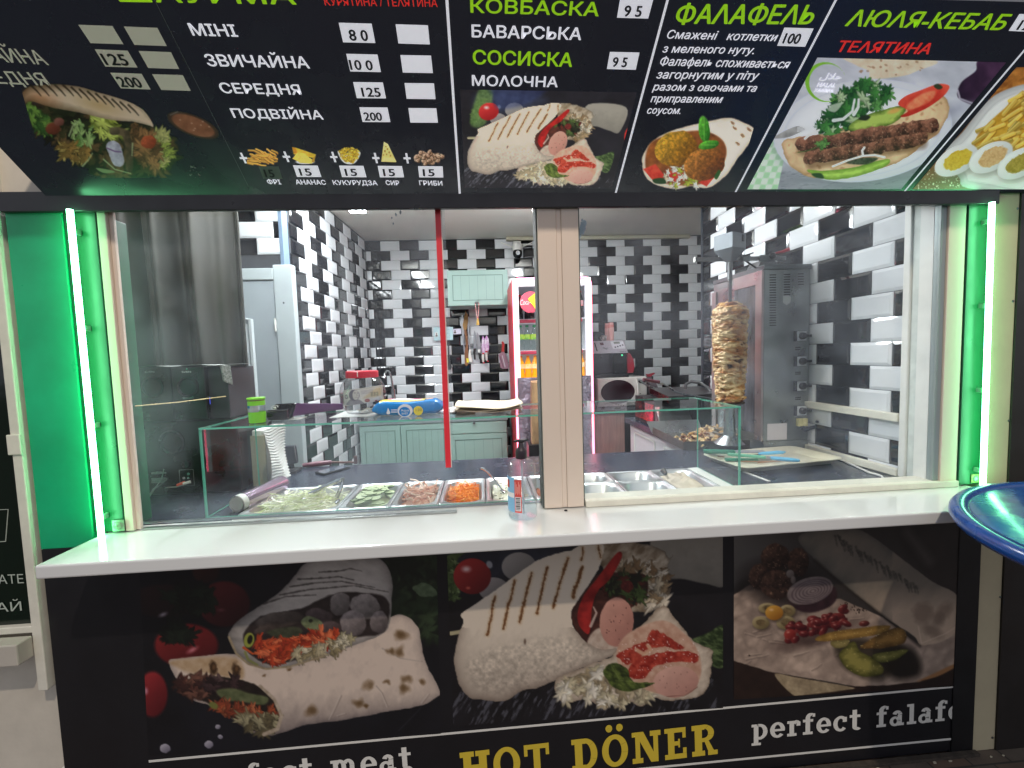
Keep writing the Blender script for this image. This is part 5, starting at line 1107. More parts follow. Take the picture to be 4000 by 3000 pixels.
# ------------------------------------------------------------------ around the kiosk: neighbour, table, bottle
def fr(x0, y0, x1, y1, Y):                      # pixel rectangle on the plane y = Y -> X0, X1, Z0, Z1
    ym, xm = (y0 + y1) / 2, (x0 + x1) / 2
    return at(x0, ym, Y).x, at(x1, ym, Y).x, at(xm, y1, Y).z, at(xm, y0, Y).z
def fbox(mb, px, Y0, Y1, mat=0):
    a, b, c, d = fr(*px, Y0); mb.box(a, b, Y0, Y1, c, d, mat); return mb

nb = thing('shop_window', 'white framed neighbouring shop window with dark glass at the left edge', 'window', (-1.7, 1.47, .65))
build('frame', MB().box(-1.490, -1.4605, 1.45, 1.505, .55, 2.3).box(-2.6, -1.4905, 1.456, 1.50, .745, .768).box(-1.497, -1.4565, 1.444, 1.4495, 1.335, 1.40), dirty_pl, nb, bevel=.003)
build('frame', MB().box(-1.518, -1.492, 1.462, 1.503, 1.86, 2.3), dirty_pl, nb, bevel=.002)
build('sill', MB().box(-2.6, -1.488, 1.40, 1.4495, .672, .742), mat('warm_grey_sill', rgb(186, 180, 168), .5, noise=(6, .08)), nb, bevel=.004)
build('glass', MB().box(-2.6, -1.4908, 1.474, 1.48, .768, 2.3), mat('dark_green_window_film', rgb(10, 26, 17), .09, rvar=.04, bump=(5, .15, .01)), nb)
lt = mat('pale_window_lettering', rgb(178, 188, 176), .5)
mb = MB(); a, b = at(-200, 2288, 1.473), at(95, 2277, 1.473); letter(mb, 'КАВА ЛАТЕ', a, (b - a).normalized(), (0, 0, 1), width=(b - a).length, height=at(60, 2244, 1.473).z - at(60, 2280, 1.473).z, n=Vector((0, -1, 0)), offset=.02); build('lettering', mb, lt, nb)
mb = MB(); a, b = at(-60, 2394, 1.473), at(87, 2384, 1.473); letter(mb, 'ЧАЙ', a, (b - a).normalized(), (0, 0, 1), width=(b - a).length, height=at(60, 2350, 1.473).z - at(60, 2386, 1.473).z, n=Vector((0, -1, 0)), offset=.02); build('lettering', mb, lt, nb)
mb = MB(); q = [at(-60, 1994, 1.473), at(32, 1990, 1.473), at(22, 2115, 1.473), at(-70, 2120, 1.473)]
for i in range(1, 3):
    u, v = q[i], q[(i + 1) % 4]; w_ = q[i - 1] if i else q[3]
mb.tube([q[0], q[1], q[2], q[3]], .0016, 4); build('printed_outline', mb, lt, nb)
one('wall_socket', MB().box(-1.474, -1.4465, 1.478, 1.4985, .185, .25), white_pl, 'small white box fixed low on the wall beside the black banner', 'junction box', bevel=.004)
one('rubbish_strip', MB().box(-1.42, 1.86, 1.437, 1.455, .0005, .0125), mat('dirt_line', rgb(70, 62, 54), .9, noise=(30, .5)), 'strip of grey dirt along the foot of the banner', 'dirt')

# litter on the ground
rr = random.Random(8); lit_m = mat('pale_litter', rgb(196, 186, 164), .8)
for k, (px, py) in enumerate(((3080, 2975), (3110, 2985), (3385, 2957), (3590, 2925), (3640, 2912), (3850, 2900), (3838, 2932), (3260, 2985), (3060, 2968))):
    p = atz(px, py, .001); mb = MB(); s_ = rr.uniform(.004, .011)
    pts = [(s_ * rr.uniform(.6, 1.3) * math.cos(t), s_ * rr.uniform(.3, .8) * math.sin(t)) for t in (0, 1.2, 2.5, 3.6, 5)]
    mb.prism(pts, (p.x, min(p.y, 1.43), .0015), (1, 0, 0), (0, 1, 0), (0, 0, .003)); one('litter', mb, lit_m, 'pale scrap of litter on the ground by the foot of the kiosk', 'litter', group='scraps of litter on the ground')

# round blue table at the right
blue_m = mat('blue_moulded_plastic', (.008, .055, .24), .22, noise=(5, .25), rvar=.10, coat=.15, bump=(9, .22, .01))
TZ = 1.118; tc = Vector((1.782, .7545, 0)); TR = .580
tb = thing('round_table', 'blue moulded plastic standing table with rolled rim at the right edge', 'table', (tc.x, tc.y, 0))
build('tabletop', MB().lathe([(0, TZ - .007), (TR - .046, TZ - .007), (TR - .042, TZ - .009), (TR - .038, TZ - .003), (TR - .022, TZ), (TR - .008, TZ - .003), (TR, TZ - .014), (TR + .001, TZ - .026), (TR - .006, TZ - .038), (TR - .02, TZ - .042), (TR - .03, TZ - .04), (TR - .08, TZ - .036), (0, TZ - .036)], tc, 96), blue_m, tb, sharp=60)
build('column', MB().lathe([(.26, 0), (.26, .03), (.05, .06), (.04, .2), (.04, TZ - .08), (.12, TZ - .042)], tc, 28), mat('dark_blue_column', (.01, .03, .12), .3), tb)

# hand sanitizer bottle on the shelf
bt = thing('sanitizer_bottle', 'clear pump bottle of hand sanitizer on the white shelf left of the centre post', 'bottle', (0.112, 1.405, 1.0605))
bx, by, bz = 0.118, 1.405, 1.0605
clear_m = glassmat('clear_bottle_plastic', (.95, .96, .97), .02, 1.42, dirt=.10, veilcol=(.75, .77, .82), rim=.55)
build('body', MB().lathe([(.020, .0), (.044, .002), (.0475, .008), (.048, .03), (.0475, .168), (.044, .184), (.034, .191), (.020, .194), (.017, .196), (.017, .203)], (bx, by, bz), 36), clear_m, bt)
liq = bpy.data.materials.new('clear_gel'); liq.use_nodes = True
MATS['clear_gel'] = liq
build('gel', MB().lathe([(.0, .003), (.043, .004), (.0462, .01), (.0462, .062), (.0, .066)], (bx, by, bz), 32), glassmat('gel_clear', (.90, .95, .96), .02, 1.33, dirt=.18, veilcol=(.8, .88, .88)), bt)
build('dip_tube', MB().tube([(bx + .003, by, bz + .01), (bx, by, bz + .19)], .0035, 8), mat('milky_tube', rgb(200, 206, 214), .4, alpha=.6), bt)
pump = build('pump', MB().lathe([(.0185, .198), (.0185, .222), (.0165, .228), (.0100, .236), (.009, .246), (.007, .250), (.006, .252)], (bx, by, bz), 20), mat('dark_plum_pump', rgb(44, 32, 40), .35), bt)
mb = MB(); mb.tube([(bx - .024, by - .008, bz + .256), (bx - .012, by - .003, bz + .258), (bx, by, bz + .254), (bx + .016, by + .003, bz + .258), (bx + .025, by + .005, bz + .257)], [.003, .005, .008, .005, .003], 10); build('spout', mb, blk, pump)
def lab(name, a0, a1, z0, z1, r_, m, parent):
    mb = MB(); mb.grid(lambda u, v: (bx + r_ * math.sin(R(a0 + (a1 - a0) * u)), by - r_ * math.cos(R(a0 + (a1 - a0) * u)), bz + z0 + (z1 - z0) * v), 14, 1); return build(name, mb, m, parent)
lab('front_label', -88, -36, .030, .145, .0486, mat('pale_blue_label', rgb(134, 190, 226), .4), bt)
l2 = lab('info_label', -36, -8, .030, .138, .0488, mat('red_label', rgb(222, 84, 76), .4), bt)
lab('white_band', -88, -38, .078, .094, .0490, mat('label_white', rgb(240, 236, 236), .4), bt)
lab('cross_shield', -82, -62, .108, .134, .0490, mat('label_brick', rgb(196, 84, 70), .4), bt)
lab('barcode_field', -33, -11, .036, .082, .0491, mat('label_white', rgb(240, 236, 236), .4), l2)
for k in range(9): lab('barcode_bar', -31, -14, .040 + k * .0045, .0418 + k * .0045 + (k % 3) * .0008, .0493, mat('label_ink', rgb(40, 40, 50), .5), l2)
for k in range(5): lab('text_line', -33 + k * 4.6, -31.2 + k * 4.6, .09 + .004 * (k % 2), .132 - .008 * (k % 3), .0491, mat('label_pink', rgb(250, 190, 176), .5), l2)
# ------------------------------------------------------------------ furniture of the room
mint = mat('mint_painted_wood', rgb(142, 170, 162), .42, noise=(4, .05))
mint_d = mat('mint_groove', rgb(92, 120, 114), .5)
greytop = mat('grey_worktop', rgb(128, 140, 142), .25, noise=(22, .12))
def inset_front(name, parent, x0, x1, z0, z1, Y, grooves=5, handle=None):
    f = build(name, MB().box(x0 + .002, x1 - .002, Y - .018, Y, z0 + .002, z1 - .002), mint, parent, bevel=.003)
    if x1 - x0 > .12 and z1 - z0 > .16:
        m = .05; mb = MB()
        for a, b, c, d in ((x0 + m, x1 - m, z1 - m - .006, z1 - m), (x0 + m, x1 - m, z0 + m, z0 + m + .006), (x0 + m, x0 + m + .006, z0 + m, z1 - m), (x1 - m - .006, x1 - m, z0 + m, z1 - m)):
            mb.box(a, b, Y - .0215, Y - .0185, c, d)
        build('moulding', mb, mint_d, f)
        mb = MB()
        for k in range(1, grooves): gx = x0 + m + (x1 - x0 - 2 * m) * k / grooves; mb.box(gx - .001, gx + .001, Y - .0192, Y - .0184, z0 + m + .01, z1 - m - .01)
        build('groove', mb, mint_d, f)
    if handle: build('knob', MB().disc(handle[0], Y - .018, handle[1], [(.006, 0), (.006, .01), (.013, .016), (.013, .02), (.0, .024)], 14), steel_dk, f)
    return f
YC = 4.09
cb = thing('base_cabinet', 'mint green base cabinets with grey worktop along the back wall', 'cabinet', (-.47, YC, .12))
build('carcass', MB().box(-1.165, .215, YC + .001, 4.66, .2, .985), mint, cb)
build('plinth', MB().box(-1.16, .21, YC + .05, 4.6, .121, .199), blk, cb)
build('worktop', MB().box(-1.17, .225, YC - .025, 4.665, .9855, 1.02), greytop, cb, bevel=.004)
s1, s2, s3 = at(1567, 1700, YC).x, at(1757, 1700, YC).x, .213
inset_front('door', cb, -1.165, s1, .21, .98, YC, 4); inset_front('door', cb, s1, s2, .21, .98, YC, 6)
zd = at(1850, 1692, YC).z
inset_front('drawer', cb, s2, s3, zd, .98, YC, 5, (at(1852, 1650, YC).x, at(1852, 1650, YC).z)); inset_front('drawer', cb, s2, s3, .5, zd - .004, YC, 5); inset_front('drawer', cb, s2, s3, .21, .495, YC, 5)

YW = 4.35; a0, a1, b0, b1 = fr(1748, 1055, 1984, 1194, YW)
wc = thing('wall_cabinet', 'small mint green wall cabinet on the tiled back wall left of the fridge', 'cabinet', ((a0 + a1) / 2, YW, b0))
build('carcass', MB().box(a0, a1, YW + .001, 4.66, b0, b1), mat('pale_mint', rgb(176, 196, 192), .5), wc)
dr = inset_front('door', wc, a0, a1, b0, b1, YW, 6); kb = at(1862, 1183, YW - .02)
build('ring_pull', MB().disc(kb.x, YW - .019, kb.z, [(.012, 0), (.017, .004), (.012, .008), (.008, .004)], 16, sx=1.2, sz=.8), steel_dk, dr)
mb = MB(); n_ = 22
for k in range(n_):
    for s_ in (-1, 1):
        f = k / (n_ - 1); mb.sphere((kb.x + s_ * .018 * (1 - f) ** .6 + .004, YW - .03, kb.z - .012 - f * .14), .0045, 8, 5, mat=k % 2)
bc = thing('bead_charm', 'red and white bead charm with straw tassel hanging from the wall cabinet knob', 'charm', (kb.x, YW - .03, kb.z - .21))
build('beads', mb, [red_pl, mat('white_bead', rgb(226, 220, 214), .4)], bc)
build('tassel', MB().lathe([(.002, 0), (.008, -.006), (.011, -.03), (.017, -.068), (.0, -.07)], (kb.x + .004, YW - .03, kb.z - .15), 12), mat('straw', rgb(206, 168, 90), .8, bump=(80, .5)), bc)

# door in the left wall
grey_d = mat('grey_painted_door', rgb(160, 170, 175), .42, noise=(3, .04))
grey_f = mat('grey_painted_frame', rgb(178, 188, 190), .42)
YD = 2.945
dd = thing('interior_door', 'grey panelled door with arched moulding beside the tiled left wall', 'door', (-1.6, YD, .12))
xr, xf0 = at(1162, 1300, YD - .02).x, at(1088, 1300, YD - .02).x
build('frame', MB().box(xf0, xr, YD - .045, YD + .015, .12, 2.225).box(-2.2, xf0 - .001, YD - .045, YD + .015, 2.13, 2.205), grey_f, dd, bevel=.006)
xs = xf0 - .006
build('leaf', MB().box(-2.14, xs, YD - .034, YD + .01, .13, 2.125), grey_d, dd, bevel=.003)
mb = MB(); pl, pr_, pt = -2.0, xs - .155, 1.90
for off, w_ in ((0, .016), (.030, .009)):
    pts = [(pr_ - off, YD - .036, 1.0), (pr_ - off, YD - .036, pt - .02 - off), (pr_ - off - .14, YD - .036, pt - off), (pl + .3, YD - .036, pt + .05 - off), (pl + off, YD - .036, pt - off), (pl + off, YD - .036, 1.0)]
    mb.tube(pts, w_, 6)
build('moulding', mb, mat('door_moulding', rgb(198, 205, 207), .4), dd)
build('hinge', MB().tube([(xs + .003, YD - .05, 1.80), (xs + .003, YD - .05, 1.835)], .006, 8).tube([(xs + .003, YD - .05, 1.838), (xs + .003, YD - .05, 1.885)], .0065, 8), white_pl, dd)
build('screw_hole', MB().disc(xf0 + .056, YD - .046, at(1117, 1183, YD - .046).z, [(.006, 0), (0, .0005)], 10), blk, dd)

# curtain
cur = mat('grey_satin_curtain', rgb(84, 83, 79), .42, noise=(2, .08), bump=(160, .06, .002))
xcr = at(945, 1300, 2.18).x
def cfn(u, v):
    x = -1.80 + (xcr + 1.80) * u; s_ = u * 21
    y = 2.20 + .040 * math.sin(s_ + .6 * math.sin(v * 3) + 1.4) + .016 * math.sin(s_ * 2.3 + 1) + .008 * math.sin(s_ * .9 + v * 5)
    if u > .90: y += (u - .90) * .5
    return (x + .006 * math.sin(v * 9 + u * 7) + .02 * (1 - v) * u, y, .5 + 2.3 * v)
cu = thing('curtain', 'grey curtain hanging in folds at the left of the room', 'curtain', (-1.45, 2.2, .5))
build('cloth', MB().grid(cfn, 150, 24), cur, cu, solid=.002, sharp=80)
build('rod', MB().tube([(-2.38, 2.21, 2.815), (xcr + .06, 2.23, 2.815)], .011, 10), steel_dk, cu)

# drinks fridge
YF = 3.6; FX0, FX1, FZ0, FZ1 = .272, .932, .121, 2.232
white_glow = mat('fridge_white_frame', rgb(236, 236, 242), .3, emit=rgb(236, 232, 240), estr=.38)  # frame is no lamp; its overexposed white is put in as glow
fg = thing('drinks_fridge', 'white glass door drinks fridge outlined by a red glowing strip', 'fridge', ((FX0 + FX1) / 2, YF + .3, .12))
mb = MB(); mb.box(FX0, FX0 + .03, YF + .05, YF + .66, FZ0, FZ1).box(FX1 - .03, FX1, YF + .05, YF + .66, FZ0, FZ1).box(FX0 + .0305, FX1 - .0305, YF + .05, YF + .66, FZ1 - .05, FZ1).box(FX0 + .0305, FX1 - .0305, YF + .05, YF + .66, FZ0, .62).box(FX0 + .0305, FX1 - .0305, YF + .62, YF + .66, .6205, FZ1 - .0505)
build('cabinet', mb, mat('fridge_liner', rgb(206, 208, 214), .4), fg)
for x in (FX0 - .003, FX1 + .0005): build('side_skin', MB().box(x, x + .0025, YF + .05, YF + .66, FZ0, FZ1), mat('fridge_red_side', rgb(196, 50, 62), .35), fg)
build('liner', MB().box(FX0 + .032, FX1 - .032, YF + .59, YF + .617, .63, FZ1 - .055), mat('fridge_liner', rgb(206, 208, 214), .4), fg)
dx0, dx1, dz0, dz1 = FX0 + .047, FX1 - .047, at(2060, 1484, YF).z, at(2060, 1118, YF).z
mb = MB(); mb.box(FX0, dx0, YF, YF + .048, FZ0, FZ1).box(dx1, FX1, YF, YF + .048, FZ0, FZ1).box(dx0 + .0005, dx1 - .0005, YF, YF + .048, dz1, FZ1).box(dx0 + .0005, dx1 - .0005, YF, YF + .048, FZ0, dz0)
dor = build('door', mb, white_glow, fg, bevel=.006)
build('door_glass', MB().box(dx0, dx1, YF + .02, YF + .024, dz0, dz1), glassmat('fridge_glass', (.98, .98, .99), 0, 1.35), dor)
foil = mat('crinkled_silver_film', rgb(176, 166, 182), .24, .7, bump=(16, .9, .03), noise=(9, .2))
build('silver_film', MB().grid(lambda u, v: (dx0 - .03 + (dx1 - dx0 + .06) * u, YF - .006 - .004 * math.sin(u * 31 + v * 17) * math.sin(v * 23), .3 + (dz0 - .3 + .02) * v), 30, 60), foil, dor)
rl = mat('red_glow_strip', (1, .2, .3), .4, emit=(1.0, .13, .22), estr=6.0)
e_ = .004
build('glowing_strip', MB().tube([(FX0 + e_, YF - .008, FZ0 + .2), (FX0 + e_, YF - .008, FZ1 - .04), (FX0 + .04, YF - .008, FZ1 - e_), (FX1 - .04, YF - .008, FZ1 - e_), (FX1 - e_, YF - .008, FZ1 - .04), (FX1 - e_, YF - .008, FZ0 + .2)], .0062, 8), rl, fg)
lt_w = mat('fridge_lamp', (1, 1, 1), .4, emit=(1, .99, .97), estr=55.0)
build('inner_lamp', MB().box(dx0 - .036, dx0 - .02, YF + .06, YF + .075, dz0 + .05, dz1 - .03), lt_w, fg); build('inner_lamp', MB().box(dx1 + .024, dx1 + .04, YF + .06, YF + .075, dz0 + .05, dz1 - .03), lt_w, fg)
shz = [at(2060, y, YF + .12).z for y in (1247, 1369, 1480)]
shelf_m = mat('fridge_shelf_white', rgb(226, 224, 228), .4, emit=(1, 1, 1), estr=.15); rail_m = mat('fridge_red_rail', rgb(190, 60, 84), .4)  # shelf is brightened by a faint glow of its own
for z in shz:
    s_ = build('shelf', MB().box(FX0 + .034, FX1 - .034, YF + .10, YF + .585, z - .008, z), shelf_m, fg)
    build('price_rail', MB().box(dx0 + .012, dx1 - .012, YF + .088, YF + .0985, z - .034, z - .004), rail_m, s_, bevel=.004)
def bottle(name, x, y, z, h, body_m, cap_m, band_m, label, r_=.031, lm=None, group=None):
    t = thing(name, label, 'bottle', (x, y, z), group)
    build('body', MB().lathe([(r_ * .8, 0), (r_, .01), (r_, h * .2), (r_ * .86, h * .32), (r_, h * .46), (r_, h * .62), (r_ * .72, h * .76), (r_ * .42, h * .88), (r_ * .38, h * .93)], (x, y, z), 16), body_m, t)
    build('cap', MB().lathe([(r_ * .46, h * .925), (r_ * .46, h), (0, h)], (x, y, z), 14), cap_m, t)
    if band_m: build('label_band', MB().lathe([(r_ * 1.02, h * .44), (r_ * 1.02, h * .64)], (x, y, z), 18, closed=True), band_m, t)
    return t
pet = glassmat('clear_pet', (.86, .93, .90), .03, 1.4, dirt=.25, veilcol=(.75, .82, .84)); g_cap = mat('green_cap', rgb(60, 176, 110), .4); g_band = mat('green_white_label', rgb(30, 150, 60), .4, noise=(26, rgb(226, 232, 90)), emit=rgb(60, 170, 80), estr=.12)  # green label brightened by a faint glow of its own
org = mat('orange_soda', rgb(240, 160, 20), .15, emit=rgb(250, 170, 30), estr=.35); o_cap = mat('orange_cap', rgb(244, 140, 30), .4); o_band = mat('orange_label', rgb(244, 190, 70), .4, noise=(22, rgb(240, 240, 240)), emit=rgb(250, 180, 60), estr=.3)  # fridge light on soda and label put in as a glow
cola = mat('cola_dark', rgb(34, 20, 22), .08); c_cap = mat('red_cap', rgb(206, 36, 40), .4); c_band = mat('red_label_white', rgb(210, 40, 44), .4, noise=(14, rgb(236, 226, 226)))
xg = [at(x, 1320, YF + .14).x for x in (2034, 2060, 2088)]; xg = xg + [xg[2] + (xg[2] - xg[1]) * k for k in (1, 2, 3, 4, 5, 6)]
names = ['leftmost', 'second', 'third']
hg = shz[0] - shz[1] - .05
for k, x in enumerate(xg[:7]):
    bottle('soda_bottle', x, YF + .15, shz[1] + .0005, hg, pet, g_cap, g_band, 'clear soda bottle with green cap on the middle fridge shelf', group='green capped bottles in the fridge')
ho = shz[1] - shz[2] - .045
xo = [at(x, 1440, YF + .14).x for x in (2036, 2064, 2092)]; xo2 = [at(2272, 1440, YF + .14).x]
for x in xo + [xo[2] + .07 * k for k in (1, 2, 3)]: bottle('soda_bottle', x, YF + .15, shz[2] + .0005, ho, org, o_cap, o_band, 'orange soda bottle on the lowest lit fridge shelf left of the centre post', group='orange soda bottles left in the fridge')
bottle('soda_bottle', xo2[0], YF + .15, shz[2] + .0005, ho, org, o_cap, o_band, 'single orange soda bottle right of the centre post in the fridge')
bottle('soda_bottle', at(2267, 1200, YF + .14).x, YF + .15, shz[0] + .0005, at(2267, 1135, YF + .14).z - shz[0], cola, c_cap, c_band, 'dark cola bottle with red cap on the top fridge shelf')
for px in (2032, 2060, 2077): bottle('soda_bottle', at(px, 1220, YF + .16).x, YF + .17, shz[0] + .0005, at(2032, 1150, YF + .14).z - shz[0], cola, c_cap, None, 'dark cola bottle half hidden behind the round red sign in the fridge', group='cola bottles behind the round sign', r_=.026)
c0 = at(2072, 1180, YF - .01); rs_ = at(2113, 1180, YF - .01).x - c0.x
sg = thing('round_sign', 'round red soft drink sign with white script on the fridge door', 'sign', (c0.x, YF - .012, c0.z - rs_))
build('disc', MB().disc(c0.x, YF - .001, c0.z, [(rs_, 0), (rs_, .006), (0, .0061)], 40), mat('sign_red', rgb(190, 74, 92), .3), sg)
mb = MB(); a = at(2032, 1192, YF - .009); letter(mb, 'Coca-Cola', a, (math.cos(.06), 0, math.sin(.06)), (0, 0, 1), width=rs_ * 1.75, height=rs_ * .52, n=Vector((0, -1, 0)), shear=.3, offset=.02, lift=.0012); build('lettering', mb, white_pl, sg)
fq = [at(*p, YF - .014) for p in ((2062, 1168), (2098, 1138), (2128, 1215), (2100, 1224), (2086, 1198))]
fl = thing('paper_flag', 'yellow and blue paper flag stuck over the round red sign', 'flag', tuple(fq[0]))
build('yellow_field', MB().add(fq, [(4, 3, 2, 1, 0)]), mat('flag_yellow', rgb(250, 208, 30), .5, emit=rgb(250, 208, 30), estr=.2), fl, solid=.001)  # paper brightened by a faint glow of its own
build('blue_field', MB().add([at(*p, YF - .0155) for p in ((2092, 1150), (2098, 1139), (2140, 1150), (2110, 1165))], [(3, 2, 1, 0)]), mat('flag_blue', rgb(80, 140, 206), .5), fl, solid=.0006)
tp = MB().box(.86, .895, YF + .1, YF + .14, FZ1, FZ1 + .02); one('fridge_hinge_cap', tp.sphere((.875, YF + .1, FZ1 + .035), .02, 10, 6), white_pl, 'small grey knob on top of the fridge', 'knob')

# cupboard and worktop on the right, wood-look panel
wood = mat('wood_look_panel', rgb(150, 120, 112), .4, noise=(3, .28), stretch=(14, 14, 1.2))
YP = 3.72; wx0, wx1 = at(2322, 1680, YP).x - .06, at(2486, 1680, YP).x
ws = thing('wood_counter', 'wood look counter below the microwave', 'counter', ((wx0 + wx1) / 2, YP, .12))
build('front_panel', MB().box(FX1 + .01, 1.24, YP, YP + .02, .12, 1.055), wood, ws)
build('worktop', MB().box(FX1 + .01, 1.9, YP - .01, 4.66, 1.056, 1.09), mat('dark_worktop', rgb(52, 48, 54), .3), ws, bevel=.003)
build('carcass', MB().box(FX1 + .012, 1.88, YP + .021, 4.64, .12, 1.0555), blk, ws)
ctop = mat('black_counter_top', rgb(52, 57, 70), .24, noise=(30, .10), rvar=.05)
ctr = thing('service_counter', 'long dark grey counter behind the serving window', 'counter', (.2, 1.9, .12))
build('counter_top', MB().box(-1.42, 1.646, 1.864, 2.25, 1.02, 1.06).box(-1.42, -.8875, 1.528, 1.8635, 1.02, 1.06).box(.911, 1.646, 1.528, 1.8635, 1.02, 1.06).box(1.155, 1.646, 2.2505, 3.45, 1.02, 1.06), ctop, ctr, bevel=.003)
build('front_strip', MB().box(-.8868, .9103, 1.529, 1.5555, 1.02, 1.0598), white_pl, ctr)
build('base', MB().box(-1.4, 1.64, 1.66, 2.2, .12, .985), mat('counter_base_white', rgb(196, 198, 200), .5), ctr)
cf = build('side_cupboard', MB().box(1.19, 1.64, 2.2505, 3.42, .12, 1.0195), mat('cupboard_white', rgb(200, 196, 200), .45), ctr)
mb = MB()
for y0 in (2.30, 2.86):
    for a_, b_, c_, d_ in ((y0 + .05, y0 + .46, .955, .965), (y0 + .05, y0 + .06, .3, .955), (y0 + .45, y0 + .46, .3, .955)): mb.box(1.182, 1.189, a_, b_, c_, d_)
build('moulding', mb, white_pl, cf)
build('edge_profile', MB().box(.99, 1.64, 1.5285, 1.556, 1.0605, 1.0745), mat('grey_alu_profile', rgb(150, 156, 162), .3, .8), ctr, bevel=.002)
build('edge_profile', MB().box(-1.4, .985, 1.5285, 1.545, 1.0605, 1.066), mat('grey_alu_profile', rgb(150, 156, 162), .3, .8), ctr, bevel=.001)

# microwave, coffee machine, cups
ivory = mat('ivory_enamel', rgb(206, 202, 196), .35)
YM = 3.86; m0, m1, mz0, mz1 = fr(2332, 1473, 2527, 1572, YM); mz0 = 1.0905
mw = thing('microwave', 'white microwave oven with oval dark door window', 'microwave', ((m0 + m1) / 2, YM, mz0))
body = build('body', MB().box(m0, m1, YM, YM + .36, mz0 + .012, mz1), ivory, mw, bevel=.012, seg=3)
xd = m0 + (m1 - m0) * .80; ez = (mz0 + mz1) / 2 + .006; ex = m0 + (xd - m0) * .5; erx, erz = (xd - m0) * .43, (mz1 - mz0) * .40
d_ = build('door', MB().box(m0 + .004, xd, YM - .02, YM - .0005, mz0 + .016, mz1 - .006), ivory, mw, bevel=.008)
build('door_rim', MB().disc(ex, YM - .02, ez, [(erx * 1.12, 0), (erx * 1.12, .004), (erx, .007), (erx * .98, .002)], 40, sz=erz / erx), ivory, d_)
build('door_window', MB().disc(ex, YM - .0205, ez, [(erx, 0), (erx, .002), (0, .003)], 40, sz=erz / erx), mat('smoked_glass', rgb(42, 22, 30), .12), d_)
build('handle', MB().tube([(xd - .012, YM - .022, mz1 - .02), (xd - .006, YM - .045, ez + .05), (xd - .006, YM - .045, ez - .04), (xd - .02, YM - .022, mz0 + .03)], .009, 10), ivory, d_)
build('display', MB().disc((xd + m1) / 2, YM - .0005, mz1 - .045, [(.034, 0), (.034, .003), (0, .004)], 20, sz=.55), mat('smoked_glass', rgb(42, 22, 30), .12), mw)
for k in range(9): build('button', MB().disc(xd + .03 + (k % 3) * .022, YM - .0005, ez - .0 - (k // 3) * .026, [(.007, 0), (.006, .003), (0, .003)], 10, sz=.7), ivory if k != 3 else blk, mw)
build('foot', MB().box(m0 + .03, m1 - .03, YM + .03, YM + .33, mz0, mz0 + .0118), blk, mw)
q0, q1, cz0, cz1 = fr(2322, 1330, 2452, 1458, YM + .02); cz0 = mz1 + .0005
cfm = thing('coffee_machine', 'silver and black coffee machine standing on the microwave', 'coffee machine', ((q0 + q1) / 2, YM + .1, cz0))
build('body', MB().box(q0 + .01, q1, YM + .11, YM + .34, cz0 + .03, cz1 - .004), mat('dark_machine_body', rgb(46, 40, 48), .3), cfm, bevel=.01)
build('drip_tray', MB().box(q0, q1 + .005, YM + .0, YM + .34, cz0, cz0 + .0295), blk, cfm, bevel=.006)
zmid = at(2390, 1380, YM + .02).z
build('spout_block', MB().box(q0 + .07, q0 + .14, YM + .05, YM + .1095, zmid - .045, zmid - .0005), mat('dark_machine_body', rgb(46, 40, 48), .3), cfm, bevel=.006)
build('side_column', MB().box(q0 + .19, q1 - .006, YM + .03, YM + .1095, cz0 + .03, zmid - .0005), blk, cfm, bevel=.004)
sil = mat('silver_plastic', rgb(178, 172, 182), .35, .4)
hd = build('head', MB().hexa([(q0 - .012, YM + .0, zmid), (q1 - .0, YM + .0, zmid), (q1, YM + .1095, zmid), (q0, YM + .1095, zmid)], [(q0 - .03, YM + .05, cz1), (q1 - .03, YM + .05, cz1), (q1, YM + .1095, cz1), (q0, YM + .1095, cz1)]), sil, cfm, bevel=.004)
def hp(u, v, l=.003): # point on the slanted front of the head
    a = Vector((q0 - .012, YM, zmid)).lerp(Vector((q1, YM, zmid)), u); b = Vector((q0 - .03, YM + .05, cz1)).lerp(Vector((q1 - .03, YM + .05, cz1)), u); return a.lerp(b, v) + Vector((0, -l, 0))
def hq(name, u0, u1, v0, v1, m, l=.003): build(name, MB().add([hp(u0, v0, l), hp(u1, v0, l), hp(u1, v1, l), hp(u0, v1, l)], [(0, 1, 2, 3)]), m, hd, solid=.002)
hq('control_panel', .60, .97, .34, .92, mat('silver_light', rgb(206, 204, 212), .35)); hq('display', .68, .86, .74, .88, mat('lcd', rgb(110, 116, 104), .3), .005)
for k in range(4): hq('button', .66 + k * .08, .70 + k * .08, .42 + k * .05, .52 + k * .05, blk, .005)
hq('grille', .10, .135, .2, .86, blk); hq('badge', .27, .37, .66, .86, mat('plum_badge', rgb(96, 52, 64), .3))
mb = MB(); letter(mb, 'Magic', hp(.30, .34), (hp(1, .3) - hp(0, .3)).normalized(), (hp(.3, 1) - hp(.3, 0)).normalized(), width=.055, height=.02, n=Vector((0, -1, 0)), shear=.35, lift=.003); build('lettering', mb, blk, hd)
mb = MB(); letter(mb, 'Saeco', hp(.76, .07), (hp(1, .3) - hp(0, .3)).normalized(), (hp(.3, 1) - hp(.3, 0)).normalized(), width=.058, height=.014, n=Vector((0, -1, 0)), offset=.02, lift=.003); build('lettering', mb, blk, hd)
build('green_lamp', MB().disc(q1 - .05, YM + .0285, zmid - .02, [(.008, 0), (0, .004)], 10), mat('green_lamp_lit', (.1, .8, .4), .4, emit=(.1, .9, .4), estr=1.2), cfm)
build('water_tank', MB().prism([(0, 0), (.06, 0), (.075, .05), (.065, .13), (.03, .185), (0, .19)], (q1 + .002, YM + .05, cz0 + .03), (1, 0, 0), (0, 0, 1), (0, .24, 0)), mat('red_translucent', rgb(150, 18, 40), .15), cfm, bevel=.006)
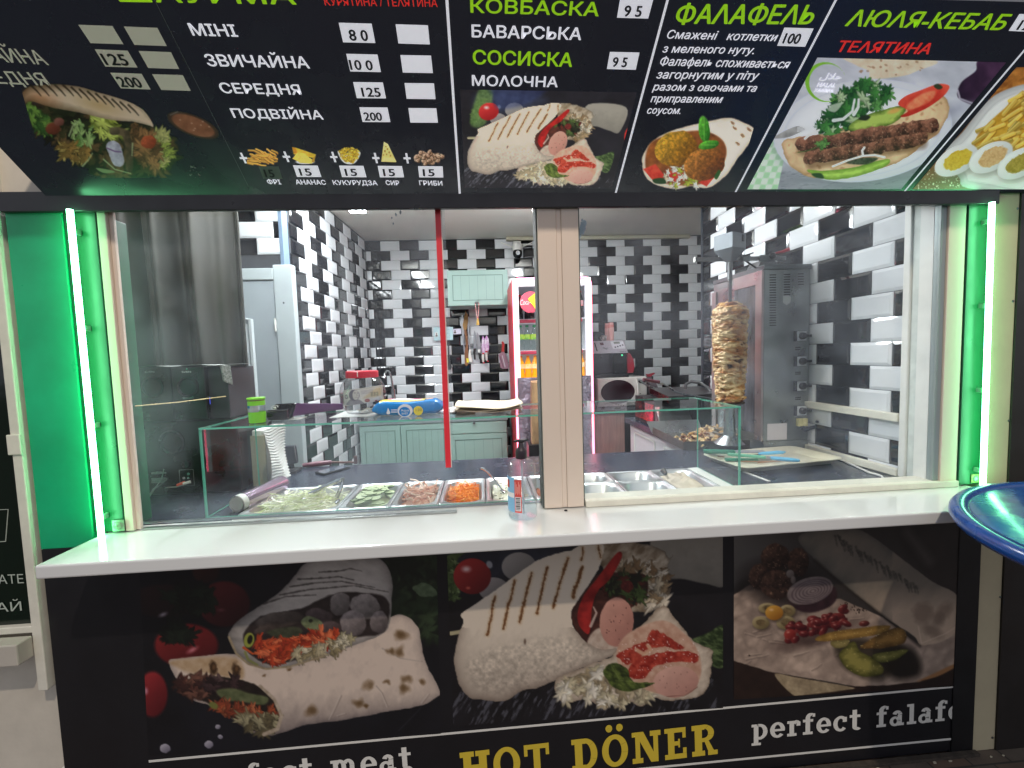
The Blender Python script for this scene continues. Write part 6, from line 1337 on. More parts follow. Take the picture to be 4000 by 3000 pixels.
cupm = mat('pale_pink_paper', rgb(226, 176, 170), .6, noise=(60, .08), bump=(140, .2)); cupr = mat('red_white_print', rgb(200, 60, 56), .5, noise=(30, rgb(232, 190, 184)))
for px, lab_ in ((2388, 'front stack of pink paper cups with red rim on the coffee machine'), (2374, 'rear stack of pink paper cups on the coffee machine')):
    yy = YM + .13 if px == 2388 else YM + .17; p = at(px, 1330, yy); zt = at(px, 1260 if px == 2388 else 1263, yy).z
    t = thing('paper_cup_stack', lab_, 'cups', (p.x, yy, cz1)); w_ = .026
    build('sleeve', MB().lathe([(w_ * .92, 0)] + [(w_ * (.92 + .10 * (i / 10) + (.03 if i % 2 else 0)), (zt - cz1 - .05) * i / 10) for i in range(1, 11)], (p.x, yy, cz1 + .0005), 18), cupm, t)
    build('top_cup', MB().lathe([(w_ * 1.0, 0), (w_ * .95, .03), (w_ * .85, .049), (0, .05)], (p.x, yy, zt - .05), 18), cupr, t)
p = at(2360, 1325, YM + .09)
one('espresso_cup', MB().lathe([(.016, 0), (.021, .004), (.025, .05), (.023, .05), (.019, .006), (0, .005)], (p.x, YM + .09, cz1 + .0005), 18).tube([(p.x - .023, YM + .09, cz1 + .038), (p.x - .038, YM + .09, cz1 + .034), (p.x - .036, YM + .09, cz1 + .018), (p.x - .021, YM + .09, cz1 + .015)], .003, 6), mat('patterned_porcelain', rgb(216, 212, 206), .3, noise=(46, rgb(60, 56, 62))), 'small patterned espresso cup on the coffee machine', 'cup')

# security camera
cp = at(2022, 968, 4.55)
cm_ = thing('security_camera', 'white dome security camera with two antennas on the back wall', 'camera', (cp.x, 4.55, cp.z - .1))
build('housing', MB().lathe([(.045, -.01), (.052, .02), (.05, .06), (.03, .085), (0, .09)], (cp.x, 4.58, cp.z - .02), 22), white_pl, cm_)
build('eye_ball', MB().sphere((cp.x, 4.575, cp.z - .05), .05, 20, 12, (1, 1, 1.15)), blk_gl, cm_)
build('lens', MB().disc(cp.x, 4.528, cp.z - .055, [(.024, 0), (.022, .004), (.008, .005), (0, .003)], 18), steel_dk, cm_)
for s_ in (-1, 1): build('antenna', MB().tube([(cp.x + s_ * .05, 4.6, cp.z + .02), (cp.x + s_ * .17, 4.6, cp.z + .07)], [.008, .006], 8), white_pl, cm_)
one('wall_bracket', MB().box(cp.x - .04, cp.x + .04, 4.60, 4.68, cp.z + .07, cp.z + .082).box(cp.x + .02, cp.x + .25, 4.66, 4.685, cp.z + .055, cp.z + .069), white_pl, 'white bracket and cable duct above the security camera', 'bracket')
# ------------------------------------------------------------------ things hanging on the back wall
YT = 4.672
def wpoly(name, pts, m, parent, th=.004, Y=YT, bev=.0, label=None):
    P = [at(x, y, Y) for x, y in pts]; n_ = len(P)
    area = sum(P[i].x * P[(i + 1) % n_].z - P[(i + 1) % n_].x * P[i].z for i in range(n_))
    if area < 0: P = P[::-1]
    vs_ = P + [p + Vector((0, th, 0)) for p in P]
    mb = MB().add(vs_, [tuple(range(n_)), tuple(range(n_, 2 * n_))[::-1]] + [(i, n_ + i, n_ + (i + 1) % n_, (i + 1) % n_) for i in range(n_)])
    return build(name, mb, m, parent, bevel=bev, label=label)
W = lambda *p: [(1750 + x / 4.1475, 1100 + y / 4.1475) for x, y in p]
def wthing(name, label, cat, px): p = at(*px, YT); return thing(name, label, cat, tuple(p))
blade = mat('knife_steel', rgb(164, 166, 172), .28, .9, noise=(6, .1))
t = wthing('kebab_sword', 'long broad kebab blade with brown wooden sheath, hanging left of the knives', 'knife', (1820, 1420))
wpoly('blade', W((205, 560), (240, 545), (262, 700), (262, 1010), (300, 1160), (260, 1165), (225, 880)), blade, t, Y=YT + .006)
wpoly('blade', W((310, 545), (342, 590), (345, 800), (372, 1100), (338, 1100), (318, 800)), blade, t, Y=YT + .006)
wpoly('sheath', W((285, 470), (325, 560), (325, 650), (300, 780), (255, 780), (238, 700), (262, 570)), mat('bamboo_sheath', rgb(148, 112, 62), .6, noise=(10, .3)), t, .012, YT - .012, .002)
wpoly('handle', W((258, 780), (300, 790), (318, 900), (330, 1180), (326, 1350), (300, 1372), (272, 1340), (268, 1180), (290, 1000)), mat('brown_wood', rgb(120, 76, 44), .5, noise=(14, .3)), t, .012, YT - .012, .002)
wpoly('tag', W((298, 1240), (336, 1246), (340, 1310), (302, 1312)), mat('yellow_tag', rgb(226, 208, 60), .5), t, .001, YT - .014)
t = wthing('carving_knife', 'white handled knife hanging behind the wooden sheath', 'knife', (1840, 1420))
wpoly('handle', W((340, 1100), (375, 1095), (365, 1200), (400, 1290), (380, 1312), (345, 1300), (328, 1200)), white_pl, t, .012, YT - .004, .002)
for nm, lab_, b_, h_ in (('chef_knife', 'chef knife with black handle, left one of the two plain steel knives', ((425, 785), (448, 830), (462, 1000), (460, 1085), (412, 1085), (412, 900)), ((412, 1085), (456, 1085), (446, 1150), (452, 1250), (436, 1275), (418, 1250), (408, 1150))), ('chef_knife', 'chef knife with dark grip and white bolster, right one of the two plain steel knives', ((470, 815), (505, 870), (528, 1000), (526, 1105), (478, 1105), (462, 900)), ((480, 1105), (524, 1105), (514, 1160), (545, 1240), (560, 1290), (536, 1310), (500, 1240)))):
    t = wthing(nm, lab_, 'knife', (1750 + h_[0][0] / 4.1475, 1100 + 1290 / 4.1475)); wpoly('blade', W(*b_), blade, t, .003, YT - .004); wpoly('handle', W(*h_), blk, t, .012, YT - .01, .002)
    if 'right' in lab_: wpoly('bolster', W((478, 1100), (526, 1098), (514, 1150), (486, 1150)), white_pl, t, .001, YT - .012)
fl_m = mat('flower_print', rgb(232, 228, 232), .3, noise=(34, rgb(190, 110, 190)))
for lab_, b_, h_ in (('white knife with purple flower print, smaller of the two flowered knives', ((565, 868), (588, 920), (604, 1150), (570, 1155), (545, 1130), (548, 950)), ((556, 1160), (588, 1160), (586, 1290), (570, 1316), (550, 1290), (546, 1200))), ('broad white knife with purple flower print, next to the red slotted turner', ((625, 866), (660, 930), (668, 1105), (640, 1132), (600, 1120), (594, 930)), ((606, 1130), (640, 1130), (642, 1270), (632, 1290), (608, 1270), (602, 1190)))):
    t = wthing('flowered_knife', lab_, 'knife', (1750 + h_[0][0] / 4.1475, 1100 + 1290 / 4.1475)); wpoly('blade', W(*b_), fl_m, t, .003, YT - .004); wpoly('handle', W(*h_), white_pl, t, .012, YT - .01, .003); wpoly('cap', W((h_[0][0] - 2, h_[0][1] - 6), (h_[1][0] + 2, h_[1][1] - 6), (h_[1][0] + 2, h_[1][1] + 16), (h_[0][0] - 2, h_[0][1] + 16)), red_pl, t, .006, YT - .013); wpoly('cap', W((h_[3][0] - 2, h_[3][1] - 10), (h_[3][0] + 20, h_[3][1] - 14), (h_[3][0] + 26, h_[3][1] + 6), (h_[3][0] + 4, h_[3][1] + 12)), red_pl, t, .006, YT - .013)
one('knife_magnet', MB().box(at(1835, 1350, YT).x, at(1915, 1350, YT).x, YT - .002, YT + .012, at(1870, 1352, YT).z, at(1870, 1342, YT).z), steel_dk, 'steel magnet bar holding the row of kitchen knives', 'knife rack')
t = wthing('slotted_turner', 'pink slotted turner with red handle hanging on the wall beside the fridge', 'spatula', (1970, 1440))
wpoly('blade', W((870, 1135), (915, 1140), (960, 1260), (990, 1380), (975, 1410), (880, 1412), (850, 1390), (830, 1250), (818, 1190)), mat('rose_nylon', rgb(176, 132, 148), .4), t, .004, YT, .001)
wpoly('slot', W((872, 1198), (884, 1196), (934, 1385), (920, 1390)), mat('slot_light', rgb(226, 220, 224), .4), t, .002, YT - .003)
wpoly('slot', W((835, 1205), (846, 1203), (905, 1395), (892, 1398)), mat('slot_dark', rgb(120, 84, 100), .4), t, .002, YT - .003)
wpoly('handle', W((865, 980), (890, 965), (914, 1000), (912, 1135), (868, 1135), (875, 1020)), mat('red_handle', rgb(214, 60, 62), .35), t, .012, YT - .008, .002)
t = wthing('black_ladle', 'black nylon turner hanging on the tiles right of the red tape', 'spatula', (1755, 1440))
P2 = lambda *p: [(1600 + x / 2.37, 780 + y / 2.37) for x, y in p]
wpoly('shaft', P2((352, 1330), (364, 1330), (372, 1490), (356, 1490)), blk, t, .006, YT - .004); wpoly('blade', P2((345, 1488), (380, 1488), (390, 1550), (380, 1575), (352, 1575), (342, 1550)), blk, t, .004, YT - .004)
pap = mat('pale_cyan_certificate', rgb(176, 206, 212), .6, noise=(20, .06)); face_m = mat('photo_ink', rgb(96, 84, 82), .6)
t = wthing('certificate', 'pale blue certificate with a small portrait photo taped behind the red tape', 'certificate', (1730, 1330))
wpoly('sheet', P2((220, 1182), (400, 1178), (404, 1300), (226, 1304)), pap, t, .001, YT); wpoly('photo', P2((234, 1228), (260, 1227), (262, 1268), (236, 1269)), mat('photo_paper', rgb(214, 210, 204), .5), t, .0006, YT - .001); wpoly('portrait', P2((240, 1268), (240, 1258), (246, 1250), (244, 1238), (250, 1234), (255, 1240), (252, 1250), (259, 1258), (259, 1267)), face_m, t, .0004, YT - .002)
mb = MB()
for k in range(7): a = at(1600 + 275 / 2.37, 780 + (1205 + k * 12) / 2.37, YT - .0008); mb.box(a.x, a.x + .1 - .02 * (k % 3), YT - .0010, YT - .0004, a.z, a.z + .003)
build('print_lines', mb, mat('pale_print', rgb(136, 168, 178), .6), t)
t = wthing('card', 'small pale identity card with a portrait beside the blue certificate', 'card', (1785, 1300))
wpoly('sheet', P2((402, 1196), (476, 1192), (478, 1244), (404, 1246)), mat('lilac_card', rgb(206, 204, 222), .5, noise=(24, .1)), t, .001, YT); wpoly('portrait', P2((408, 1238), (409, 1226), (416, 1222), (414, 1210), (422, 1206), (428, 1213), (425, 1222), (432, 1228), (432, 1238)), face_m, t, .0004, YT - .001)
# tap and things on the back worktop
p = at(1535, 1560, 4.52)
t = thing('kitchen_tap', 'chrome kitchen tap with arched spout at the back worktop', 'tap', (p.x, 4.52, 1.0205))
build('body', MB().lathe([(.026, 0), (.026, .12), (.022, .20), (.021, .27), (.0, .272)], (p.x + .01, 4.52, 1.0205), 18), chrome, t)
zt = at(1527, 1447, 4.52).z
build('spout', MB().tube([(p.x + .005, 4.52, 1.29), (p.x - .005, 4.515, zt - .07), (p.x - .02, 4.50, zt - .012), (p.x - .035, 4.46, zt), (p.x - .05, 4.42, zt - .03), (p.x - .052, 4.41, zt - .08)], .011, 12), chrome, t)
p = at(1975, 1570, 4.45)
one('glass_box', MB().hexa([(p.x - .04, 4.4, 1.0205), (p.x + .04, 4.4, 1.0205), (p.x + .04, 4.5, 1.0205), (p.x - .04, 4.5, 1.0205)], [(p.x - .055, 4.39, 1.13), (p.x + .055, 4.39, 1.13), (p.x + .055, 4.52, 1.13), (p.x - .055, 4.52, 1.13)]), glassmat('thin_plastic_box', (.9, .92, .93), .05, 1.4, dirt=.5), 'clear plastic tub on the worktop beside the fridge', 'tub')
one('frying_pan', MB().lathe([(.11, 0), (.13, .035), (.126, .035), (.107, .004), (0, .004)], (-.20, 4.35, 1.0205), 28).tube([(-.07, 4.33, 1.05), (.10, 4.27, 1.065)], .011, 8), mat('black_pan', rgb(36, 34, 38), .4), 'dark frying pan on the back worktop behind the red tape', 'pan')
p = at(2095, 1500, 3.35)
one('paper_bag', MB().hexa([(p.x - .05, 3.32, .9), (p.x + .06, 3.32, .9), (p.x + .06, 3.42, .9), (p.x - .05, 3.42, .9)], [(at(2078, 1494, 3.32).x, 3.32, at(2078, 1494, 3.32).z), (p.x + .09, 3.32, at(2078, 1494, 3.32).z), (p.x + .09, 3.42, at(2078, 1490, 3.32).z), (at(2078, 1494, 3.32).x, 3.42, at(2078, 1490, 3.32).z)]), mat('kraft_pattern', rgb(196, 160, 116), .6, noise=(7, rgb(92, 66, 54)), stretch=(1, 1, .3)), 'brown patterned bag standing in front of the fridge beside the centre post', 'bag')
one('bag_stool', MB().box(p.x - .08, p.x + .1, 3.28, 3.46, .121, .8995), blk, 'dark stool under the patterned bag', 'stool')
# ------------------------------------------------------------------ glass display case with food pans
CZ = 1.0605
def gbox(mb, x0, x1, y0, y1, z0, z1):
    d = {'x': x1 - x0, 'y': y1 - y0, 'z': z1 - z0}; thin = min(d, key=d.get); b = len(mb.f)
    mb.box(x0, x1, y0, y1, z0, z1, 0)
    for i, ax in enumerate(('z', 'z', 'y', 'y', 'x', 'x')): mb.m[b + i] = 0 if ax == thin else 1
    return mb
case = thing('display_case', 'frameless glass display case over the food pans', 'glass case', (0, 1.7, CZ))
cx0, cx1, cyf, cyb, czt = -.988, .966, 1.552, 1.915, 1.3815
GM = [case_m, edge_m]
build('front_pane', gbox(MB(), cx0, cx1, cyf, cyf + .006, CZ + .003, czt - .0065), GM, case)
build('top_pane', gbox(MB(), cx0, cx1, cyf, cyb, czt - .006, czt), GM, case)
build('side_pane', gbox(MB(), cx0, cx0 + .006, cyf + .0065, cyb, CZ + .003, czt - .0065), GM, case)
build('side_pane', gbox(MB(), cx1 - .006, cx1, cyf + .0065, 1.875, CZ + .003, czt - .0065), GM, case)
build('base_strip', MB().box(.915, .962, 1.562, 1.875, CZ + .0002, CZ + .003), white_pl, case)

pan_m = mat('gastronorm_steel', rgb(212, 214, 216), .36, 1.0, rvar=.08, noise=(5, .08))
def rrect(cx, cy, hx, hy, r_, n=7):
    o = []
    for (sx, sy, a) in ((1, 1, 0), (-1, 1, 90), (-1, -1, 180), (1, -1, 270)):
        for k in range(n + 1): t = R(a + 90 * k / n); o.append((cx + sx * (hx - r_) + r_ * math.cos(t), cy + sy * (hy - r_) + r_ * math.sin(t)))
    return o
def pan(name, x0, x1, y0, y1, label, depth=.06, group=None, rim=.014, top=1.0645):
    cx, cy, hx, hy = (x0 + x1) / 2, (y0 + y1) / 2, (x1 - x0) / 2, (y1 - y0) / 2
    rings = [(rrect(cx, cy, hx, hy, .008), top - .004), (rrect(cx, cy, hx, hy, .008), top), (rrect(cx, cy, hx - .004, hy - .004, .008), top + .0025), (rrect(cx, cy, hx - .009, hy - .009, .012), top), (rrect(cx, cy, hx - rim, hy - rim, .046), top - .001), (rrect(cx, cy, hx - rim - .003, hy - rim - .003, .046), top - .004), (rrect(cx, cy, hx - rim - .010, hy - rim - .010, .044), top - depth * .8), (rrect(cx, cy, hx - rim - .022, hy - rim - .022, .036), top - depth)]
    mb = MB(); n_ = len(rings[0][0]); b = 0
    for ring, z in rings: mb.v += [(x, y, z) for x, y in ring]
    for i in range(len(rings) - 1):
        for k in range(n_):
            q = (k + 1) % n_; mb.f.append((i * n_ + k, i * n_ + q, (i + 1) * n_ + q, (i + 1) * n_ + k)); mb.m.append(0); mb.s.append(True)
    mb.f.append(tuple(range((len(rings) - 1) * n_, len(rings) * n_))); mb.m.append(0); mb.s.append(False)
    return one(name, mb, pan_m, label, 'food pan', group, sharp=50)
px_ = lambda x, y: atz(x, y, 1.062).x
X = [-.885, -.540, -.352, -.178, -.003, .178, .352, .532, .726, .908]
YP0, YP1 = 1.558, 1.862
pan('food_pan', X[0], X[1] - .003, YP0, YP1, 'large steel pan of shredded white cabbage at the left end')
pan('food_pan', X[1], X[2] - .003, YP0, YP1, 'steel pan of sliced cucumber next to the cabbage')
pan('food_pan', X[2], X[3] - .003, YP0, YP1, 'steel pan of pickled onion between cucumber and carrot')
pan('food_pan', X[3], X[4] - .003, YP0, YP1, 'steel pan of grated carrot behind the edge of the glass')
pan('food_pan', X[4], X[5] - .003, YP0, YP1, 'steel pan of white creamy sauce with a spoon in it')
pan('food_pan', X[5], X[6] - .003, YP0, YP1, 'steel pan of red sauce behind the sanitizer bottle and centre post')
ym = (YP0 + YP1) / 2 + .005
pan('food_pan', X[6], X[7] - .003, ym + .002, YP1, 'small steel pan with leftover brown sauce, back row right of the post')
pan('food_pan', X[6], X[7] - .003, YP0, ym - .002, 'small empty steel pan, front row right beside the centre post')
pan('food_pan', X[7], X[8] - .003, ym + .002, YP1, 'small empty steel pan in the back row left of the flatbread pan', depth=.05)
pan('food_pan', X[7], X[8] - .003, YP0, ym - .002, 'small empty steel pan in the front row left of the flatbread pan')
pan('food_pan', X[8], X[9], YP0, YP1, 'long steel pan lined with pale flatbread at the right end', depth=.05)

rr = random.Random(12)
def stuffobj(name, mb, mats, label, cat): o = one(name, mb, mats, label, cat); o['kind'] = 'stuff'; return o
def strands(x0, x1, y0, y1, zb, mound, n_, L, w_, curl, seed, nm=3, flat=.5):
    rr = random.Random(seed); mb = MB(); hx, hy = (x1 - x0) / 2, (y1 - y0) / 2; cx, cy = x0 + hx, y0 + hy
    for k in range(n_):
        a, b = rr.uniform(-1, 1), rr.uniform(-1, 1)
        h = mound * (1 - .6 * max(abs(a), abs(b)) ** 2); z = zb + h * rr.uniform(.25, 1.0)
        x, y = cx + a * hx * .9, cy + b * hy * .9; an = rr.uniform(0, math.pi * 2); l = L * rr.uniform(.5, 1.2); c = rr.uniform(-curl, curl); tz = rr.gauss(0, .18)
        pts = []
        for i in range(5):
            pts.append((min(x1, max(x0, x)), min(y1, max(y0, y)), z)); x += l / 4 * math.cos(an); y += l / 4 * math.sin(an); z = max(zb, min(zb + mound * 1.25, z + tz * l / 4 + rr.gauss(0, .0012))); an += c
        mb.tube(pts, w_ * rr.uniform(.7, 1.25), 5, mat=rr.randrange(nm), smooth=True)
    return mb
def base_mound(mb, x0, x1, y0, y1, zb, mound, m=0, amp=.004, seed=1):
    def fn(u, v):
        a, b = 2 * u - 1, 2 * v - 1; e = max(abs(a), abs(b))
        return (x0 + (x1 - x0) * u, y0 + (y1 - y0) * v, zb + mound * (1 - .7 * e ** 3) * .75 + amp * (float(vnoise(np.array([u * 14.0]), np.array([v * 14.0]), seed)[0]) - .5))
    mb.grid(fn, 18, 18, mat=m); return mb
ins = .026
cab = [mat('cabbage_pale', rgb(244, 244, 218), .45, noise=(30, .06)), mat('cabbage_white', rgb(244, 244, 230), .45), mat('cabbage_green', rgb(226, 234, 186), .45)]
mb = strands(X[0] + ins, X[1] - ins - .003, YP0 + ins, YP1 - ins, 1.022, .060, 620, .075, .0021, .5, 3); base_mound(mb, X[0] + ins, X[1] - ins - .003, YP0 + ins, YP1 - ins, 1.026, .046)
stuffobj('shredded_cabbage', mb, cab, 'heap of shredded white cabbage in the large left pan', 'cabbage')
on = [mat('onion_pink', rgb(238, 190, 166), .35, noise=(30, .08)), mat('onion_pale', rgb(244, 212, 190), .35), mat('onion_salmon', rgb(230, 172, 146), .35)]
mb = strands(X[2] + ins, X[3] - ins - .003, YP0 + ins, YP1 - ins, 1.022, .056, 210, .095, .0036, .85, 5); base_mound(mb, X[2] + ins, X[3] - ins - .003, YP0 + ins, YP1 - ins, 1.026, .040)
stuffobj('pickled_onion', mb, on, 'heap of pink pickled onion rings in the third pan', 'onion')
ca = [mat('carrot_orange', rgb(242, 142, 36), .4, noise=(30, .1)), mat('carrot_light', rgb(250, 170, 76), .4), mat('carrot_deep', rgb(226, 116, 24), .4)]
mb = strands(X[3] + ins, X[4] - ins - .003, YP0 + ins, YP1 - ins, 1.026, .050, 380, .06, .0017, .7, 7); base_mound(mb, X[3] + ins, X[4] - ins - .003, YP0 + ins, YP1 - ins, 1.026, .040)
stuffobj('grated_carrot', mb, ca, 'heap of grated orange carrot in the fourth pan', 'carrot')
cu_s, cu_f = mat('cucumber_skin', rgb(78, 116, 58), .4), mat('cucumber_flesh', rgb(216, 230, 182), .3, noise=(60, .12))
bedm = MB(); base_mound(bedm, X[1] + ins, X[2] - ins - .003, YP0 + ins, YP1 - ins, 1.022, .036); stuffobj('cucumber_pile', bedm, [cu_f], 'bed of cucumber under the loose slices in the second pan', 'cucumber')
proto = thing('cucumber_slice', 'thin green rimmed cucumber slice lying in the second pan', 'cucumber slice', (0, 0, 0), group='cucumber slices in the second pan')
build('flesh', MB().lathe([(.0192, -.0012), (.0192, .0014), (.008, .0016), (0, .0012)], (0, 0, 0), 20), cu_f, proto); build('skin', MB().lathe([(.0193, -.0015), (.0206, -.001), (.0206, .001), (.0193, .0016)], (0, 0, 0), 20, closed=True), cu_s, proto)
for k in range(46):
    o = proto if k == 0 else dup(proto, (0, 0, 0))
    a, b = rr.uniform(-1, 1), rr.uniform(-1, 1)
    o.location = ((X[1] + X[2]) / 2 + a * .056, (YP0 + YP1) / 2 + b * .112, 1.049 + .022 * (1 - .6 * max(abs(a), abs(b)) ** 2) + k * .00028); o.rotation_euler = (rr.gauss(0, .13), rr.gauss(0, .13), rr.uniform(0, 6)); s_ = rr.uniform(.8, 1.1); o.scale = (s_, s_, 1)
sauce = mat('creamy_sauce', rgb(226, 228, 208), .25, noise=(16, .05), bump=(22, .6, .012)); herb = mat('dark_herb', rgb(60, 76, 48), .6)
mb = MB(); base_mound(mb, X[4] + ins, X[5] - ins - .003, YP0 + ins, YP1 - ins, 1.028, .032, amp=.02, seed=4)
for k in range(26): x, y = rr.uniform(X[4] + .04, X[5] - .04), rr.uniform(YP0 + .04, YP1 - .04); mb.tube([(x, y, 1.0555), (x + rr.gauss(0, .006), y + rr.gauss(0, .006), 1.0575)], .0014, 5, mat=1)
stuffobj('cream_sauce', mb, [sauce, herb], 'white creamy sauce flecked with herbs in the fifth pan', 'sauce')
for nm, q, cA, cB, lab_ in (('red_sauce', (X[5] + ins, X[6] - ins - .003, YP0 + ins, YP1 - ins), rgb(176, 84, 54), rgb(206, 140, 110), 'reddish chunky sauce in the pan behind the sanitizer bottle'), ('brown_sauce', (X[6] + ins, X[7] - ins - .003, ym + ins, YP1 - ins), rgb(150, 104, 74), rgb(190, 150, 124), 'remains of brown meat sauce in the small back pan')):
    mb = MB(); base_mound(mb, *q, 1.012, .02, amp=.02, seed=9); stuffobj(nm, mb, [mat(nm + '_stuff', cA, .35, noise=(22, cB), bump=(40, .6, .01))], lab_, 'sauce')
def lav(u, v):
    n1 = float(vnoise(np.array([u * 5.0]), np.array([v * 6.0]), 3)[0]) - .5; n2 = float(vnoise(np.array([u * 14.0 + 4 * v]), np.array([v * 5.0]), 8)[0]) - .5
    return (X[8] + .030 + (X[9] - X[8] - .06) * u, YP0 + .028 + (YP1 - YP0 - .056) * v, 1.046 + .018 * n1 + .010 * n2 + .020 * math.exp(-((u - .55) ** 2 + (v - .45) ** 2) / .10))
one('flatbread_sheet', MB().grid(lav, 30, 36), mat('pale_flatbread', rgb(196, 182, 162), .8, noise=(24, .10), bump=(60, .2)), 'crumpled pale flatbread sheet in the right end pan', 'flatbread', solid=.002)

# utensils in the pans
def px3(x, y, z): return atz(x, y, z)
t = thing('serving_tongs', 'steel serving tongs lying in the shredded cabbage', 'tongs', tuple(px3(1240, 1925, 1.07)))
for p in ([(1210, 1930, 1.075), (1260, 1905, 1.10), (1330, 1873, 1.125), (1343, 1869, 1.125)], [(1316, 1940, 1.068), (1328, 1915, 1.095), (1337, 1885, 1.12), (1340, 1872, 1.126)]):
    P = [px3(*q) for q in p]; build('arm', MB().tube(P, [.009, .0075, .0075, .006], 8), chrome, t)
for p in ((1180, 1946, 1.064), (1318, 1958, 1.062)):
    c = px3(*p); mb = MB(); mb.sphere((c.x, c.y, c.z), .024, 12, 7, (1.0 if p[0] < 1300 else .35, .9, .25)); build('jaw', mb, steel_dk, t)
t = thing('spoon', 'metal spoon standing in the creamy sauce', 'spoon', tuple(px3(1950, 1935, 1.05)))
build('handle', MB().tube([px3(1965, 1918, 1.05), px3(1935, 1878, 1.09), px3(1905, 1843, 1.122), px3(1890, 1832, 1.132), px3(1878, 1829, 1.134)], [.0035, .0035, .0045, .006, .004], 8), chrome, t)
c = px3(1966, 1920, 1.048); build('bowl', MB().sphere(tuple(c), .022, 14, 8, (.8, 1.1, .3)), chrome, t)
t = thing('tongs_handle', 'dark gripped utensil resting in the flatbread pan', 'tongs', tuple(px3(2612, 1850, 1.08)))
build('grip', MB().tube([px3(2588, 1836, 1.10), px3(2600, 1850, 1.088)], [.013, .010], 10), blk, t); build('arm', MB().tube([px3(2600, 1850, 1.088), px3(2610, 1868, 1.062)], [.0075, .004], 8), chrome, t); build('arm', MB().tube([px3(2594, 1838, 1.096), px3(2606, 1862, 1.068)], .004, 8), chrome, t)
one('thin_spoon', MB().tube([px3(2106, 1871, 1.08), px3(2130, 1884, 1.062)], .003, 6), chrome, 'thin spoon handle in the red sauce beside the bottle', 'spoon')

# cling film roll
c0, c1 = px3(898, 2000, CZ + .03), px3(1058, 1888, CZ + .03); c0.z = c1.z = CZ + .033
t = thing('cling_film_roll', 'shiny roll of cling film on a cardboard core in the left corner of the case', 'film roll', (c0.x, c0.y, CZ))
c0 = Vector((-.905, 1.615, CZ + .031)); c1 = Vector((-.86, 1.855, CZ + .031)); dv = (c1 - c0).normalized()
build('film', MB().tube([c0, c1], .030, 28), mat('film_shine', rgb(186, 178, 196), .12, .85, noise=(9, rgb(232, 196, 226)), stretch=(1, .15, 1)), t)
build('core', MB().tube([c0 - dv * .016, c0 + dv * .004], .026, 24), mat('grey_cardboard', rgb(150, 146, 142), .8), t)
build('core_rim', MB().tube([c0 - dv * .014, c0 + dv * .012], .0305, 28, caps=False), white_pl, t)

# stack of folded napkins
t = thing('napkin_stack', 'tall stack of white folded paper with wavy edges and a beige cover', 'paper stack', (-.93, 1.98, CZ))
ny = 1.935; nx0, nx1 = at(983, 1790, ny).x, at(1042, 1790, ny).x; nzt = at(1020, 1690, ny).z; ny1 = 2.10
def nap(u, v):
    w_ = .0045 * math.sin(v * 118 + 2.2 * u + 1.5 * math.sin(u * 5)) * (.35 + .65 * u) + .010 * math.sin(v * 4 + u * 3); return (nx1 + w_ + .012 * (1 - v) + .008 * u, ny + (ny1 - ny) * u, CZ + (nzt + .012 - CZ) * v + .006 * math.sin(u * 6 + v * 3))
paper = mat('white_tissue', rgb(226, 226, 222), .85, bump=(90, .15))
build('folded_edges', MB().grid(nap, 16, 170), paper, t)
build('stack', MB().box(nx0 + .004, nx1 - .016, ny + .004, ny1 + .03, CZ + .0005, nzt + .01), paper, t, bevel=.006)
build('cover', MB().box(nx0, nx1 - .002, ny - .002, ny + .003, CZ + .0005, nzt - .012), mat('beige_card', rgb(178, 172, 150), .7, noise=(3, .05)), t, bevel=.001)

# on the counter: reader, phone, purple handled tool
p = px3(1130, 1846, CZ)
t = thing('card_reader_stand', 'black card reader cradle with an angled neck behind the napkins', 'stand', tuple(p))
build('base', MB().box(p.x - .05, p.x + .045, p.y - .03, p.y + .05, CZ + .0005, CZ + .016), blk, t, bevel=.006)
build('screen', MB().hexa([(p.x - .03, p.y + .0, CZ + .03), (p.x + .042, p.y, CZ + .045), (p.x + .042, p.y + .018, CZ + .045), (p.x - .03, p.y + .018, CZ + .03)], [(p.x - .045, p.y + .03, CZ + .125), (p.x + .022, p.y + .03, CZ + .125), (p.x + .022, p.y + .05, CZ + .125), (p.x - .045, p.y + .05, CZ + .125)]), mat('blue_black_plastic', rgb(34, 38, 48), .3), t, bevel=.005)
build('neck', MB().tube([(p.x + .0, p.y + .03, CZ + .014), (p.x - .005, p.y + .025, CZ + .06)], .014, 10), blk, t)
p = px3(1302, 1840, CZ)
t = thing('smartphone', 'dark smartphone lying on the counter behind the cabbage pan', 'phone', tuple(p), rz=R(-38))
build('body', MB().box(-.036, .036, -.075, .075, .0006, .0096), blk, t, bevel=.004); build('screen', MB().box(-.033, .033, -.071, .071, .0097, .0104), mat('phone_glass', rgb(70, 76, 88), .06), t)
t = thing('boning_tool', 'long tool with purple handle lying at the back edge of the counter', 'tool', tuple(px3(1280, 1812, CZ)))
P = [px3(x, y, CZ + .012) for x, y in ((1182, 1818), (1240, 1812), (1295, 1806))]; build('handle', MB().tube(P, [.010, .014, .013], 10), mat('plum_handle', rgb(96, 44, 62), .4), t)
P = [px3(x, y, CZ + .012) for x, y in ((1295, 1806), (1386, 1806))]; build('rod', MB().tube(P, .0055, 8), mat('brown_rod', rgb(92, 56, 50), .5), t)
c = px3(1388, 1804, CZ + .014); build('hook', MB().box(c.x - .008, c.x + .008, c.y, c.y + .014, c.z - .012, c.z + .03), mat('brown_rod', rgb(92, 56, 50), .5), t, bevel=.003)

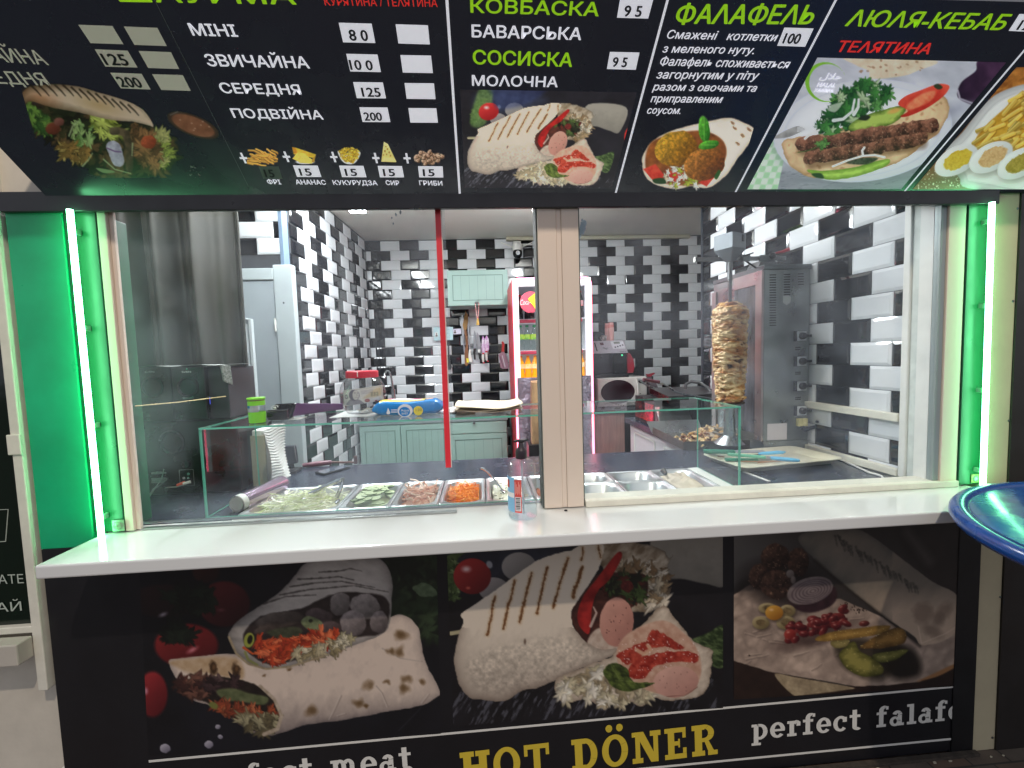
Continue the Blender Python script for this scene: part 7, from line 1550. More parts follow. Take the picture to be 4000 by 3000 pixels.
# ---- things on top of the glass case
TT = czt + .0004
p = atz(1004, 1652, TT)
jx, jy = p.x, 1.63
t = thing('green_jar', 'clear plastic jar with lime green lid and bands on the glass case', 'jar', (jx, jy, TT)); lime = mat('lime_plastic', rgb(128, 206, 30), .35)
zj = at(990, 1553, jy).z - TT
build('body', MB().lathe([(.026, .0), (.027, .004), (.028, zj * .80), (.027, zj * .82)], (jx, jy, TT), 28), clear_m, t)
build('lower_band', MB().lathe([(.0275, .002), (.0278, zj * .25), (.0285, zj * .30), (.0285, zj * .44)], (jx, jy, TT), 28, closed=True), lime, t); build('upper_band', MB().lathe([(.0285, zj * .70), (.0285, zj * .87)], (jx, jy, TT), 28, closed=True), lime, t)
build('lid', MB().lathe([(.0290, zj * .925), (.0305, zj * .93), (.0305, zj * .99), (.028, zj), (0, zj)], (jx, jy, TT), 28), lime, t); build('seal', MB().lathe([(.0282, zj * .875), (.0282, zj * .92)], (jx, jy, TT), 24, closed=True), mat('brown_seal', rgb(112, 100, 40), .5), t)
mb = MB(); mb.grid(lambda u, v: (jx + .0289 * math.sin(R(-70 + 110 * u)), jy - .0289 * math.cos(R(-70 + 110 * u)), TT + zj * (.45 + .25 * v)), 10, 1); build('picture_label', mb, mat('grey_label', rgb(168, 168, 170), .5, noise=(40, .2)), t); mb = MB(); mb.grid(lambda u, v: (jx + .0291 * math.sin(R(-70 + 50 * u)), jy - .0291 * math.cos(R(-70 + 50 * u)), TT + zj * (.60 + .10 * v)), 6, 1); build('blue_label', mb, mat('label_blue', rgb(20, 110, 160), .5), t)

ty0 = 1.66; tx0, tx1 = at(1030, 1610, ty0).x, at(1128, 1610, ty0).x
t = thing('payment_terminal', 'black payment terminal with purple side lying on the glass case', 'card terminal', ((tx0 + tx1) / 2, 1.72, TT))
zt0, zt1 = TT, at(1080, 1578, ty0 + .05).z
build('body', MB().hexa([(tx0 + .006, ty0 + .010, zt0), (tx1 - .004, ty0 + .010, zt0), (tx1 - .002, ty0 + .075, zt0 + .006), (tx0 + .008, ty0 + .075, zt0 + .006)], [(tx0 + .014, ty0 + .05, zt1), (tx1 + .012, ty0 + .05, zt1 + .003), (tx1 + .015, ty0 + .085, zt1 - .002), (tx0 + .016, ty0 + .085, zt1 - .004)]), blk_gl, t, bevel=.009, seg=4)
build('front_lip', MB().tube([(tx0 + .012, ty0 + .014, zt0 + .022), (tx1 - .006, ty0 + .014, zt0 + .022)], .019, 16), blk_gl, t)
build('purple_side', MB().hexa([(tx1 - .006, ty0 + .03, zt0 + .010), (tx1 + .004, ty0 + .028, zt0 + .012), (tx1 + .115, ty0 + .27, zt0 + .004), (tx1 + .02, ty0 + .27, zt0 + .004)], [(tx1 + .004, ty0 + .05, zt1 - .002), (tx1 + .0125, ty0 + .05, zt1 + .001), (tx1 + .118, ty0 + .27, zt0 + .030), (tx1 + .02, ty0 + .27, zt0 + .03)]), mat('purple_plastic', rgb(86, 52, 92), .4), t, bevel=.004)
zl = at(1073, 1592, ty0 + .035)
mb = MB(); mb.tube([(zl.x + .0125 * math.cos(a_), ty0 + .0345 + .007 * math.sin(a_), zl.z + .0065 * math.sin(a_) + .0005) for a_ in [k * .5 for k in range(12)]], .0009, 5).sphere((zl.x + .001, ty0 + .0335, zl.z), .0045, 10, 6, (1.3, .4, .8)); build('emblem', mb, white_pl, t)
mb = MB(); mb.box(tx0 + .022, tx0 + .038, ty0 + .046, ty0 + .0485, zt1 - .008, zt1 - .005).box(tx1 - .018, tx1 - .004, ty0 + .046, ty0 + .0485, zt1 - .007, zt1 - .004); build('side_lights', mb, white_pl, t)
one('terminal_pad', MB().box(tx0 + .02, tx1 + .03, ty0 + .02, ty0 + .09, TT, TT + .0012), white_pl, 'white slip of paper under the payment terminal', 'paper')
zt0 += .0

jy = 1.80; j0, j1 = at(1330, 1560, jy).x, at(1508, 1560, jy).x; jc = (j0 + j1) / 2; jr = (j1 - j0) / 2; zl_ = at(1418, 1472, jy).z; zlt = at(1418, 1448, jy).z
t = thing('money_jar', 'round clear tip jar with red lid, a banknote and coins inside', 'jar', (jc, jy, TT)); H_ = zl_ - TT
build('glass', MB().lathe([(jr * .62, .0015), (jr * .70, .004), (jr * .86, H_ * .18), (jr * .98, H_ * .42), (jr, H_ * .55), (jr * .95, H_ * .74), (jr * .80, H_ * .92), (jr * .68, H_ * .98), (jr * .66, H_ * 1.02)], (jc, jy, TT), 40), glassmat('jar_plastic', (.94, .955, .96), .02, 1.45, dirt=.08, rim=.85), t)
build('lid', MB().lathe([(jr * .70, H_ * .985), (jr * .705, H_ * 1.0), (jr * .70, zlt - TT - .003), (jr * .66, zlt - TT), (0, zlt - TT)], (jc, jy, TT), 36), mat('red_lid', rgb(206, 28, 56), .3), t)
build('lid_mark', MB().box(jc - .0018, jc + .0018, jy - jr * .71, jy - jr * .69, H_ * 1.02 + TT, zlt - .004), white_pl, t)
note_m = attrmat('banknote_print', .6)
bn = thing('banknote', 'banknote with a portrait standing curved inside the tip jar', 'banknote', (jc, jy, TT + .03)); fwd = lambda x, y: (1280 + x / 4.424, 1420 + y / 4.424); inv_ = lambda X_, Y_: ((X_ - 1280) * 4.424, (Y_ - 1420) * 4.424)
A = Art([(240, 470), (905, 380), (930, 640), (250, 745)], lambda x, y: at(x, y, jy - jr * .72), (fwd, inv_), 1.1)
A.c[:] = A.col((214, 204, 200), (232, 224, 216), A.n(60, 3, 1)); A.put(2 - np.abs(A.sd([(240, 470), (905, 380), (930, 640), (250, 745)], False) - 16), (110, 100, 110), 3, .6)
A.put(A.sd([(330, 720), (360, 650), (420, 610), (560, 620), (640, 680), (650, 700)]), (150, 140, 150), 6); A.put(A.ell(470, 545, 96, 96), (120, 108, 124), 8); A.put(A.ell(500, 540, 58, 84), (212, 200, 196), 6); A.put(A.ell(485, 505, 14, 6), (110, 100, 110), 4); A.put(A.ell(535, 505, 10, 6), (110, 100, 110), 4); A.put(A.line([(515, 520), (528, 550), (515, 556)], 4), (150, 136, 140), 3); A.put(A.line([(500, 585), (535, 583)], 5), (140, 120, 126), 3)
A.put(A.sd([(640, 580), (840, 420), (880, 560), (660, 600)]), (206, 176, 126), 20, .6)
for k in range(6): A.put(A.line([(590, 470 + k * 12), (770, 446 + k * 11)], 4), (130, 116, 140), 3, .5)
for k in range(5): A.put(A.line([(748 + k * 22, 500), (750 + k * 22, 566)], 10), (96, 96, 90), 4, .8)
A.put(A.ell(318, 578, 40, 38), (104, 96, 108), 3, .8); A.put(A.ell(318, 578, 28, 26), (190, 180, 184), 3); A.put(A.ell(690, 636, 40, 30), (164, 74, 66), 4, .8); A.put(A.ell(818, 650, 16, 14), (160, 60, 60), 3)
for k in range(4): A.put(A.line([(260, 640 + k * 18), (330, 632 + k * 18)], 5), (150, 140, 148), 3, .7)
_v = A.P.copy(); A.P[:, 1] = jy - np.sqrt(np.maximum((jr * .86) ** 2 - (A.P[:, 0] - jc) ** 2, (jr * .3) ** 2)); A.mesh('sheet', note_m, bn, (0, 0, 0))
coin = mat('coin_metal', rgb(188, 180, 160), .3, .9); rr = random.Random(6)
for k in range(9):
    a_, q_ = rr.uniform(0, 6.28), rr.uniform(0, jr * .5); o_ = thing('coin', 'silvery coin lying on the bottom of the tip jar', 'coin', (jc + q_ * math.cos(a_), jy + q_ * math.sin(a_) - .012, TT + .006 + k * .0016), group='coins in the tip jar')
    ORG[o_.name] = Vector((0, 0, 0)); build('disc', MB().lathe([(.0105, 0), (.0105, .0016), (0, .0016)], (0, 0, 0), 18), coin, o_); o_.rotation_euler = (rr.gauss(0, .2), rr.gauss(0, .2), 0)
one('lace_mat', MB().box(jc - jr * 1.1, jc + jr * 1.5, jy - .115, jy + .09, TT, TT + .0010), mat('woven_mat', rgb(196, 198, 196), .8, noise=(180, .25)), 'pale woven mat under the tip jar', 'mat')

# wet wipes pack
wy = 1.645; w0, w1 = at(1449, 1600, wy).x, at(1728, 1600, wy).x; wl = w1 - w0; wz1 = at(1590, 1566, wy).z - TT - .001
t = thing('wet_wipes', 'blue and yellow packet of wet wipes with an aqua logo on the glass case', 'packet', ((w0 + w1) / 2, wy + .05, TT + .0012)); wb = mat('blue_foil_packet', rgb(14, 128, 204), .22, noise=(6, .12), bump=(12, .35, .01)); wyw = mat('yellow_packet_print', rgb(238, 214, 40), .3, noise=(7, .06))
def wf(u, v):
    e = min(1, min(u, 1 - u) / .11) ** .7; a_ = R(-90 + 360 * v); hy_, hz_ = .058, wz1 / 2
    c_, s_ = math.cos(a_), math.sin(a_); sg_ = lambda q: math.copysign(abs(q) ** .6, q)
    rp = .0018 * math.sin(u * 60 + v * 25) * (1 - e) + .002 * math.sin(u * 9 + v * 11)
    return (w0 + wl * u, wy + .056 + (hy_ * (.7 + .3 * e)) * sg_(c_), TT + .0013 + max(0, hz_ + (hz_ * (.22 + .78 * e) + rp) * sg_(s_) - (1 - e) * .004 + .010 * (1 - e) * math.sin(u * 3)))
build('foil', MB().grid(wf, 60, 36), wb, t)
def wtop(name, u0, u1, v0, v1, m, l=.0006):
    mb = MB(); mb.grid(lambda a_, b_: (lambda P: (P[0], P[1], P[2] + l))(wf(u0 + (u1 - u0) * a_, v0 + (v1 - v0) * b_)), 22, 6); return build(name, mb, m, t)
wtop('yellow_flap', .10, .74, .40, .60, wyw, .001); wtop('white_flap', .26, .70, .44, .55, mat('white_packet_print', rgb(236, 232, 236), .3), .0016); wtop('pink_spot', .20, .27, .45, .52, mat('pink_print', rgb(226, 70, 140), .3), .002); wtop('pink_band', .56, .68, .46, .50, mat('pink_print', rgb(226, 70, 140), .3), .002); wtop('photo_spot', .76, .86, .42, .54, mat('skin_print', rgb(206, 160, 140), .4), .001)
yf_ = wy - .0055; zc_ = TT + wz1 * .46
def spot(name, px, py, r_, m, d_, sz=1.0): c = at(px, py, yf_); build(name, MB().disc(c.x, yf_ - d_, c.z, [(r_, 0), (r_, .0004), (0, .0005)], 28, sz=sz), m, t); return c
FX = lambda x, y: (1280 + x / 4.424, 1420 + y / 4.424)
wp = mat('white_packet_print', rgb(236, 232, 236), .3)
spot('logo_ring', *FX(1338, 815), .0283, wp, .0004, .88); c = spot('logo_disc', *FX(1330, 830), .0205, wb, .0012, .88)
mb = MB(); a = at(*FX(1265, 830), yf_ - .002); letter(mb, 'Aqua', a, (1, 0, 0), (0, 0, 1), width=.031, height=.010, n=Vector((0, -1, 0)), offset=.02); a = at(*FX(1282, 882), yf_ - .002); letter(mb, 'BABY', a, (1, 0, 0), (0, 0, 1), width=.024, height=.008, n=Vector((0, -1, 0)), offset=.03); build('lettering', mb, white_pl, t)
spot('yellow_badge', *FX(1565, 815), .0175, wyw, .0006); mb = MB(); a = at(*FX(1525, 822), yf_ - .0018); letter(mb, '120', a, (1, 0, 0), (0, 0, 1), width=.022, height=.0098, n=Vector((0, -1, 0)), offset=.01); build('lettering', mb, mat('brown_ink', rgb(110, 84, 60), .5), t)
for k in range(3): a, b = at(*FX(1095, 802 + k * 22), yf_), at(*FX(1202, 802 + k * 22), yf_); build('print_bar', MB().box(a.x, b.x, yf_ - .0012, yf_ - .0004, a.z - .0011, a.z + .0011), wp, t)
c = at(*FX(1048, 830), yf_); build('drop', MB().prism([(-.007, -.004), (-.004, -.010), (.004, -.010), (.007, -.004), (.003, .006), (0, .014), (-.003, .006)], (c.x, yf_ - .0004, c.z), (1, 0, 0), (0, 0, 1), (0, -.0006, 0)), wp, t)

# flatbread sheets in paper
ly = 1.66
def lv(u, v, dz=0, k=0):
    x = -.112 + .265 * u; return (x, ly + .235 * v, TT + .003 + dz + .004 * math.sin(u * 7 + v * 5 + k) + .012 * (abs(u - .5) * 2) ** 3 * (1 if k == 0 else .3) + .004 * v)
t = thing('flatbread_stack', 'stack of thin cream flatbread sheets on the glass case right of the red tape', 'flatbread', (.02, ly + .1, TT)); fb = mat('cream_flatbread', rgb(214, 204, 180), .8, noise=(18, .10), bump=(50, .2))
for k, dz in ((1, 0), (2, .005), (0, .013)): build('sheet', MB().grid(lambda u, v: lv(u, v, dz, k), 24, 14), fb if k == 0 else mat('flatbread_speckled', rgb(206, 196, 176), .8, noise=(26, rgb(120, 104, 86))), t, solid=.0015)
one('lace_cloth', MB().grid(lambda u, v: (-.19 + .075 * u, 1.70 + .18 * v, TT + .001 + .003 * math.sin(v * 9) * u), 8, 14), mat('lace_white', rgb(214, 214, 214), .8, noise=(160, .3)), 'white lace cloth under the end of the wipes packet', 'cloth', solid=.0008)

# ---- loudspeakers at the left
sy = 1.87; spk_m = mat('speaker_black', rgb(24, 27, 26), .30, rvar=.08); gl_m = mat('speaker_gloss', rgb(14, 16, 16), .10)
sw = thing('subwoofer', 'black subwoofer with its connector panel towards the window', 'speaker', (-1.25, sy, CZ)); sx0, sx1 = -1.418, -1.035; sz1 = at(735, 1640, sy).z - .002
build('cabinet', MB().box(sx0, sx1, sy, sy + .30, CZ + .0005, sz1), spk_m, sw, bevel=.006)
c = at(672, 1728, sy); build('bass_port', MB().disc(c.x, sy - .0005, c.z, [(.052, 0), (.052, .004), (.046, .008), (.038, .002), (.034, -.02), (0, -.021)], 36), gl_m, sw)
c = at(730, 1812, sy); build('volume_knob', MB().disc(c.x, sy - .0005, c.z, [(.016, 0), (.015, .012), (0, .013)], 20), gl_m, sw)
mb = MB()
for x0_, y0_, x1_, y1_ in ((592, 1846, 650, 1850), (592, 1868, 652, 1878), (592, 1882, 640, 1885), (610, 1842, 632, 1844)): a, b = at(x0_, y0_, sy), at(x1_, y1_, sy); mb.box(a.x, b.x, sy - .0016, sy - .0004, b.z, a.z)
build('rating_label', mb, mat('label_grey', rgb(150, 160, 154), .5), sw)
mb = MB(); a, b = at(700, 1836, sy), at(760, 1895, sy); mb.tube([(a.x, sy - .001, a.z), (b.x, sy - .001, a.z), (b.x, sy - .001, b.z), (a.x, sy - .001, b.z), (a.x, sy - .001, a.z)], .0008, 4); a, b = at(640, 1945, sy), at(738, 1970, sy); mb.tube([(a.x, sy - .001, a.z), (b.x, sy - .001, a.z), (b.x, sy - .001, b.z), (a.x, sy - .001, b.z), (a.x, sy - .001, a.z)], .0008, 4); build('panel_lines', mb, mat('label_grey', rgb(150, 160, 154), .5), sw)
for px, py in ((739, 1850), (739, 1866), (722, 1866)): c = at(px, py, sy); build('socket', MB().disc(c.x, sy - .0005, c.z, [(.0055, 0), (.0055, .005), (.003, .005), (.0028, .001)], 12), chrome, sw)
for k, (x0, x1) in enumerate(((545, 672), (674, 806))):
    a0_, a1_ = at(x0, 1540, sy - .012).x, at(x1, 1540, sy - .012).x; zt_ = at((x0 + x1) / 2, 1434, sy - .012).z
    t = thing('loudspeaker', ('left' if k == 0 else 'right') + ' one of two small black loudspeakers on the subwoofer under a lace cloth', 'speaker', ((a0_ + a1_) / 2, sy, sz1 + .0005), group='small loudspeakers')
    build('cabinet', MB().box(a0_ + .001, a1_ - .001, sy - .012, sy + .16, sz1 + .0008, zt_), spk_m, t, bevel=.004)
    c = at(597 if k == 0 else 735, 1512, sy - .012); build('cone', MB().disc(c.x, sy - .0125, c.z, [(.043, 0), (.043, .003), (.036, .004), (.030, -.002), (.012, -.012), (.010, -.004), (0, -.001)], 32), gl_m, t)
    mb = MB(); a = at(567 if k == 0 else 711, 1457, sy - .013); letter(mb, 'SVEN', a, (1, 0, 0), (0, 0, 1), width=.036, height=.0082, n=Vector((0, -1, 0)), offset=.03); build('lettering', mb, mat('silver_letters', rgb(196, 200, 198), .4), t)
    if k == 1:
        c = at(735, 1554, sy - .013); build('silver_trim', MB().box(c.x - .021, c.x + .021, sy - .0145, sy - .0125, c.z - .004, c.z + .004), steel_dk, t); build('knob', MB().disc(a.x + .022, sy - .0125, zt_ - .008, [(.004, 0), (.003, .004), (0, .004)], 10), chrome, t)
a0_ = at(806, 1540, sy).x
t = thing('amplifier_box', 'tall dark box behind the loudspeakers at the curtain', 'box', (-1.07, 1.95, sz1)); build('case', MB().box(a0_ + .002, at(890, 1540, sy).x, sy + .01, sy + .22, sz1 + .0008, at(850, 1434, sy).z), mat('dark_grey_box', rgb(56, 58, 62), .4), t, bevel=.003)
c = at(818, 1560, sy + .01); build('blue_lamp', MB().box(c.x - .003, c.x + .003, sy + .0085, sy + .0098, c.z - .02, c.z + .01), mat('blue_lamp_lit', (.1, .15, .8), .4, emit=(.08, .12, 1), estr=.8), t)
zc = at(735, 1431, sy).z + .0015; lx0, lx1 = at(556, 1432, sy).x, at(905, 1428, sy).x
t = thing('lace_cloth', 'white lace cloth draped over the loudspeakers with a hanging corner', 'cloth', (-1.2, 1.95, zc)); lace = mat('lace_pattern', rgb(186, 190, 188), .8, noise=(150, rgb(96, 100, 98)))
build('top', MB().grid(lambda u, v: (lx0 + (lx1 - lx0) * u, sy - .016 + .2 * v, zc + .003 * math.sin(u * 13) * (1 - v) + .002), 30, 10), lace, t, solid=.0012)
build('hanging_corner', MB().grid(lambda u, v: (lx1 - .036 + .036 * u + .006 * v, sy - .017 - .006 * math.sin(u * 5), zc - .085 * v * (.75 + .25 * u)), 8, 10), lace, t, solid=.0012)
one('wooden_skewer', MB().tube([at(530, 1586, 1.513), at(700, 1571, 1.66), at(881, 1548, 1.857)], .0022, 6), mat('pale_wood_stick', rgb(206, 182, 130), .6), 'long thin wooden stick leaning across in front of the loudspeakers', 'stick')
t = thing('audio_cable', 'grey audio cables with a red and a white plug at the subwoofer', 'cable', (-1.27, sy - .05, CZ))
build('lead', MB().tube([at(640, 1832, sy - .01), at(632, 1870, sy - .02), at(612, 1898, sy - .04), at(590, 1930, sy - .06), at(572, 1960, sy - .10), atz(566, 1985, CZ + .004)], .0024, 7).tube([at(652, 1872, sy - .006), at(625, 1896, sy - .03), at(600, 1910, sy - .05), at(580, 1940, sy - .08)], .0022, 7).tube([at(645, 1905, sy - .02), at(690, 1902, sy - .03), at(715, 1895, sy - .03)], .0022, 7), mat('grey_cable', rgb(150, 160, 152), .4), t)
a, b = at(692, 1896, sy - .028), at(722, 1884, sy - .022); build('red_plug', MB().tube([a, b], [.006, .0065], 10), mat('red_plug', rgb(206, 84, 60), .4), t); a, b = at(716, 1890, sy - .03), at(744, 1882, sy - .024); build('white_plug', MB().tube([a, b], [.006, .0065], 10), white_pl, t)
one('foam_blob', MB().sphere(tuple(at(541, 2044, 1.49)), .012, 10, 7, (.7, .8, 1.4)), mat('orange_foam', rgb(214, 140, 60), .8, bump=(80, .6)), 'blob of orange foam in the left lower window corner', 'foam')
# ------------------------------------------------------------------ doner grill, meat and trays on the right
GX0, GX1, GY0, GY1, GZ0, GZ1 = 1.425, 1.668, 2.10, 2.575, 1.118, 2.0
st_grey = mat('satin_grey_steel', rgb(150, 156, 156), .34, .85, rvar=.10, noise=(2.2, .30))
st_warm = mat('steel_red_reflection', rgb(172, 160, 160), .34, .8, rvar=.1, noise=(4, .25))  # faint red reflection of the glowing strip put into the steel colour
dg = thing('doner_grill', 'tall steel doner grill with vents and four rotary switches against the right tiled wall', 'grill', ((GX0 + GX1) / 2, GY0, CZ))
fp = build('body', MB().box(GX0 + .001, GX1, GY0, GY1, GZ0, GZ1 - .012), st_grey, dg, bevel=.002)
build('base', MB().box(GX0 + .004, GX1, GY0 - .001, GY1 - .05, CZ + .0005, GZ0 - .001), st_grey, dg)
build('top_cap', MB().box(GX0 - .004, GX1 + .004, GY0 - .006, GY1, GZ1 - .0118, GZ1 + .012), mat('dark_satin_steel', rgb(110, 116, 118), .36, .8), dg, bevel=.002)
YG = GY0 - .0002
mb = MB()
def slot(x0, x1, y): a, b = at(x0, y - 1.7, YG), at(x1, y + 1.7, YG); mb.box(a.x, b.x, YG - .0012, YG, b.z, a.z)
for k in range(21): slot(3006, 3031, 1074 + k * 9.85)
for k in range(9): slot(3062, 3086, 1072 + k * 9.9)
for k in range(5): slot(3117, 3139, 1070 + k * 10.2)
for y in (1357, 1365, 1454, 1461, 1448 + 105, 1560): slot(3106, 3127, y)
build('vents', mb, mat('vent_black', rgb(16, 16, 18), .6), dg)
build('hex_mark', MB().prism([(-.020, -.012), (.0, -.026), (.020, -.012), (.022, .014), (.008, .024), (-.02, .022)], tuple(at(3073, 1172, YG)), (1, 0, 0), (0, 0, 1), (0, -.0006, 0)), mat('paler_patch', rgb(176, 180, 178), .5), dg)
wpl = mat('switch_plate', rgb(196, 200, 204), .4)
for py in (1313, 1411, 1507, 1603):
    c = at(3121, py, YG); s_ = build('rotary_switch', MB().box(c.x - .030, c.x + .026, YG - .016, YG, c.z - .026, c.z + .026), blk, dg, bevel=.002)
    build('plate', MB().box(c.x - .022, c.x + .026, YG - .018, YG - .0162, c.z - .024, c.z + .024), wpl, s_)
    build('knob', MB().disc(c.x + .003, YG - .018, c.z, [(.018, 0), (.017, .012), (.012, .016), (0, .016)], 20).obox((c.x + .022, YG - .026, c.z), (.022, 0, 0), (0, .006, 0), (0, 0, .006)), blk, s_)
a, b = at(2997, 1656, YG), at(3073, 1716, YG); build('sticker', MB().box(a.x, b.x, YG - .0012, YG, b.z, a.z), mat('pale_sticker', rgb(206, 200, 204), .5), dg)
c = at(3127, 1648, YG); build('warning_label', MB().box(c.x - .026, c.x + .026, YG - .020, YG, c.z - .020, c.z + .020), mat('yellowed_label', rgb(206, 198, 140), .5, noise=(60, .3)), dg, bevel=.003)
P = [at(3130, 1668, YG - .012), at(3148, 1678, YG - .02), at(3180, 1668, YG - .03), at(3205, 1652, YG - .02), Vector((1.668, 2.04, at(3217, 1645, 2.05).z))]
build('power_cable', MB().tube(P, [.013, .011, .0085, .0075, .0075], 10), mat('blue_black_cable', rgb(30, 34, 46), .4), dg)
# heated side, facing left
XG = GX0
def sp(px, py): p = atx(px, py, XG); return p
def side(name, y0, y1, z0, z1, m, th=.004, parent=dg, bev=.001): return build(name, MB().box(XG - th, XG, y0, y1, z0, z1), m, parent, bevel=bev)
ya, yb, yc, yd = 2.10, sp(2958, 1300).y, sp(2872, 1300).y, sp(2803, 1300).y
side('frame_post', ya, yb, GZ0, GZ1 - .013, st_warm, .012); side('frame_post', yd, GY1, GZ0, GZ1 - .06, st_warm, .012)
side('frame_band', yb + .0005, yc, sp(2915, 1132).z + .01, GZ1 - .013, st_warm, .010); side('reflector', yc + .0005, yd - .0005, GZ0, GZ1 - .05, steel, .003)
side('burner_glass', yb + .0005, yc, GZ0 + .03, sp(2915, 1132).z + .0095, mat('smoky_burner_glass', rgb(36, 34, 36), .22, noise=(9, rgb(96, 98, 104)), stretch=(1, 3, .6)), .006)
# bar, motor and spit
ax = at(2850, 1380, 2.13); AX, AY = ax.x, 2.13
zb = at(2850, 1008, AY).z; x0 = at(2723, 1010, AY).x
br_ = thing('spit_bracket', 'square steel bar with clamp carrying the spit motor over the meat', 'bracket', (AX, AY, zb))
build('bar', MB().box(x0, at(3080, 1004, AY).x, AY + .016, AY + .034, zb - .010, zb + .010), steel_dk, br_, bevel=.001); build('bar_end', MB().box(x0 - .002, x0 - .0005, AY + .014, AY + .036, zb - .012, zb + .012), white_pl, br_)
build('clamp', MB().box(at(2905, 1005, AY).x, at(2935, 1005, AY).x, AY + .006, AY + .0155, zb - .016, zb + .018).box(at(2972, 1005, AY).x, at(3010, 1005, AY).x, AY + .004, AY + .0155, zb - .018, zb + .014), mat('dark_satin_steel', rgb(110, 116, 118), .36, .8), br_, bevel=.002)
q = [at(2976, 1016, AY + .03), at(3026, 1014, AY + .03), at(3046, 1037, AY + .03), at(2962, 1040, AY + .03)]
build('foot_plate', MB().add(q + [p + Vector((0, .10, 0)) for p in q], [(0, 3, 2, 1), (4, 5, 6, 7), (0, 1, 5, 4), (2, 3, 7, 6), (1, 2, 6, 5), (3, 0, 4, 7)]), steel_dk, br_, bevel=.002)
c = at(3018, 998, AY + .002); build('star_knob', MB().sphere(tuple(c), .018, 8, 6, (1, .7, 1)), blk, br_); build('pin', MB().tube([at(2905, 1000, AY), at(2942, 988, AY)], .004, 6), blk, br_); build('pin', MB().tube([at(2912, 1018, AY + .02), at(2952, 1046, AY + .03)], .0045, 6), blk, br_)
build('red_lever', MB().tube([at(3026, 990, AY), at(3058, 983, AY), at(3082, 974, AY)], [.005, .007, .009], 8), mat('red_translucent_grip', rgb(176, 60, 70), .3), br_)
mt_ = thing('spit_motor', 'grey box shaped spit motor with tapered foot above the meat', 'motor', (AX, AY, zb), rz=R(24)); s_ = .052; zt = at(2860, 918, AY).z - zb; zm = at(2860, 978, AY).z - zb; zg = at(2860, 1022, AY).z - zb
mg = mat('grey_motor_box', rgb(116, 122, 128), .4, .3, noise=(5, .08))
build('housing', MB().box(-s_, s_, -s_, s_, zm + .0005, zt), mg, mt_, bevel=.002); build('foot', MB().hexa([(-s_ * .3, -s_ * .3, zg), (s_ * .3, -s_ * .3, zg), (s_ * .3, s_ * .3, zg), (-s_ * .3, s_ * .3, zg)], [(-s_, -s_, zm), (s_, -s_, zm), (s_, s_, zm), (-s_, s_, zm)]), mg, mt_)
build('switch', MB().box(.018, .034, -s_ - .004, -s_ - .0002, zm + (zt - zm) * .45, zm + (zt - zm) * .9), blk, mt_, bevel=.002)
mzt, mzb = at(2850, 1192, AY).z, at(2850, 1566, AY).z
build('collar', MB().lathe([(.012, mzt + .12 - zb), (.012, zg)], (0, 0, 0), 14), steel_dk, mt_)
# meat
rm = (at(2918, 1320, AY).x - at(2790, 1320, AY).x) / 2 * .83
mtx = thing('doner_meat', 'tall column of layered roasted doner meat turning on the spit', 'doner meat', (AX, AY, mzb))
nu, nv = 150, 230; U, V = np.meshgrid(np.linspace(0, 1, nu + 1), np.linspace(0, 1, nv + 1)); th = U * 2 * np.pi
cx_, sx_ = np.cos(th), np.sin(th)
def n3(s1, s2, sd_, oc=4):                       # seamless layered noise
    o = 0; a = .5; t = 0
    for i in range(oc):
        k = 2 ** i; o = o + a * (vnoise(cx_ * s1 * k + 7, V * s2 * k + sd_, sd_ + i) + vnoise(sx_ * s1 * k + 3, V * s2 * k + 11 + cx_ * .7 * k, sd_ + 20 + i)) / 2; t += a; a *= .58
    return o / t
lay = n3(2.0, 17, 2, 3); fold = n3(3.4, 30, 5, 3); big = n3(1.2, 5, 9, 3); fine = n3(9, 110, 14, 3)
ridge = 1 - np.abs(lay - .5) * 3.4; ridge2 = 1 - np.abs(fold - .5) * 3.6
prof = np.interp(V, [0, .03, .10, .3, .6, .85, .93, .975, 1.0], [.66, .74, .80, .90, .97, 1.0, 1.02, .84, .55])
rad = rm * prof * (1 + .09 * (big - .5)) + .020 * (ridge - .5) + .011 * (ridge2 - .5) + .004 * (fine - .5)
Z = mzb + (mzt - mzb) * V + .010 * (n3(1.5, 8, 31, 2) - .5)
Pm = np.stack([AX + rad * cx_, AY + rad * sx_, Z], -1).reshape(-1, 3)
dp = .52 * ridge + .38 * ridge2 + .25 * (fine - .5); ch = n3(2.2, 16, 41, 4); c3 = n3(1.5, 22, 47, 3)
def mix(a, b, t): return a * (1 - t[..., None]) + b * t[..., None]
C1, C2, C3, C4 = [np.array(x) / 255. for x in ((48, 24, 12), (172, 112, 56), (228, 196, 146), (24, 14, 10))]
sstep = lambda a, b, x: np.clip((x - a) / (b - a), 0, 1)
col = mix(np.broadcast_to(C1, (*U.shape, 3)), C2, sstep(.20, .52, dp)); col = mix(col, C3, sstep(.32, .66, dp) * sstep(.38, .56, c3 + .1 * (1 - V))); col = mix(col, C4, sstep(.54, .68, ch) * .7 * sstep(.75, .35, dp)); col = mix(col, np.array((206, 138, 62)) / 255., sstep(.56, .70, n3(3, 12, 55, 3)) * .6)  # shade in the crevices between layers put into the colour, besides char
A = Art.__new__(Art); A.nu, A.nv, A.P, A.c = nu, nv, Pm, col.reshape(-1, 3) * .93
mm = attrmat('roasted_meat', .38, spec=.5); mo = A.mesh('meat', mm, mtx, (0, 0, 0))
mo.data.polygons.foreach_set('use_smooth', [True] * len(mo.data.polygons)); mo.data.flip_normals()
mb = MB(); rr = random.Random(9)
for k in range(26):
    a_ = rr.uniform(0, 6.28); q_ = rm * rr.uniform(.1, .62); mb.sphere((AX + q_ * math.cos(a_), AY + q_ * math.sin(a_), mzt - .004 + rr.uniform(0, .012)), rr.uniform(.012, .024), 9, 6, (1.4, 1, .7), mat=rr.randrange(3))
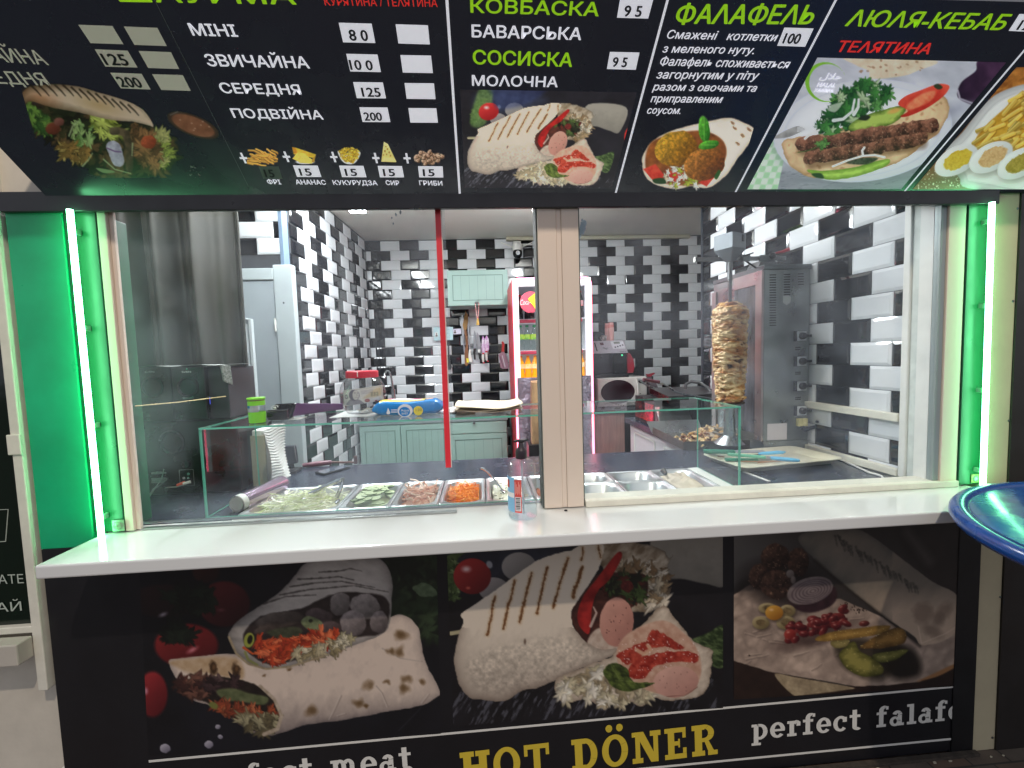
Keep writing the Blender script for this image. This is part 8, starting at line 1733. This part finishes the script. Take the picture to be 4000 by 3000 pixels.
for k in range(40):
    a_ = rr.uniform(0, 6.28); q_ = rm * rr.uniform(.6, .82); mb.sphere((AX + q_ * math.cos(a_), AY + q_ * math.sin(a_), mzb + rr.uniform(-.006, .02)), rr.uniform(.008, .018), 8, 5, (1.5, 1, .6), mat=rr.randrange(3))
build('end_pieces', mb, [mat('chicken_tan', rgb(196, 150, 92), .4, noise=(50, .3)), mat('chicken_pale', rgb(222, 190, 140), .4, noise=(50, .2)), mat('chicken_dark', rgb(120, 70, 34), .45, noise=(50, .4))], mtx)
build('spit_rod', MB().box(AX - .007, AX + .007, AY - .007, AY + .007, 1.13, mzt + .125), steel_dk, mtx)
build('base_disc', MB().lathe([(0, mzb - .014), (rm * .95, mzb - .012), (rm * .98, mzb - .006), (rm * .9, mzb - .003), (0, mzb - .003)], (AX, AY, 0), 40), mat('burnt_plate', rgb(52, 44, 38), .4, .6), mtx)
build('drip_post', MB().lathe([(.075, CZ + .05), (.03, CZ + .09), (.022, mzb - .015)], (AX, AY + .0, 0), 24), steel, mtx)
# steel splash and drip base behind the meat
one('drip_plate', MB().hexa([(1.19, 2.80, CZ + .0005), (1.42, 2.80, CZ + .0005), (1.42, 2.92, CZ + .0005), (1.19, 2.92, CZ + .0005)], [(1.19, 2.86, CZ + .09), (1.42, 2.86, CZ + .09), (1.42, 2.92, CZ + .15), (1.19, 2.92, CZ + .15)]), st_grey, 'sloping steel drip plate behind the meat tray', 'plate', bevel=.003)
# tray of carved meat
tz0, tz1 = CZ + .0008, 1.107; T0, T1 = (1.062, 2.222), (1.418, 2.195); T3, T2 = (1.085, 2.70), (1.418, 2.69)
tr = thing('meat_tray', 'deep square steel tray filled with carved doner meat under the spit', 'tray', (1.25, 2.45, tz0)); dk = mat('stained_steel', rgb(132, 126, 118), .38, .85, rvar=.12, noise=(6, .3))
def wall(a, b, h=tz1, th=.003): d_ = (Vector((b[0] - a[0], b[1] - a[1], 0))).normalized(); n_ = Vector((-d_.y, d_.x, 0)) * th; A_, B_ = Vector((*a, tz0)), Vector((*b, tz0)); up = Vector((0, 0, h - tz0)); return MB().hexa([A_, B_, B_ + n_, A_ + n_], [A_ + up, B_ + up, B_ + n_ + up, A_ + n_ + up])
for q in ((T0, T1), (T3, T0)): build('wall', wall(*q), dk, tr, bevel=.0008)
build('floor', MB().hexa([(*T0, tz0), (*T1, tz0), (*T2, tz0), (*T3, tz0)], [(*T0, tz0 + .003), (*T1, tz0 + .003), (*T2, tz0 + .003), (*T3, tz0 + .003)]), dk, tr)
build('back_flange', MB().hexa([(*T3, tz0), (*T2, tz0), (T2[0], T2[1] + .004, tz0), (T3[0], T3[1] + .004, tz0)], [(T3[0] - .015, T3[1] + .06, tz1 + .028), (T2[0], T2[1] + .06, tz1 + .028), (T2[0], T2[1] + .064, tz1 + .028), (T3[0] - .015, T3[1] + .064, tz1 + .028)]), steel, tr)
meatm = [mat('chicken_tan', (0, 0, 0)), mat('chicken_pale', (0, 0, 0)), mat('chicken_dark', (0, 0, 0)), mat('chicken_grey', rgb(176, 158, 140), .45, noise=(40, .2))]
mb = MB(); rr = random.Random(21)
for k in range(620):
    a_, b_ = rr.gauss(.1, .45), rr.gauss(-.1, .45)
    if abs(a_) > 1 or abs(b_) > 1: continue
    x, y = 1.27 + a_ * .15, 2.36 + b_ * .14; z = tz0 + .012 + .088 * math.exp(-(a_ - .2) ** 2 * 1.6 - (b_) ** 2 * 1.6) * rr.uniform(.3, 1); an = rr.uniform(0, 6.28); pts = []
    for i in range(4): pts.append((min(1.41, max(1.09, x)), min(2.6, max(2.205, y)), z)); x += .012 * math.cos(an); y += .012 * math.sin(an); an += rr.uniform(-.2, 1.0); z += rr.gauss(0, .004)
    r_ = rr.uniform(.004, .0085); mb.tube(pts, [r_ * .5, r_, r_, r_ * .5], 6, mat=rr.choice((0, 0, 1, 1, 2, 3) if x < 1.28 else (0, 1, 3, 3, 3)))
stuffobj('carved_meat', mb, meatm, 'heap of thin carved meat pieces in the steel tray', 'meat')
# plastic tray with tongs
tray_m = mat('cream_tray_plastic', rgb(216, 212, 190), .4, noise=(6, .06))
rings = [(rrect(0, 0, .235, .115, .03), .0), (rrect(0, 0, .255, .135, .04), .022), (rrect(0, 0, .268, .148, .045), .026), (rrect(0, 0, .268, .148, .045), .029), (rrect(0, 0, .254, .134, .04), .0265), (rrect(0, 0, .232, .112, .03), .004)]
mb = MB(); n_ = len(rings[0][0])
for ring, z in rings: mb.v += [(x, y, z) for x, y in ring]
for i in range(len(rings) - 1):
    for k in range(n_): q = (k + 1) % n_; mb.f.append((i * n_ + k, i * n_ + q, (i + 1) * n_ + q, (i + 1) * n_ + k)); mb.m.append(0); mb.s.append(True)
mb.f += [tuple(range(n_))[::-1], tuple(range((len(rings) - 1) * n_, len(rings) * n_))]; mb.m += [0, 0]; mb.s += [False, False]
pt = thing('plastic_tray', 'cream plastic tray with green and blue tongs on the counter by the doner grill', 'tray', (1.336, 1.915, CZ + .0008), rz=R(8)); build('body', mb, tray_m, pt, sharp=40)
def bar(name, p, q, w_, h_, z, m, parent):
    a, b = atz(*p, z), atz(*q, z); d_ = (b - a) / 2; s_ = Vector((-d_.y, d_.x, 0)).normalized() * w_ / 2; return build(name, MB().obox((a + b) / 2, d_, s_, (0, 0, h_ / 2)), m, parent, bevel=min(w_, h_) * .3)
t = thing('green_tongs', 'dark green handled tongs with a clear grey end on the cream tray', 'tongs', tuple(atz(2870, 1768, 1.10)))
gd, gl2, bl_ = mat('dark_green_grip', rgb(16, 116, 92), .35), mat('light_green_grip', rgb(104, 176, 146), .4), mat('sky_blue_silicone', rgb(92, 176, 214), .45, noise=(12, .08))
bar('grip', (2748, 1762), (2872, 1766), .030, .018, 1.100, gd, t); bar('grip', (2832, 1795), (2962, 1797), .024, .012, 1.074, gd, t); bar('blade', (2872, 1764), (2990, 1764), .05, .004, 1.104, mat('grey_clear_plastic', rgb(134, 140, 144), .3), t)
t = thing('blue_spatula', 'light green spatula with sky blue silicone head on the cream tray', 'spatula', tuple(atz(2950, 1786, 1.11)))
bar('handle', (2842, 1774), (2992, 1787), .022, .012, 1.116, gl2, t); bar('ferrule', (2992, 1787), (3010, 1789), .020, .010, 1.115, steel, t)
c0, c1 = atz(3008, 1788, 1.115), atz(3107, 1796, 1.108); d_ = c1 - c0; s_ = Vector((-d_.y, d_.x, 0)).normalized()
build('head', MB().prism([(0, -.012), (.02, -.022), (.075, -.024), (.105, -.018), (.118, -.004), (.10, .016), (.07, .020), (.02, .020), (0, .012)], c0 - Vector((0, 0, .006)), d_.normalized(), s_, (0, 0, .010)), bl_, t, bevel=.003)
t = thing('blue_tongs', 'second pair of tongs with sky blue tips lying behind the blue spatula', 'tongs', tuple(atz(3000, 1772, 1.09))); c0, c1 = atz(2965, 1776, 1.10), atz(3065, 1768, 1.10); d_ = c1 - c0; s_ = Vector((-d_.y, d_.x, 0)).normalized()
build('tip', MB().prism([(0, -.006), (.03, -.018), (.11, -.022), (.14, -.004), (.11, .018), (.03, .014), (0, .006)], c0, d_.normalized(), s_, (0, 0, .008)), bl_, t, bevel=.002); bar('arm', (2880, 1785), (2970, 1777), .014, .006, 1.095, steel, t)
for k, (p, q) in enumerate((((2888, 1802), (3010, 1803)), ((2960, 1808), (3050, 1800)), ((2770, 1778), (2830, 1785)))): a, b = atz(*p, 1.074), atz(*q, 1.076); one('skewer_stick', MB().tube([a, b], .003, 6), mat('stick_brown', rgb(150, 110, 76), .6), ('brown wooden skewer in front of the blue spatula', 'short wooden skewer at the front rim of the cream tray', 'pale wooden stick at the left end of the cream tray')[k], 'stick')
P = [atz(3000 + x / 2.074, 1400 + y / 2.074, CZ + .004) for x, y in ((355, 705), (420, 722), (485, 742), (525, 775), (570, 810), (640, 845), (700, 868), (770, 902), (820, 925), (880, 940), (918, 953), (936, 975), (934, 1000), (915, 1034))]
P[-1].y = max(P[-1].y, 1.51); one('white_cable', MB().tube(P, .0042, 10), white_pl, 'white cable winding over the counter along the right wall', 'cable')
a, b = atz(2905, 1842, CZ + .002), atz(3005, 1880, CZ + .002); d_ = (b - a) / 2; s_ = Vector((-d_.y, d_.x, 0)).normalized() * .006
one('white_strip', MB().obox((a + b) / 2, d_, s_, (0, 0, .0012)), white_pl, 'thin white plastic strip on the counter right of the glass case', 'strip')
# contact grill on the right counter
cg = thing('contact_grill', 'black contact grill with long bent steel handle beside the microwave', 'grill', (1.4, 3.0, CZ)); bkm = mat('grill_black', rgb(42, 40, 42), .3, rvar=.1)
build('body', MB().box(1.195, 1.62, 2.93, 3.32, CZ + .0008, 1.255), bkm, cg, bevel=.004)
build('side_panel', MB().box(1.188, 1.1945, 2.94, 3.30, CZ + .03, 1.22), mat('steel_pink_reflection', rgb(222, 110, 150), .18, 1.0, noise=(5, rgb(236, 150, 110)), bump=(9, .4, .02)), cg)  # pink reflection of a light sign put into the steel colour
q = [at(2612, 1548, 2.78), at(2795, 1536, 2.78), at(2748, 1508, 3.25), at(2540, 1514, 3.25)]
lidp = [p - Vector((0, 0, .05)) for p in q]; build('lid', MB().hexa(lidp, q), mat('lid_satin', rgb(84, 80, 82), .3, .5), cg, bevel=.004)
build('lid_front', MB().add([q[3] + Vector((-.002, 0, -.004)), lidp[3] + Vector((-.002, 0, .004)), lidp[0] + Vector((-.002, -.001, .004)), q[0] + Vector((-.002, -.001, -.004))], [(0, 1, 2, 3)]), mat('steel_pink_reflection', (0, 0, 0)), cg)  # lid side with the same pink reflection in its colour
build('hinge_block', MB().box(1.3, 1.6, 3.0, 3.3, 1.2555, q[2].z - .055), bkm, cg)
hm = steel; build('handle', MB().tube([at(2556, 1515, 2.9), at(2530, 1506, 2.72), at(2512, 1496, 2.68), at(2496, 1482, 2.66), at(2540, 1490, 2.64), at(2592, 1499, 2.64), at(2610, 1510, 2.66), at(2634, 1528, 2.7), at(2670, 1540, 2.74), at(2790, 1560, 2.78)], .0062, 10), hm, cg)
build('grip', MB().tube([at(2512, 1482, 2.63), at(2576, 1493, 2.635)], .0105, 12), mat('red_lit_grip', rgb(96, 44, 56), .25), cg)  # red highlight on the handle put into the grip's colour
build('hose', MB().tube([at(2676, 1520, 3.0), at(2680, 1500, 3.0), at(2700, 1490, 3.0), at(2735, 1494, 2.95), at(2765, 1515, 2.9), at(2785, 1550, 2.85)], .011, 10), mat('black_hose', rgb(58, 56, 58), .5), cg)
YK = 3.95
kt = thing('kitchen_tool', 'red and grey kitchen tool standing right of the microwave', 'tool', (at(2550, 1500, YK).x, YK, 1.0905))
KP = lambda *p: [(2260 + x / 4.148, 1200 + y / 4.148) for x, y in p]
wpoly('grey_body', KP((1110, 1130), (1190, 1130), (1205, 1180), (1270, 1250), (1290, 1300), (1270, 1520), (1130, 1520), (1120, 1240)), mat('grey_tool', rgb(96, 88, 94), .4), kt, .03, YK, .003); wpoly('red_head', KP((1095, 1085), (1150, 1080), (1230, 1060), (1240, 1080), (1195, 1105), (1180, 1130), (1120, 1130)), mat('dark_red_tool', rgb(150, 34, 50), .3), kt, .02, YK + .003, .002)
